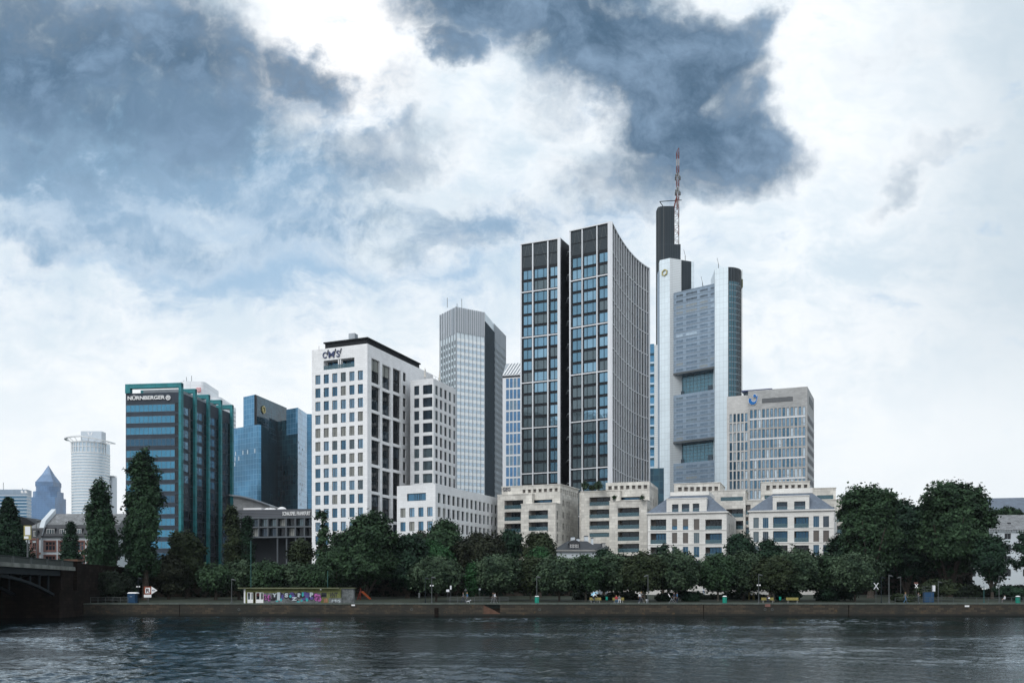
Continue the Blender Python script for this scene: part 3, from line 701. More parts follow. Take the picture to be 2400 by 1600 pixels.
g = MB(); zt = H3; F = Face(s1, s2); g.fbox(F, 0, F.L, py2z(1018, Y + 34), zt - .02, .02, .12); t.part('upper_glazing', g, 'curtain_blue')
g = MB(); g.prism([q3, s0, (s1[0], s1[1] + .5), (s1[0], s1[1] + 20), (q3[0] - 5, q3[1] + 20)], GZ, py2z(985, Y + 40)); t.part('link_block', g, 'curtain_dark')
g = MB(); g.prism([(s3[0] - 3, s3[1] + 12), s4, (s4[0] + .5, s4[1] + 30), (s3[0] - 3, s3[1] + 40)], GZ, py2z(970, Y + 68)); t.part('rear_wing', g, 'curtain_blue')
F = Face(r1, r2); g = MB(); uc = F.u(616.8); zc = F.z(616.8, 960); ringpoly(g, F, uc, zc, 2.0, 3.1, 6, .2, .8, R(30), 0, 1.0)
g.prism([F.xy(uc - 1.2, .3), F.xy(uc + 1.2, .3), F.xy(uc + .5, .5), F.xy(uc - .5, .5)], zc - 1.2, zc + .8, 0); t.part('logo', g, 'logo_yellow')
FW = Face(q0, q1)                         # lighter panes and open flaps
for i in range(14):
    u = rng.uniform(8, FW.L - 2); z = GZ + 3.7 * rng.randint(8, 27) + .4; t.win(FW, u, u + 1.3, z, z + 3.0, -.05, 'glass_haze', 'window_frame_grey', name='pale_pane')
FW = Face(s2, s3)
for i in range(14):
    u = 1.5 * rng.randint(1, 8); z = GZ + 3.7 * rng.randint(10, 32) + .6; t.win(FW, u + .2, u + 1.2, z, z + 1.6, -.05, 'glass_dark', 'window_frame_grey', name='flap_window')
t.finish()

# ================================================================== theatre block (dark louvre band)
a = zf(280, 870, 3.409); Y = 318.0
x0, x1 = px2x(535, Y + 3), px2x(745, Y - 3)
F = Face((x0, Y + 3), (x1, Y - 3)); zt = F.z(640, 1193)
t = Thing('theatre', (F.xy(F.L / 2)[0], Y, GZ), 'low dark theatre building with louvre band and white lettering beside white tower', 'theatre')
za, zb, zc = F.z(640, 1212), F.z(640, 1233.5), F.z(640, 1257)
g = MB(); g.prism([F.xy(0, 0), F.xy(F.L, 0), F.xy(F.L, -35), F.xy(0, -35)], za, zt); t.part('louvre_band', g, 'louvre_band')
g = MB(); g.prism([F.xy(0, -1.6), F.xy(F.L, -1.6), F.xy(F.L, -30), F.xy(0, -30)], zc, za); g.prism([F.xy(0, -6), F.xy(F.L, -6), F.xy(F.L, -30), F.xy(0, -30)], GZ, zc); t.part('wall', g, 'dark_wall')
g = MB()
for z in (za, zb, zc): g.fbox(F, 0, F.L, z - .35, z + .1, -1.6, .25)
t.part('beam', g, 'theatre_frame')
pit = 21.4; k = 0; px = 606.5 - 3 * pit
while px < 745:
    u = F.u(px)
    if 0 < u < F.L:
        g = MB(); g.fbox(F, u - .22, u + .22, zc + .12, za - .36, -1.5, .12); t.part('pier', g, 'theatre_frame')
        if px > 648: g = MB(); g.tube([F.pt(u, GZ, -.4), F.pt(u, zc - .36, -.4)], .28, 8); t.part('column', g, 'theatre_frame')
        un = F.u(px + pit)
        if un < F.L:
            for (z0, z1) in ((zb + .2, za - .45), (zc + .2, zb - .45)):
                gl = rng.choice(['glass_dark', 'glass_dark', 'glass_mid', 'glass_slate', 'glass_curtain'])
                t.win(F, u + .3, un - .3, z0, z1, 1.5, gl, 'window_frame_dark', [.25, .5, .75], fw=.06)
    px += pit
t.finish()
u0, z0 = F.u(663), F.z(690, 1207.3)
t.part('lettering', txt('SCHAUSPIEL FRANKFURT', F, u0, z0, F.u(728) - u0, 1.25, .15, .2, bold=.02), 'white_paint')
g = MB(); ys = Y + 22                      # long curved hall roof behind
pts = [(545, 1158.5), (565, 1161), (590, 1167), (612, 1174), (631, 1181)]
F2 = [(px2x(p, ys + i * 2), ys + i * 2, py2z(q, ys + i * 2)) for i, (p, q) in enumerate(pts)]
F2 = [(px2x(500, ys), ys, py2z(1154, ys))] + F2
for p, q in zip(F2, F2[1:]): g.hexa([(p[0], p[1], p[2] - .5), (q[0], q[1], q[2] - .5), q, p], [(p[0], p[1] + 18, p[2] - .5), (q[0], q[1] + 18, q[2] - .5), (q[0], q[1] + 18, q[2]), (p[0], p[1] + 18, p[2])], 0)
t.part('curved_roof', g, 'pale_grey_metal')
g = MB()
for p, q in zip(F2, F2[1:]): g.quad((p[0], p[1] + 1.5, zt - .5), (q[0], q[1] + 1.5, zt - .5), (q[0], q[1] + 1.5, q[2] - .5), (p[0], p[1] + 1.5, p[2] - .5))
e = F2[-1]; g.quad((e[0], e[1] + 1.5, zt - .5), (e[0] + 3, e[1] + 18, zt - .5), (e[0] + 3, e[1] + 18, e[2] - .5), (e[0], e[1] + 1.5, e[2] - .5)); t.part('hall_wall', g, 'tower_stone')
g = MB(); g.prism([F.xy(F.u(560), -3), F.xy(F.u(603), -3), F.xy(F.u(603), -12), F.xy(F.u(560), -12)], zt, F.z(600, 1187.5)); t.part('roof_box', g, 'white_paint')
for px, r_ in ((607, 1.0), (615, 1.0), (622, .9), (642, 1.3)):
    g = MB(); u = F.u(px); c_ = F.xy(u, -6)
    for k in range(4):
        a0, a1 = math.pi / 2 * k / 4, math.pi / 2 * (k + 1) / 4
        for j in range(10):
            b0, b1 = 2 * math.pi * j / 10, 2 * math.pi * (j + 1) / 10
            pp = lambda A_, B_: (c_[0] + r_ * math.cos(A_) * math.cos(B_) * 1.3, c_[1] + r_ * math.cos(A_) * math.sin(B_), zt + r_ * math.sin(A_))
            g.quad(pp(a0, b0), pp(a0, b1), pp(a1, b1), pp(a1, b0))
    t.part('skylight', g, 'white_paint')
# ================================================================== white stone tower with its wings
a = zf(700, 760, 3.135)
Y0 = 261.0; H = py2z(804.7, Y0); c1 = (px2x(861, Y0), Y0); c0 = corner(730.9, 820.6, H); c2 = corner(1014.2, 878, H)
FA, FB = Face(c0, c1), Face(c1, c2)
t = Thing('stone_tower', (*c1, GZ), 'tall white stone office tower with square windows and dark lettering near its roof', 'office tower')
HA = []; pit = (98.1 / 3.135)
cols = [(122, 160), (183.5, 221.5), (246, 284), (309, 347), (372, 410), (434.5, 472.5)]
ztop0 = FA.z(a(122)[0], a(0, 375)[1]); dzr = pit * FA.xy(FA.u(a(122)[0]))[1] / FP
hh = 68 / 3.135 * FA.xy(FA.u(a(122)[0]))[1] / FP
for k in range(17):
    z1 = ztop0 - k * dzr
    if z1 - hh < GZ + .5: break
    for ci, (x0, x1) in enumerate(cols):
        h = (FA.u(a(x0)[0]), FA.u(a(x1)[0]), z1 - hh, z1, .3); HA.append(h)
        gl = rng.choice(['glass_blue_pale', 'glass_blue_pale', 'glass_blue', 'glass_slate', 'glass_blue_pale', 'glass_blue', 'glass_blue', 'glass_blue_pale', 'glass_blue_pale', 'glass_blue', 'glass_slate', 'glass_curtain']) if not (k == 4 or (k in (6, 7) and ci > 3)) else 'glass_curtain'
        t.win(FA, h[0], h[1], h[2], h[3], .28, gl, 'window_frame_dark', [.34, .62], [], fw=.11)
lg = hole(FA, a, 183, 410, 268, 336, 2.2, ref=183); HA.append(lg)
g = MB(); panel(g, FA, 0, FA.L, GZ, H, HA)
BB = []
bays = [(535, 597, 245, 197.5, 185), (615, 675, 290, 194, 175), (693, 750, 318, 189.5, 178)]
for bi, (x0, x1, y0, p, hgt) in enumerate(bays):
    Yb = FB.xy(FB.u(a(x0)[0]))[1]; z1 = FB.z(a(x0)[0], a(0, y0)[1]); dp = 2 * dzr
    for k in range(8):
        zz = z1 - k * dp; zl = zz - dp * .89
        if zl < GZ: break
        h = (FB.u(a(x0)[0]), FB.u(a(x1)[0]), zl, zz, .7); BB.append(h)
        top = 'glass_curtain' if (k == 0 and bi < 2) else 'glass_dark'
        t.win(FB, h[0], h[1], zl, zl + (zz - zl) * .5 - .05, .6, rng.choice(['glass_dark', 'glass_mid', 'glass_dark']), 'black_metal', [.5], fw=.12)
        t.win(FB, h[0], h[1], zl + (zz - zl) * .5, zz, .6, rng.choice(['glass_dark', 'glass_mid', 'glass_dark']) if top == 'glass_dark' else top, 'black_metal', [.5], fw=.12)
for k in range(16):
    z1 = FB.z(a(767)[0], a(0, 350)[1]) - k * dzr; h = (FB.u(a(767)[0]), FB.u(a(788)[0]), z1 - 2.45, z1, .4)
    if h[2] < GZ + 1: break
    BB.append(h); t.win(FB, h[0], h[1], h[2], h[3], .35, 'glass_dark', 'black_metal', [.5])
panel(g, FB, 0, FB.L, GZ, H, BB)
bk = (c0[0] + c2[0] - c1[0], c0[1] + c2[1] - c1[1]); g.quad((*c2, GZ), (*bk, GZ), (*bk, H), (*c2, H)); g.quad((*bk, GZ), (*c0, GZ), (*c0, H), (*bk, H)); g.poly([(*c0, H), (*c1, H), (*c2, H), (*bk, H)])
t.part('wall', g, 'white_stone')
# roof terrace opening
t.win(FA, lg[0], lg[1], lg[2], lg[3], 2.15, 'glass_blue', 'window_frame_dark', [.12, .25, .36, .47, .6, .72, .86], fw=.14, name='terrace_window')
g = MB(); um = (lg[0] + lg[1]) / 2
for d in (-.35, .25): g.fbox(FA, um + d, um + d + .28, lg[2], lg[3], -1.2, -.1)
t.part('pillar', g, 'white_stone')
g = MB(); g.fbox(FA, lg[0], lg[1], lg[2], lg[2] + 1.1, -.12, -.08); t.part('balustrade', g, 'balustrade_glass')
g = MB()
e0, e1 = FA.xy(FA.u(756.8), -1.0), FA.xy(FA.L - .8, -1.0); e2 = FB.xy(FB.u(990), -1.0); e3 = (e2[0] - FA.d[0] * 12, e2[1] - FA.d[1] * 12)
g.prism([e0, e1, e2, e3], H, H + 1.55); t.part('roof_storey', g, 'black_metal')
g = MB(); g.prism([FA.xy(FA.u(756.8) - .3, -.6), FA.xy(FA.L - .3, -.6), FB.xy(FB.u(990), -.5), (e3[0], e3[1])], H + 1.56, H + 1.9); t.part('roof_edge', g, 'black_metal')
g = MB(); p = FA.xy(FA.u(806), -2.2); g.prism([p, (p[0] + 1.75, p[1] - .7), (p[0] + 2.3, p[1] + 1.4), (p[0] + .5, p[1] + 2.0)], H + 1.91, H + 3.9); t.part('roof_plant', g, 'pale_grey_metal')
u0 = FA.u(757.5); zb0 = FA.z(757.5, 839.8)
for s_, x0, x1, y0, y1, sh in (('C', 448, 520, 202, 314, 0), ('M', 556, 660, 190, 304, 0), ('S', 698, 762, 170, 290, 0)):
    b_ = zf(700, 800, 7.84); p, q = b_(x0, y0), b_(x1, y1); ua, ub = FA.u(p[0]), FA.u(q[0]); zc_, zd_ = FA.z(p[0], q[1]), FA.z(p[0], p[1]); zc_ += (ub - ua) * 0
    t.part('letter', txt(s_, FA, ua, zc_, ub - ua, zd_ - zc_, .1, .15, bold=.012), 'navy')
for x0, x1, y0, y1 in ((522, 556, 255, 158), (655, 692, 240, 140), (762, 796, 225, 128)):
    b_ = zf(700, 800, 7.84); p, q = b_(x0, y0), b_(x1, y1); ua, ub = FA.u(p[0]), FA.u(q[0]); za_, zb_ = FA.z(p[0], p[1]), FA.z(p[0], q[1])
    g = MB(); g.hexa([FA.pt(ua, za_, .25), FA.pt(ua + .2, za_, .25), FA.pt(ub, zb_, .25), FA.pt(ub - .25, zb_, .25)], [FA.pt(ua, za_, .1), FA.pt(ua + .2, za_, .1), FA.pt(ub, zb_, .1), FA.pt(ub - .25, zb_, .1)]); t.part('letter_slash', g, 'sign_dark')
for px in (742.5, 1005): 
    F = FA if px < 861 else FB; g = MB(); p = F.xy(F.u(px), -1); g.bar((*p, H), (*p, H + 1.2), .05); t.part('antenna', g, 'pole_grey')
t.finish(); SIDE = FB.d; FRONT = FA.d

# --- right wing with corner windows
Y0 = 276.0; c1 = (px2x(1015.8, Y0), Y0); H = py2z(886, Y0); c2 = corner(1067.5, 911.5, H); fl_ = 8.6
c0 = (c1[0] - FRONT[0] * 7.4, c1[1] - FRONT[1] * 7.4); FA, FB = Face(c0, c1), Face(c1, c2)
t = Thing('stone_wing', (*c1, GZ), 'white stone wing with wraparound corner windows between white tower and striped tower', 'office building')
HA, HB = [], []; pit = 93.3 / 3.135 * Y0 / FP; cw = FB.u(a(991)[0]) if False else 1.0
for k in range(18):
    z1 = FA.z(a(985)[0], a(0, 440)[1]) - k * pit; z0 = z1 - 68 / 3.135 * Y0 / FP
    if z0 < GZ + 1: break
    gl = 'glass_mid' if k < 4 else rng.choice(['glass_curtain', 'glass_slate', 'glass_mid'])
    h = (FA.u(a(848)[0]), FA.u(a(885)[0]), z0, z1, .35); HA.append(h); t.win(FA, *h[:4], .3, gl, 'window_frame_dark', [.35])
    h = (FA.u(a(912)[0]), FA.L - .02, z0, z1, .35); HA.append(h); t.win(FA, h[0], h[1] - .3, h[2], h[3], .3, gl, 'window_frame_dark', [.25])
    h = (.02, FB.u(a(992)[0]), z0, z1, .35); HB.append(h)
    if h[1] > .5: t.win(FB, .3, h[1], h[2], h[3], .3, gl, 'window_frame_dark')
    for x0, x1 in ((1005, 1024), (1038, 1056), (1071, 1089), (1104, 1121), (1137, 1152)):
        h = (FB.u(a(x0)[0]), FB.u(a(x1)[0]), z0, z1, .35); HB.append(h); t.win(FB, *h[:4], .3, rng.choice(['glass_mid', 'glass_slate', 'glass_dark']), 'window_frame_dark', [.35])
g = MB(); panel(g, FA, 0, FA.L, GZ, H, HA); panel(g, FB, 0, FB.L, GZ, H, HB)
bk = (c0[0] + c2[0] - c1[0], c0[1] + c2[1] - c1[1]); g.quad((*c2, GZ), (*bk, GZ), (*bk, H), (*c2, H)); g.quad((*bk, GZ), (*c0, GZ), (*c0, H), (*bk, H)); g.poly([(*c0, H), (*c1, H), (*c2, H), (*bk, H)])
t.part('wall', g, 'wing_stone')
g = MB()
for i in range(9): p = FB.xy(FB.L * (.02 + i * .12), -.3); g.bar((*p, H), (*p, H + .9), .03)
g.bar((*FB.xy(.2, -.3), H + .9), (*FB.xy(FB.L, -.3), H + .9), .03); t.part('roof_railing', g, 'railing_metal')
t.finish()
for i, (px, Yp) in enumerate(((996, 279), (1030, 283))):
    th = Thing('closed_parasol', (px2x(px, Yp), Yp, H), ['folded cream parasol standing on the wing roof nearest the white tower', 'folded cream parasol at the middle of the wing roof edge'][i], 'parasol', 'folded parasols on the wing roof')
    g = MB(); x = px2x(px, Yp); g.tube([(x, Yp, H + .9), (x, Yp, H + 1.6), (x, Yp, H + 3.6)], [.35, .28, .05], 8); th.part('canopy', g, 'travertine')
    g = MB(); g.bar((x, Yp, H), (x, Yp, H + .9), .05); th.part('pole', g, 'pole_grey')

# --- low front wing
Y0 = 237.0; c1 = (px2x(1020.6, Y0), Y0); H = py2z(1133.2, Y0); c0 = corner(930.3, 1138.6, H); c2 = corner(1166.5, 1166.2, H); FA, FB = Face(c0, c1), Face(c1, c2)
t = Thing('stone_annex', (*c1, GZ), 'low white stone building with rows of narrow windows in front of the striped tower', 'office building')
HA, HB = [], []; pit = 104 / 3.135 * Y0 / FP
h = hole(FA, a, 795, 935, 1243, 1298, .5, ref=795); HA.append(h); t.win(FA, *h[:4], .4, 'glass_blue', 'window_frame_dark', [.38, .5, .62, .7], fw=.1)
for k in range(7):
    z1 = FA.z(a(747)[0], a(0, 1350)[1]) - k * pit; z0 = z1 - 69 / 3.135 * Y0 / FP
    if z0 < GZ + .3: break
    for x0, x1 in ((747, 785), (812, 851), (879, 917), (944, 984)):
        h = (FA.u(a(x0)[0]), FA.u(a(x1)[0]), z0, z1, .3); HA.append(h); t.win(FA, *h[:4], .26, rng.choice(['glass_blue_pale', 'glass_blue', 'glass_curtain']), 'window_frame_dark', [.35], [], fw=.09)
cs = [1023, 1060, 1095, 1130, 1164, 1198, 1231, 1263, 1295, 1326, 1356, 1386, 1415, 1443]
for k in range(8):
    z1 = FB.z(a(1023)[0], a(0, 1237)[1]) - k * pit; z0 = z1 - 72 / 3.135 * Y0 / FP
    if z0 < GZ + .3: break
    for j, x0 in enumerate(cs):
        h = (FB.u(a(x0)[0]), FB.u(a(x0 + 21 - j * .45)[0]), z0, z1, .45); HB.append(h); t.win(FB, *h[:4], .4, 'glass_curtain' if (k == 1 and j < 2) else rng.choice(['glass_mid', 'glass_dark', 'glass_mid', 'glass_slate']), 'black_metal', [.5])
g = MB(); panel(g, FA, 0, FA.L, GZ, H, HA); panel(g, FB, 0, FB.L, GZ, H, HB)
bk = (c0[0] + c2[0] - c1[0], c0[1] + c2[1] - c1[1]); g.quad((*c2, GZ), (*bk, GZ), (*bk, H), (*c2, H)); g.quad((*bk, GZ), (*c0, GZ), (*c0, H), (*bk, H)); g.poly([(*c0, H), (*c1, H), (*c2, H), (*bk, H)])
t.part('wall', g, 'wing_stone'); t.finish()

# ================================================================== striped square tower with dark recess
a = zf(1010, 690, 3.136)
Y0 = 510.0; pB = (px2x(1069.6, Y0), Y0); H = py2z(718.7, Y0)
pA = corner(1032.3, 737.8, H); pC = corner(1135.3, 731.5, H); pE = corner(1184.4, 786.6, H); pD = corner(1157.6, 758.6, H)
t = Thing('striped_tower', (*pB, GZ), 'pale high-rise with white and grey-blue horizontal stripes and a dark vertical recess', 'tower')
FA, FB, FC, FD = Face(pA, pB), Face(pB, pC), Face(pC, pD), Face(pD, pE)
g = MB(); g.prism([pA, pB, pC, pD, pE, (pA[0] + 15, pE[1] + 10)], GZ, H); t.part('wall', g, 'pale_panel')
g = MB(); g.fbox(FC, .05, FC.L - .05, GZ, FC.z(1137, 755), .02, .5); t.part('dark_recess', g, 'granite_dark')
zl = FB.z(1075, 781)
def louv(F, u0, u1, z0, z1, n):
    g = MB()
    g.fbox(F, u0, u1, z0, z1, .02, .12, 2)
    for i in range(n):
        u = u0 + (u1 - u0) * (i + .5) / n; g.fbox(F, u - .11, u + .11, z0, z1 - .2, .12, .4, 1 if i % 2 == 0 else 0)
    t.part('louvre_crown', g, ['white_fin', 'pale_grey_metal', 'tower_pale'])
louv(FB, 0, FB.L, FB.z(1075, 779), H, 26); louv(FA, 0, FA.L, FA.z(1050, 790), H, 14)
g = MB(); g.fbox(FD, 0, FD.L, FD.z(1160, 800), H, .02, .2); t.part('crown_panel', g, 'pale_grey_metal')
fh = 15.65 * Y0 / FP; nb = 7
for k in range(42):
    z1 = FB.z(1075, 792) - k * fh
    if z1 < GZ + 8: break
    g = MB()
    for i in range(nb):
        u0, u1 = FB.L * i / nb + .35, FB.L * (i + 1) / nb - .35
        t.win(FB, u0, u1, z1 - fh * .98, z1 - fh * .5, -.03, 'glass_haze', 'pale_panel', fw=.06, th=.05)
    for i in range(6):
        u0, u1 = FA.L * i / 6 + .9, FA.L * (i + 1) / 6 - .9
        t.win(FA, u0, u1, z1 - fh * .98, z1 - fh * .35, -.03, 'glass_slate', 'window_frame_grey', fw=.06, th=.05)
for k in range(38):
    z1 = FD.z(1160, 812) - k * fh
    if z1 < GZ + 8: break
    for i in range(9):
        u0, u1 = FD.L * i / 9 + .8, FD.L * (i + 1) / 9 - .8
        t.win(FD, u0, u1, z1 - fh * .75, z1 - fh * .2, -.03, 'glass_slate', 'window_frame_grey', fw=.06, th=.05)
g = MB()
k = 0; z = FB.z(1075, 792)
while z > GZ + 8: g.fbox(FB, 0, FB.L, z - fh * .5, z - fh * .04, .01, .1); z -= fh
t.part('spandrel', g, 'white_spandrel')
g = MB()
for i in range(nb + 1): u = FB.L * i / nb; g.fbox(FB, u - .09, u + .09, GZ, H, .1, .3)
t.part('pier', g, 'pale_grey_metal')
g = MB()
for i in range(7): u = FA.L * i / 6; g.fbox(FA, u - .12, u + .12, GZ, H, .1, .5)
t.part('pier', g, 'pale_grey_metal')
g = MB()
for i in range(10): u = FD.L * i / 9; g.fbox(FD, u - .25, u + .25, GZ, H, .06, .4)
t.part('pier', g, 'pale_grey_metal')
for px, h in ((1058, 5), (1081, 3), (1092, 6)): g = MB(); p = FB.xy(FB.u(px), -4); g.bar((*p, H), (*p, H + h), .12); t.part('antenna', g, 'pole_grey')
t.finish()

# ================================================================== white grid tower with slanted crown
Y0 = 430.0; pA, pB = (px2x(1178, Y0 + 3), Y0 + 3), (px2x(1235, Y0), Y0); F = Face(pA, pB); zt = F.z(1200, 878); 
t = Thing('grid_tower', (*pA, GZ), 'white framed tower with bright blue windows and slanted striped crown behind the dark tower', 'tower')
g = MB(); g.prism([pA, pB, F.xy(F.L, -25), F.xy(0, -25)], GZ, zt); t.part('wall', g, 'white_fin')
g = MB(); zc = F.z(1200, 845); n = 8
q = [F.pt(0, zt, 0), F.pt(F.L, zt, 0), F.pt(F.L, zc, -5), F.pt(0, zc, -5)]; g.quad(*q, 0); g.quad(q[1], F.pt(F.L, zt, -25), F.pt(F.L, zc, -20), q[2], 0); g.quad(q[3], q[2], F.pt(F.L, zc, -20), F.pt(0, zc, -20), 0); g.quad(F.pt(0, zt, -25), q[0], q[3], F.pt(0, zc, -20), 0)
for i in range(-2, n):
    u0, u1 = F.L * i / n, F.L * (i + 1.9) / n
    if u0 < 0: continue
    u1 = min(u1, F.L)
    g.hexa([F.pt(u0, zt, .35), F.pt(u0 + .5, zt, .35), F.pt(u1, zc, -4.6), F.pt(u1 - .5, zc, -4.6)], [F.pt(u0, zt, 0), F.pt(u0 + .5, zt, 0), F.pt(u1, zc, -5), F.pt(u1 - .5, zc, -5)], 1)
t.part('slanted_crown', g, ['pale_grey_metal', 'white_paint'])
g = MB(); g.fbox(F, 0, F.L, F.z(1200, 884), F.z(1200, 880), .02, .1); t.part('crown_gap', g, 'dark_wall')
pit = 26.1 * Y0 / FP; cw = 8.75
for k in range(22):
    z1 = F.z(1200, 886.5) - k * pit
    if z1 - pit < GZ: break
    for j in range(7):
        u0, u1 = F.u(1177.5 + j * cw), F.u(1184.2 + j * cw)
        if u0 > 0 and u1 < F.L: t.win(F, u0, u1, z1 - pit + .8, z1, -.02, rng.choice(['glass_sky', 'glass_sky', 'glass_blue_pale']), 'window_frame_dark', [.5], [.5] if rng.random() < .6 else [.3], fw=.08)
t.finish()

# ================================================================== dark tower with white frame (two blocks, concave side)
a = zf(1200, 500, 4.612)
H = py2z(520.2, 306.0); cR1 = (px2x(1432, 306), 306.0); cR0 = corner(1335.5, 541.6, H); cL1 = corner(1314.5, 557.9, H); cL0 = corner(1220.6, 572.6, H)
FR, FL = Face(cR0, cR1), Face(cL0, cL1)
pm, pe = corner(1473.2, 592.2, H), corner(1519.8, 627.9, H)
t = Thing('dark_tower', (*cR1, GZ), 'tall black glass tower framed in white with two staggered blocks and a concave side', 'tower')
def qb(s): # concave side line
    k = 2 * (1 - s) * s; P_ = (Vector(pm) * 2 - (Vector(cR1) + Vector(pe)) / 2) * .8 + (Vector(cR1) + Vector(pe)) * .1
    v = Vector(cR1) * (1 - s) ** 2 + P_ * k + Vector(pe) * s * s; return (v.x, v.y)
NS = 15; side = [qb(i / NS) for i in range(NS + 1)]
g = MB(); g.prism([cR0] + side + [(cR0[0] + 10, pe[1] + 12), (cR0[0] + 4, cR0[1] + 16)], GZ, H - .05)
bL = FL.xy(FL.L, -16); g.prism([cL0, cL1, bL, FL.xy(0, -16)], GZ, H - .05); g.prism([FL.xy(FL.L - 1, -9), (cR0[0] + 2, cR0[1] + 9), (cR0[0] + 8, cR0[1] + 20), FL.xy(FL.L - 1, -20)], GZ, H - 1.2)
t.part('wall', g, 'dark_wall')
def vbar(F, x0, x1, n0=.0, n1=.38, zt=None): g.fbox(F, F.u(x0), F.u(x1), GZ, H if zt is None else zt, n0, n1)
g = MB()
for x0, x1 in ((1220.6, 1223.4), (1248.1, 1250.8), (1283.5, 1286.3)): vbar(FL, x0, x1)
g.fbox(FL, FL.L - .95, FL.L, GZ, H, -1.0, .55)
for x0, x1 in ((1335.5, 1338.6), (1364.4, 1366.6), (1399, 1401.4)): vbar(FR, x0, x1)
g.fbox(FR, FR.L - .85, FR.L + .25, GZ, H, -.6, .55)
for F in (FL, FR): g.fbox(F, .02, F.L - .02, H - .3, H + .06, -.2, .5)
t.part('white_pier', g, 'white_fin')
f1 = 28.2 * 306 / FP
zR = FR.z(1338.6, a(0, 478)[1]); zL = FL.z(1226, a(0, 612)[1])
lineR = FR.z(1338.6, a(0, 738)[1]); lineL = FL.z(1224, a(0, 860)[1])
for F, l in ((FL, lineL), (FR, lineR)):
    z = l
    while z > GZ: g = MB(); g.fbox(F, .02, F.L - .02, z - .16, z + .16, .0, .42); t.part('white_beam', g, 'white_fin'); z -= 4 * f1
bays = [(FL, 1223.4, 1248.1, 2), (FL, 1250.8, 1283.5, 3), (FL, 1286.3, 1311.2, 2), (FR, 1338.6, 1364.4, 2), (FR, 1366.6, 1399, 3), (FR, 1401.4, 1428.2, 2)]
for bi, (F, x0, x1, nb) in enumerate(bays):
    u0, u1 = F.u(x0) + .5, F.u(x1) - .10; l = lineL if F is FL else lineR
    if nb == 3: u0 -= .25
    ztop = l + 2 * f1
    # louvred crown with an A brace
    g = MB(); g.fbox(F, u0 - .3, u1, ztop + .55, H - .6, .02, .06); t.part('louvre', g, 'louvre_grey')
    um, zb_, zt_ = (u0 + u1) / 2 - .1, ztop + .8, H - .9
    for s_, ue in ((-1, u0), (1, u1)):
        g = MB(); g.hexa([F.pt(ue - .06, zb_, .12), F.pt(ue + .06, zb_, .12), F.pt(um + s_ * .25 + .05, zt_, .12), F.pt(um + s_ * .25 - .05, zt_, .12)], [F.pt(ue - .06, zb_, .07), F.pt(ue + .06, zb_, .07), F.pt(um + s_ * .25 + .05, zt_, .07), F.pt(um + s_ * .25 - .05, zt_, .07)]); t.part('brace', g, 'pole_grey')
    g = MB(); zm = (zb_ + zt_) / 2; g.fbox(F, u0 - .2, u1, zm - .12, zm + .12, .06, .16); t.part('mid_rail', g, 'black_metal')
    for k in range(34):
        z1 = ztop - k * f1 - .3; z0 = z1 - f1 + .62
        if z0 < GZ: break
        r_ = rng.random()
        if k > 19 + (2 if F is FR else 0) and bi in (0, 3): gl = 'glass_mid'
        elif k > 19 and bi in (1, 4) and nb == 3: gl = rng.choice(['glass_mid', 'glass_blue', 'glass_slate'])
        elif bi in (0, 3) and k > 7: gl = 'glass_slate' if k > 9 else rng.choice(['glass_slate', 'glass_blue'])
        elif bi in (1, 4) and k > 9: gl = rng.choice(['glass_slate', 'glass_slate', 'glass_blue'])
        else: gl = 'glass_tower' if r_ < .93 else 'glass_slate'
        gl = rng.choice(['glass_tower', 'glass_tower', 'glass_tower_bright', 'glass_tower_deep']) if gl in ('glass_blue', 'glass_tower') else gl
        t.win(F, u0, u1, z0, z1, -.03, gl, 'black_metal', [.5] if nb == 2 else [.27, .73], fw=.13, th=.1)
# concave side: fins, glass, beams
for i in range(NS):
    F = Face(side[i], side[i + 1]); z = lineR
    for k in range(17):
        z1 = lineR + 2 * f1 - k * 2 * f1
        if z1 < GZ + 8: break
        if z1 > H - 1: continue
        gl = rng.choice(['glass_mid', 'glass_dark', 'glass_blue_deep']) if i > 8 else rng.choice(['glass_slate', 'glass_mid'])
        t.win(F, .28, F.L - .25, z1 - f1 + .12, z1 - .22, -.03, gl, 'window_frame_dark', [.5], fw=.1, th=.05)
        t.win(F, .28, F.L - .25, z1 - 2 * f1 + .22, z1 - f1 - .35, -.03, gl, 'window_frame_dark', [.5], fw=.1, th=.05)
    g = MB(); g.fbox(F, .25, F.L - .2, lineR + 2 * f1 + .3, H - .5, .02, .06); t.part('louvre', g, 'louvre_grey')
for i in range(NS + 1):
    F = Face(side[max(i - 1, 0)], side[min(i, NS)] if i else side[1]); u = 0 if i == 0 else F.L
    g = MB(); wfin = (.22 if i < 9 else .15) if i not in (0, NS) else .4; g.fbox(F, u - wfin, u + wfin, GZ, H + .02, .0, .46); t.part('fin', g, 'white_fin')
g = MB()
for i in range(NS):
    F = Face(side[i], side[i + 1]); z = lineR + 2 * f1
    while z > GZ: g.fbox(F, .17, F.L - .17, z - .1, z + .1, .05, .3); z -= 2 * f1
    g.fbox(F, .17, F.L - .17, H - .35, H, .05, .5)
t.part('side_beam', g, 'white_fin')
# recess balconies between the blocks
g = MB(); z = H - 5
Fr = Face(FL.xy(FL.L + .05, -5), (cR0[0] - .1, cR0[1] + 4.5))
while z > GZ: g = MB(); g.fbox(Fr, .1, Fr.L, z, z + .22, -2.5, .3); t.part('balcony_slab', g, 'pale_grey_metal'); z -= 2 * f1
z = H - 5 + f1
for k in range(28):
    t.win(Fr, .5, Fr.L, z - f1 * .9, z - .6, 1.6, 'glass_blue_deep' if k % 2 else 'glass_mid', 'black_metal', [.4, .75], fw=.12); z -= f1
    if z < GZ + 5: break
t.finish()

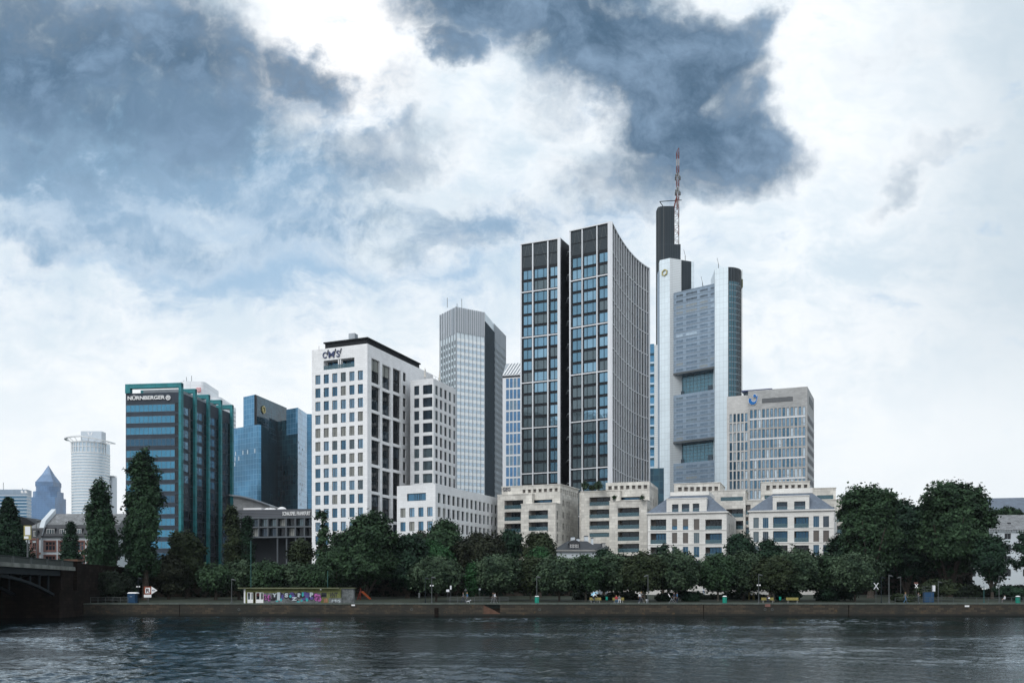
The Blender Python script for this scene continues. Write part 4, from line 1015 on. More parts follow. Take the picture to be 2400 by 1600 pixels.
# ================================================================== blue striped tower in the gap
Y0 = 585.0; pA, pB, pC = (px2x(1505, Y0 + 2), Y0 + 2), (px2x(1533.3, Y0), Y0), (px2x(1545, Y0 + 10), Y0 + 10); F = Face(pA, pB); H = F.z(1525, 806)
t = Thing('blue_striped_tower', (*pB, GZ), 'narrow slice of a blue banded glass tower between dark tower and tallest tower', 'tower')
g = MB(); g.prism([pA, pB, (pB[0] + 3, Y0 + 30), (pA[0] + 3, Y0 + 30)], GZ, H); t.part('wall', g, 'curtain_blue')
pit = 24.5 * Y0 / FP; z = F.z(1525, 828); g = MB()
while z > 40: g.fbox(F, 0, F.L, z - 1.1, z, .02, .5); z -= pit / 1.0
t.part('dark_band', g, 'curtain_dark')
z = F.z(1525, 836); i = 0; g = MB()
while z > 60:
    if i % 2: g.fbox(F, 0, F.L, z - 1.6, z, .02, .3)
    z -= pit / 2; i += 1
t.part('pale_band', g, 'glass_haze')
g = MB(); g.prism([(pB[0] + .5, pB[1] - 6), (px2x(1542, Y0 - 6), Y0 - 6), (px2x(1542, Y0 - 6), Y0 + 2), (pB[0] + .5, Y0 + 2)], py2z(1102, Y0), H * 1.3 if False else py2z(640, Y0)); 
g = MB(); Fw = Face((px2x(1533.6, Y0 - 1), Y0 - 1), (px2x(1541.6, Y0 - 1), Y0 - 1))
g.hexa([Fw.pt(0, Fw.z(1534, 1100), 0), Fw.pt(Fw.L, Fw.z(1541, 1112), 0), Fw.pt(Fw.L, Fw.z(1541, 808), 0), Fw.pt(0, Fw.z(1534, 808), 0)], [Fw.pt(0, Fw.z(1534, 1100), -4), Fw.pt(Fw.L, Fw.z(1541, 1112), -4), Fw.pt(Fw.L, Fw.z(1541, 808), -4), Fw.pt(0, Fw.z(1534, 808), -4)]); t.part('pale_fin', g, 'striped_panel')
g = MB(); g.prism([(px2x(1515, Y0 - 15), Y0 - 15), (px2x(1556, Y0 - 18), Y0 - 18), (px2x(1556, Y0 - 10), Y0 - 8), (px2x(1515, Y0 - 10), Y0 - 8)], GZ, py2z(1105, Y0)); t.part('podium', g, 'curtain_dark')
# ================================================================== tallest tower with mast
def pp(px, Y): return (px2x(px, Y), Y)
kT = zf(1540, 590, 7.127)
t = Thing('skyscraper', (px2x(1630, 655), 655, GZ), 'tallest pale tower with black shaft, red and white lattice mast and sky gardens', 'skyscraper')
# left shaft
HL = py2z(604.7, 668)
L0, L1, L2 = pp(1546.2, 672.6), pp(1569.7, 668), pp(1626.7, 675.5)
g = MB(); g.prism([L0, L1, L2, (L2[0] - 1, 690), (L0[0] + 1, 690)], GZ, HL); g.m[1] = 1; t.part('left_shaft', g, ['pale_panel', 'striped_panel'])
FL1, FL2 = Face(L0, L1), Face(L1, L2)
g = MB(); g.fbox(FL2, FL2.u(1597), FL2.u(1619.5), 190, HL - .3, .02, .35); t.part('louvre_panel', g, 'louvre_black')
g = MB(); g.fbox(FL2, FL2.u(1620), FL2.L, 190, HL - .2, .01, .12); t.part('edge_panel', g, 'pale_panel')
g = MB(); g.prism([pp(1542, 676), pp(1546.4, 673.5), (L0[0] + 1, 690), (px2x(1542, 676) + 1, 690)], GZ, py2z(637, 676)); t.part('edge_strip', g, 'blue_panel')
# black upper shaft, rounded on the left
HB_ = py2z(483, 678)
bx0, bx1 = px2x(1542, 679), px2x(1579.6, 679)
bp = arc(bx0 + 4, 682, 4, 180, 270, 5) + [(bx1, 678), (bx1, 692)] + arc(bx0 + 4, 688, 4, 90, 180, 4)
g = MB(); g.prism(bp, 150, HB_); t.part('black_shaft', g, 'louvre_black')
g = MB(); g.prism([(bx1 + .02, 678.2), pp(1595.2, 678.2), (px2x(1595.2, 678), 691), (bx1 + .02, 691)], 150, py2z(572, 678)); t.part('black_step', g, 'louvre_black')
g = MB()
for px in (1543.6, 1547, 1555, 1556.2): p = pp(px, 677.9 if px > 1546 else 679.2); g.box(p[0] - .12, p[0] + .12, p[1] - .25, p[1], 214, HB_ - .1)
t.part('shaft_line', g, 'pole_grey')
p = pp(1553, 683); g = MB(); g.bar((*p, HB_), (*p, HB_ + 2.2), .3); g.bar((*p, HB_ + 2.2), (p[0] - 2, p[1], HB_ + 5), .3); g.bar((p[0] - 2, p[1], HB_ + 5), (p[0] + 13, p[1], HB_ + 6), .3); t.part('crane_arm', g, 'steel_dark')
# mast: wide lattice base then slim column
def lattice(x0, x1, y, d, z0, z1, n, name):
    c = [(x0, y), (x1, y), (x1, y + d), (x0, y + d)]
    gr, gw = MB(), MB()
    for q in c:
        for i in range(n): (gr if (i // 2) % 2 else gw).bar((*q, z0 + (z1 - z0) * i / n), (*q, z0 + (z1 - z0) * (i + 1) / n), .15)
    for i in range(n):
        za_, zb_ = z0 + (z1 - z0) * i / n, z0 + (z1 - z0) * (i + 1) / n; m = gr if (i // 2) % 2 else gw
        for j in range(4):
            p_, q_ = c[j], c[(j + 1) % 4]
            m.bar((*p_, zb_), (*q_, zb_), .10)
            if i % 2: m.bar((*p_, za_), (*q_, zb_), .11)
            else: m.bar((*q_, za_), (*p_, zb_), .11)
    t.part(name, gr, 'mast_red'); t.part(name, gw, 'mast_white')
mx0, mx1 = px2x(1580.6, 681), px2x(1591.6, 681)
z0_, z1_ = py2z(572, 681), py2z(487, 681); lattice(mx0, mx1, 681, 3.4, z0_, z1_, 8, 'mast_base')
sx0 = px2x(1586.2, 681)
g = MB()
for y_ in (681, 684.2):
    g.bar((mx0, y_, z1_), (sx0 - .2, y_, py2z(462, 681)), .3); g.bar((px2x(1589, 681), y_, z1_), (sx0, y_, py2z(462, 681)), .3)
t.part('mast_knee', g, 'mast_red')
lattice(sx0, mx1, 681, 1.7, z1_, py2z(356, 681), 16, 'mast_column')
g = MB(); zt_ = py2z(356, 681)
for q in ((sx0, 681), (sx0, 682.7)): g.bar((*q, zt_), (mx1 - .2, 681.8, py2z(346, 681)), .2)
g.bar((mx1, 681.8, zt_), (mx1, 681.8, py2z(346, 681)), .2); t.part('mast_tip', g, 'mast_red')
for py_ in (413, 449):
    for j in range(7):
        g = MB(); an = j * .9; c_ = ((sx0 + mx1) / 2 + 1.6 * math.cos(an), 681.9 + 1.6 * math.sin(an)); zz = py2z(py_, 681) + (j % 3) * 1.2 - 1.2
        g.tube([(c_[0], c_[1], zz - 1.0), (c_[0], c_[1], zz + 1.2)], .5, 6); t.part('mast_antenna', g, 'pole_grey')
# centre facade with strips of windows and two sky gardens
Cr, Cl = pp(1676, 648), pp(1570.5, 671); FC = Face(Cl, Cr); HC_ = FC.z(1675, 664)
ga = [(FC.z(1675, 912), FC.z(1675, 862.5)), (FC.z(1675, 1077), FC.z(1675, 1028.5))]
g = MB(); ug = FC.u(1571.5)
panel(g, FC, 0, FC.L, GZ, HC_, [(ug, FC.L - .01, z0, z1, 6.0) for z0, z1 in ga])
bk = [Cr, (Cr[0] + 6, Cr[1] + 22), (Cl[0] + 6, Cl[1] + 22), Cl]
for i in range(3): g.quad((*bk[i], GZ), (*bk[i + 1], GZ), (*bk[i + 1], HC_), (*bk[i], HC_))
g.poly([(*q, HC_) for q in (Cl, Cr, bk[1], bk[2])]); t.part('office_facade', g, 'blue_panel')
for z0, z1 in ga:
    um = ug + .2
    t.win(FC, um, FC.L - .2, z0, z1, 5.9, 'glass_garden', 'pole_grey', [i / 12 for i in range(1, 12)], [i / 6 for i in range(1, 6)], fw=.22, name='garden_glazing')
    g = MB(); g.fbox(FC, ug + 4.2, ug + 7, z0 + .2, z0 + 3.4, -5.7, -5.3); g.fbox(FC, FC.L * .75, FC.L * .85, z0 + .2, z0 + 4.2, -5.7, -5.3); t.part('garden_door', g, 'glass_mid')
    g = MB(); g.fbox(FC, 0.05, FC.L, z1 - .1, z1 + 1.2, .02, .25); t.part('garden_lintel', g, 'pole_grey')
fh = 13.75 * 648 / FP
grp = [(228, 280, 3), (318, 440, 6), (478, 670, 9), (710, 850, 7), (890, 960, 4)]
for k in range(48):
    z1 = HC_ - 1.7 - k * fh; z0 = z1 - 2.15
    if z0 < GZ + 6: break
    if any(z0 < b_ + 1 and z1 > a_ - .6 for a_, b_ in ga): continue
    for gi, (x0, x1, nb) in enumerate(grp):
        u0, u1 = FC.u(kT(x0)[0]), FC.u(kT(x1)[0]); r_ = rng.random()
        if k in (2, 3): gl = 'glass_curtain' if gi < 4 else 'glass_haze'
        elif k < 2: gl = 'louvre_grey'
        elif k == 7 and gi < 3: gl = 'glass_haze'
        else: gl = 'glass_office' if r_ < .84 else ('glass_slate' if r_ < .94 else 'glass_curtain')
        t.win(FC, u0, u1, z0, z1, -.03, gl, 'blue_panel', [i / nb for i in range(1, nb)], fw=.3, th=.08)
z = HC_ - .6
while z > GZ + 8:
    if not any(a_ - .5 < z < b_ + .5 for a_, b_ in ga): g = MB(); g.fbox(FC, 0, FC.L, z - .06, z + .06, .01, .14); t.part('floor_line', g, 'window_frame_grey')
    z -= fh
# right shaft and the rounded glazed corner
HR = py2z(624.6, 640); S0, S1 = pp(1675.7, 644.5), pp(1706.6, 640); FS = Face(S0, S1)
ar = arc(S1[0] + .3, 650, 10, 270, 360, 9)
g = MB(); g.prism([S0, S1, (S1[0], 652), (S1[0] + 1, 668), (S0[0] + 2, 668)], GZ, HR); t.part('right_shaft', g, 'pale_panel')
g = MB(); g.prism([(S1[0] + .02, 640.4)] + ar + [(ar[-1][0], 664), (S1[0] + 1.1, 664)], GZ, py2z(658.5, 640)); t.part('glazed_corner', g, 'glass_teal')
g = MB(); zl = py2z(658.5, 640); g.prism([(S1[0] + .02, 640.2)] + ar + [(ar[-1][0], 664), (S1[0] + 1.1, 664)], zl + .01, HR - .3); t.part('louvre_crown', g, 'louvre_black')
for i in range(len(ar) - 1):
    F = Face(ar[i], ar[i + 1])
    g = MB(); g.fbox(F, -.12, .12, GZ, HR - .31, .02, .22 if i % 2 else .35); t.part('mullion', g, 'pole_grey')
z = zl - 2; k = 0
g = MB()
while z > 100:
    for i in range(len(ar) - 1):
        F = Face(ar[i], ar[i + 1]); g.fbox(F, 0, F.L, z - .25, z, .02, .2)
    for i in range(3, 7):
        F = Face(ar[i], ar[i + 1]); t.win(F, .1, F.L - .1, z - 3.2, z - 1.0, -.06, 'glass_mid', 'pole_grey', fw=.15, th=.12, name='corner_window')
    z -= 3.82
t.part('floor_rail', g, 'pale_grey_metal')
g = MB(); F = Face(ar[7], ar[8]); g.fbox(F, .5, 1.1, 60, zl, .03, .25); t.part('red_strip', g, 'sandstone_red')
g = MB(); x_ = px2x(1739.3, 655); g.bar((x_, 655, 60), (x_, 655, py2z(632, 655)), .12); g.box(x_ - .5, x_ + .3, 654, 658, py2z(674, 655), py2z(655, 655)); t.part('side_sign', g, 'kiosk_wall')
# emblem, antennas
g = MB(); uc = FL1.u(1558.2); zc = FL1.z(1558, 639.2); ringpoly(g, FL1, uc, zc, 1.65, 2.3, 6, .25, .8, R(30), 0, 1.0, .12); t.part('emblem', g, 'logo_yellow')
for px, Y_, z0, h in ((1606, 672, HL, 8), (1684, 644, HR, 8), (1646.5, 656, HC_, 8), (1649, 656, HC_, 3)):
    g = MB(); p = pp(px, Y_ + 3); g.bar((*p, z0 - 1), (p[0], p[1], z0 + h * .5), .2); g.bar((p[0], p[1], z0 + h * .5), (p[0] - 1, p[1], z0 + h), .12); t.part('antenna', g, 'pole_grey')
t.finish()

# ================================================================== grey stone office block with blue round logo
a = zf(1500, 820, 4.3545)
Y0 = 395.0; c1 = pp(1892.2, Y0); H = py2z(905.4, Y0); c0 = corner(1753.3, 916, H); c2 = corner(1907.8, 934.5, H); FA, FB = Face(c0, c1), Face(c1, c2)
t = Thing('stone_block', (*c1, GZ), 'grey stone office block with tall blue windows, louvre slot and round blue logo', 'office building')
pit = 102.3 / 4.3545 * FA.xy(0)[1] / FP; HA = []
g = MB(); g.prism([c0, c1, c2, (c0[0] + c2[0] - c1[0], c0[1] + c2[1] - c1[1])], GZ, H, skip=(0,))
for k in range(18):
    z1 = FA.z(a(1123)[0], a(0, 612)[1]) - k * pit; z0 = z1 - 86 / 4.3545 * FA.xy(0)[1] / FP
    if z0 < GZ + 1: break
    for j in range(14):
        x0 = 1124 + j * 41.3; h = (FA.u(a(x0)[0]), FA.u(a(x0 + 25.5)[0]), z0, z1, .35); HA.append(h)
        t.win(FA, *h[:4], .3, rng.choice(['glass_blue_pale', 'glass_blue_pale', 'glass_blue', 'glass_haze']), 'window_frame_dark', [], [.25] if rng.random() < .3 else [], fw=.1)
panel(g, FA, 0, FA.L, GZ, H, HA); t.part('wall', g, 'tower_stone')
g = MB()
for k in range(18):
    z1 = FA.z(a(1123)[0], a(0, 612)[1]) - k * pit - 86 / 4.3545 * FA.xy(0)[1] / FP
    if z1 < GZ + 2: break
    if k % 2 == 0: g.fbox(FA, FA.u(a(1120)[0]), FA.L - .8, z1 - .75, z1 - .12, .01, .07)
t.part('pale_course', g, 'white_fin')
h = hole(FA, a, 1245, 1560, 500, 540, 0, ref=1245); g = MB(); n = 9
for i in range(n): z = h[2] + (h[3] - h[2]) * i / n; g.fbox(FA, h[0], h[1], z, z + .12, .01, .16, 1)
g.fbox(FA, h[0], h[1], h[2] - .05, h[3] + .1, .004, .05, 0); t.part('louvre_slot', g, ['black_metal', 'window_frame_grey'])
g = MB(); g.fbox(FB, FB.L * .25, FB.L * .85, FB.z(1903, 957), FB.z(1903, 940), .01, .1); t.part('louvre_slot', g, 'louvre_grey')
g = MB(); z = H - 10; k = 0
while z > GZ: g.fbox(FB, .2, FB.L, z - .5, z, .01, .1); z -= pit; k += 1
t.part('side_course', g, 'pale_grey_metal')
g = MB(); z = H - 10
while z > GZ + 5: g.fbox(FB, .8, FB.L - .6, z - 3.2, z - 1.2, .01, .05); z -= pit
t.part('side_blind', g, 'louvre_band')
w1 = (c0[0], c0[1]); Fw0 = FA.off(-1.2); wl = (px2x(1700, 411), 411.0); Fw = Face((Fw0.xy(Fw0.u(1703.5))), Fw0.xy(.3)); Hw = Fw.z(1745, 926.3)
HW = []; pitw = 98.3 / 4.3545 * 404 / FP
for k in range(18):
    z1 = Fw.z(a(1100)[0], a(0, 642)[1]) - k * pitw; z0 = z1 - 85 / 4.3545 * 404 / FP
    if z0 < GZ + 1: break
    for j in range(5):
        x0 = 914 + j * 39.4; h = (Fw.u(a(x0)[0]), Fw.u(a(x0 + 25)[0]), z0, z1, .35); HW.append(h)
        t.win(Fw, *h[:4], .3, rng.choice(['glass_blue_pale', 'glass_blue', 'glass_haze']), 'window_frame_dark', fw=.1)
g = MB(); panel(g, Fw, 0, Fw.L, GZ, Hw, HW); q = [Fw.xy(Fw.L), Fw.xy(Fw.L, -20), Fw.xy(0, -20), Fw.xy(0)]
for i in range(3): g.quad((*q[i], GZ), (*q[i + 1], GZ), (*q[i + 1], Hw), (*q[i], Hw))
g.poly([(*p, Hw) for p in (q[3], q[0], q[1], q[2])]); t.part('side_wing', g, 'tower_stone_pale')
g = MB(); g.prism([FA.xy(FA.u(1738), -4.5), FA.xy(FA.u(1803), -4.5), FA.xy(FA.u(1803), -14), FA.xy(FA.u(1738), -14)], Hw, FA.z(1760, 913.5)); t.part('roof_storey', g, 'glass_mid')
g = MB(); z = FA.z(1760, 912.3); g.prism([FA.xy(FA.u(1734), -3.8), FA.xy(FA.u(1806), -3.8), FA.xy(FA.u(1806), -15), FA.xy(FA.u(1734), -15)], z, z + .6); t.part('roof_edge', g, 'navy')
lu, lz = FA.u(1766.5), FA.z(1766, 937.5)
g = MB()          # U shaped bowl with a dot above
K_ = 14
def bowl(sc_, n0, n1, m):
    out, inn = [], []
    for i in range(K_ + 1):
        th = R(178 + (168 * i / K_)); out.append((lu - .35 + 1.62 * sc_ * math.cos(th), lz - .1 + 1.75 * sc_ * math.sin(th)))
        inn.append((lu + .1 + (.95 if sc_ == 1 else .80) * math.cos(th), lz + .18 + (.9 if sc_ == 1 else .78) * math.sin(th)))
    out = [(lu - 1.9 * sc_, lz + .75)] + out + [(lu + 1.7 * sc_, lz + 1.5)]; inn = [(lu - .85, lz + .72)] + inn + [(lu + 1.15, lz + 1.45)]
    for i in range(len(out) - 1):
        g.hexa([FA.pt(*out[i], n1), FA.pt(*out[i + 1], n1), FA.pt(*inn[i + 1], n1), FA.pt(*inn[i], n1)], [FA.pt(*out[i], n0), FA.pt(*out[i + 1], n0), FA.pt(*inn[i + 1], n0), FA.pt(*inn[i], n0)], m)
bowl(1.12, .1, .3, 1); bowl(1.0, .3, .5, 0)
disc(g, FA, lu + .45, lz + 1.65, .62, .3, .5, 0); disc(g, FA, lu + .45, lz + 1.65, .78, .1, .3, 1)
t.part('logo', g, ['logo_blue', 'white_paint']); t.finish()

# ================================================================== travertine apartment blocks
def bal(t, F, h, n=-.06, hgt=1.0):
    g = MB(); g.fbox(F, h[0] + .02, h[1] - .02, h[2] + .02, h[2] + hgt, n - .04, n); t.part('balustrade', g, 'balustrade_glass')
def loggia(t, F, h, dp=1.9, glass='glass_mid', cuts=(.25, .5, .75), split=0.0):
    t.win(F, h[0] + (h[1] - h[0]) * split, h[1], h[2] + .02, h[3] - .02, dp - .02, glass, 'window_frame_dark', cuts, fw=.12, name='loggia_window')
    if split:
        g = MB(); g.quad(F.pt(h[0], h[2], -dp), F.pt(h[0] + (h[1] - h[0]) * split, h[2], -dp), F.pt(h[0] + (h[1] - h[0]) * split, h[3], -dp), F.pt(h[0], h[3], -dp)); t.part('loggia_wall', g, 'shutter')
    bal(t, F, h)
def shell(g, F, dep, z0, z1, front=True):
    q = [F.xy(F.L), F.xy(F.L, -dep), F.xy(0, -dep), F.xy(0)]
    for i in range(3): g.quad((*q[i], z0), (*q[i + 1], z0), (*q[i + 1], z1), (*q[i], z1))
    g.poly([(*p, z1) for p in (q[3], q[0], q[1], q[2])])
def coping(t, F, dep, z, side=True):
    g = MB(); g.fbox(F, -.12, F.L + .12, z + .002, z + .22, -dep - .1, .12); t.part('parapet_cap', g, 'travertine')
a = zf(1150, 1110, 5.7366)
# --- T1
Hs = 33.0
c1 = pp(1313, 262.0); H = py2z(1135, 262.0); c0 = corner(1176.1, 1141.4, H); c2 = corner(1355.7, 1147.5, H); FU, FS_ = Face(c0, c1), Face(c1, c2)
t = Thing('apartment_block', (*c1, GZ), 'stepped travertine apartment block with dark rooftop letters at its left', 'apartment building')
hu = [hole(FU, a, 427 + 72 * i, 468 + 72 * i, 212 - 3.5 * i, 258 - 3.5 * i, .5, ref=427 + 72 * i) for i in range(7)]
hs = [hole(FS_, a, 940 + 27.3 * i, 957 + 27 * i, 194 + 8 * i, 254 + 8.4 * i, .4, ref=940 + 27.3 * i) for i in range(9)]
tw = hole(FU, a, 560, 828, 350, 392, 1.2, ref=560)
sw = []
for r0 in (350, 510, 664, 815, 970):
    for x0, x1, dy_ in ((968, 986, 0), (1021, 1038, 16), (1049, 1066, 22)): sw.append(hole(FS_, a, x0, x1, r0 + dy_, r0 + 82 + dy_, .4, ref=x0))
g = MB(); panel(g, FU, 0, FU.L, GZ, H, hu + [tw]); panel(g, FS_, 0, FS_.L, GZ, H, hs + [h for h in sw if h[2] > GZ + .5])
bk = (c0[0] + c2[0] - c1[0], c0[1] + c2[1] - c1[1]); g.quad((*c2, GZ), (*bk, GZ), (*bk, H), (*c2, H)); g.quad((*bk, GZ), (*c0, GZ), (*c0, H), (*bk, H)); g.poly([(*c0, H), (*c1, H), (*c2, H), (*bk, H)])
t.part('wall', g, 'travertine')
for h in hu: t.win(FU, *h[:4], .45, 'shutter', 'travertine', fw=.05)
for h in hs: t.win(FS_, *h[:4], .35, 'shutter', 'travertine', fw=.05)
for h in sw:
    if h[2] > GZ + .5: t.win(FS_, *h[:4], .35, 'glass_dark', 'window_frame_dark', [.5])
t.win(FU, *tw[:4], 1.15, 'glass_blue_deep', 'window_frame_dark', [.12, .5, .88], fw=.12, name='terrace_window')
def stepblock(F0, n, pxl, pxr, ztop, loggias, sidew=(), mat='travertine', dep=None):
    ld = 1.9 if (n > 2 or n < 0) else max(n - .12, .45)
    Fo = F0.off(n); F = Face(Fo.xy(Fo.u(pxl)), Fo.xy(Fo.u(pxr))); z1 = F.z((pxl + pxr) / 2, ztop); hs_ = []
    for (x0, x1, y0, y1, gl, cuts, sp) in loggias:
        h = (F.u(x0), F.u(x1), F.z(x0, y1), F.z(x0, y0), 1.9)
        if h[3] < GZ + .5: continue
        h = (max(h[0], .3), min(h[1], F.L - .1), max(h[2], GZ + .1), h[3], ld); hs_.append(h); loggia(t, F, h, ld, gl, cuts, sp)
    g = MB(); panel(g, F, 0, F.L, GZ, z1, hs_, n=0.0)
    dep = n - .02 if dep is None else dep
    fs = Face(F.xy(F.L), F.xy(F.L, -dep)); sh = []
    for (y0, y1, f0, f1) in sidew: sh.append((fs.L * f0, fs.L * f1, F.z(pxr, y1), F.z(pxr, y0), .3))
    panel(g, fs, 0, fs.L, GZ, z1, sh)
    for h in sh: t.win(fs, *h[:4], .25, 'glass_mid', 'window_frame_dark')
    q = [F.xy(F.L, -dep), F.xy(0, -dep), F.xy(0)]; g.quad((*q[1], GZ), (*q[2], GZ), (*q[2], z1), (*q[1], z1)); g.poly([(*p, z1) for p in (F.xy(0), F.xy(F.L), q[0], q[1])])
    t.part('stepped_front', g, mat); coping(t, F, dep - .02, z1); return F, z1
def Lg(a_, x0, x1, ys, gl='glass_dark', cuts=(.25, .5, .75), sp=0.0): return [(a_(x0)[0], a_(x1)[0], a_(0, y0)[1], a_(0, y1)[1], gl, cuts, sp) for y0, y1 in ys]
F1, zA = stepblock(FU, 1.6, 1165.8, 1246.5, 1159, Lg(a, 185, 435, [(358, 475)], sp=.32) + Lg(a, 185, 405, [(515, 632), (670, 790), (828, 948), (985, 1100)], sp=.3))
F2_, zB = stepblock(FU, 4.4, 1221.5, 1302, 1180.5, Lg(a, 510, 770, [(493, 608), (650, 765), (803, 920), (960, 1080)], sp=.22, cuts=(.4, .7)), [(a(0, y)[1], a(0, y + 122)[1], .25, .42) for y in (490, 647, 805)])
coping(t, FU, 14.5, H)
u0 = FU.u(1178.5); Fg = FU.off(.3)
t.part('lettering', txt('GEG', FU, u0, FU.z(1178, 1150.8), FU.u(1196.5) - u0, .95, .04, .1, bold=.02), 'sign_dark')
t.finish()
# --- T2
c1 = pp(1522.2, 258.0); H = py2z(1127, 258.0); c2 = corner(1542.2, 1143, H)
cl = corner(1419.8, 1131, H); c0 = (cl[0] - (c1[0] - cl[0]) * .62, cl[1] - (c1[1] - cl[1]) * .62); FU, FS_ = Face(c0, c1), Face(c1, c2)
t = Thing('apartment_block', (*c1, GZ), 'stepped travertine apartment block with planted roof terrace below the dark tower', 'apartment building')
hu = [hole(FU, a, 1580 + 79.3 * i, 1628 + 79.3 * i, 163 - 2.3 * i, 215 - 2.6 * i, .5, ref=1580 + 79.3 * i) for i in range(7)]
hs = [hole(FS_, a, 2142 + 13.6 * i, 2149 + 13.4 * i, 150 + 9 * i, 215 + 11 * i, .4, ref=2142 + 13.6 * i) for i in range(8)]
tw = hole(FU, a, 1730, 2025, 312, 353, 1.2, ref=1730)
sw = [hole(FS_, a, x0, x0 + 9, r0 + dy_, r0 + 90 + dy_, .3, ref=x0) for r0 in (318, 470) for x0, dy_ in ((2152, 0), (2178, 20), (2190, 25))]
g = MB(); ul = FU.u(1419.8); zl_ = FU.z(1400, 1152)
panel(g, FU, ul, FU.L, GZ, H, hu + [tw]); panel(g, FU, 0, ul, GZ, zl_)
panel(g, FS_, 0, FS_.L, GZ, H, hs + sw)
bk = FU.xy(ul, -14); c2b = c2; g.quad((*c2, GZ), (*bk, GZ), (*bk, H), (*c2, H)); cu_ = FU.xy(ul); g.quad((*bk, GZ), (*cu_, GZ), (*cu_, H), (*bk, H)); g.poly([(*cu_, H), (*c1, H), (*c2, H), (*bk, H)])
b0 = FU.xy(0, -14); g.poly([(*c0, zl_), (*cu_, zl_), (*bk, zl_), (*b0, zl_)]); g.quad((*b0, GZ), (*c0, GZ), (*c0, zl_), (*b0, zl_))
t.part('wall', g, 'travertine')
for h in hu: t.win(FU, *h[:4], .45, 'shutter', 'travertine', fw=.05)
for h in hs: t.win(FS_, *h[:4], .35, 'shutter', 'travertine', fw=.05)
for h in sw: t.win(FS_, *h[:4], .25, 'glass_mid', 'window_frame_dark')
t.win(FU, *tw[:4], 1.15, 'glass_blue_deep', 'window_frame_dark', [.42, .85], fw=.12, name='terrace_window')
stepblock(FU, 1.6, 1361.8, 1452.4, 1151, Lg(a, 1328, 1608, [(316, 430)], sp=.28, cuts=(.45, .8)) + Lg(a, 1328, 1594, [(480, 597), (636, 746), (793, 850)], sp=.3, cuts=(.45, .75)))
stepblock(FU, 4.4, 1428.4, 1516.5, 1173.6, Lg(a, 1708, 1997, [(458, 575), (620, 740), (778, 900), (940, 1055), (1098, 1215)], sp=.12, cuts=(.42, .9)), [(a(0, y)[1], a(0, y + 50)[1], .3, .5) for y in (460,)])
T2roof = (FU, H, zl_)
t.finish()
# --- rear blocks seen above the slate-roofed houses
a = zf(1500, 1110, 4.8)
c1 = pp(1687.5, 262.0); H = py2z(1131, 262.0); d_ = (.956, -.295); c0 = (c1[0] - d_[0] * 12.1, c1[1] - d_[1] * 12.1); FU = Face(c0, c1)
t = Thing('apartment_block', (*c1, GZ), 'travertine rear block with square roof openings behind the left slate-roofed house', 'apartment building')
hu = [hole(FU, a, 428 + 68 * i, 470 + 68 * i, 149 - 1.2 * i, 195, .5, ref=428 + 68 * i) for i in range(7)]
g = MB(); panel(g, FU, 0, FU.L, GZ, H, hu); shell(g, FU, 14, GZ, H); t.part('wall', g, 'travertine')
for h in hu: t.win(FU, *h[:4], .45, 'shutter', 'travertine', fw=.05)
coping(t, FU, 14, H)
stepblock(FU, 1.5, 1668, 1747, 1150, Lg(a, 907, 1158, [(262, 305)], cuts=(.25, .5, .52, .75)) + Lg(a, 970, 1160, [(395, 490), (528, 625), (670, 760)], cuts=(.5,), sp=.3), dep=10)
stepblock(FU, .6, 1744, 1792, 1173, [(a(1190)[0], a(1244)[0], a(0, 347)[1], a(0, 455)[1], 'shutter', (), 0), (a(1190)[0], a(1220)[0], a(0, 483)[1], a(0, 570)[1], 'shutter', (), 0), (a(1190)[0], a(1226)[0], a(0, 598)[1], a(0, 670)[1], 'glass_mid', (.5,), 0)], dep=9)
t.finish()
c1 = pp(1898, 258.0); H = py2z(1127.7, 258.0); c0 = (c1[0] - .972 * 12.3, c1[1] + .235 * 12.3); FU = Face(c0, c1)
t = Thing('apartment_block', (*c1, GZ), 'travertine rear block with square roof openings behind the right slate-roofed house', 'apartment building')
hu = [hole(FU, a, 1420 + 70.5 * i, 1460 + 70.5 * i, 130 - 1.8 * i, 185 - 2 * i, .5, ref=1420 + 70.5 * i) for i in range(7)]
g = MB(); panel(g, FU, 0, FU.L, GZ, H, hu); shell(g, FU, 14, GZ, H); t.part('wall', g, 'travertine')
for h in hu: t.win(FU, *h[:4], .45, 'shutter', 'travertine', fw=.05)
coping(t, FU, 14, H)
stepblock(FU, 1.2, 1786, 1815, 1160, Lg(a, 1400, 1500, [(240, 280)], cuts=(.5,)), dep=6)
stepblock(FU, -1.5, 1899, 1959, 1144.3, Lg(a, 1990, 2175, [(240, 286)], gl='glass_dark', cuts=()), dep=9)
stepblock(FU, 1.2, 1925, 1990, 1171, [(a(2140)[0], a(2185)[0], a(0, 372)[1], a(0, 395)[1], 'glass_dark', (), 0)] + [(a(2216)[0], a(2320)[0], a(0, y)[1], a(0, y + 90)[1], 'glass_dark', (), 0) for y in (450, 580, 700, 820)], dep=8)
t.finish()

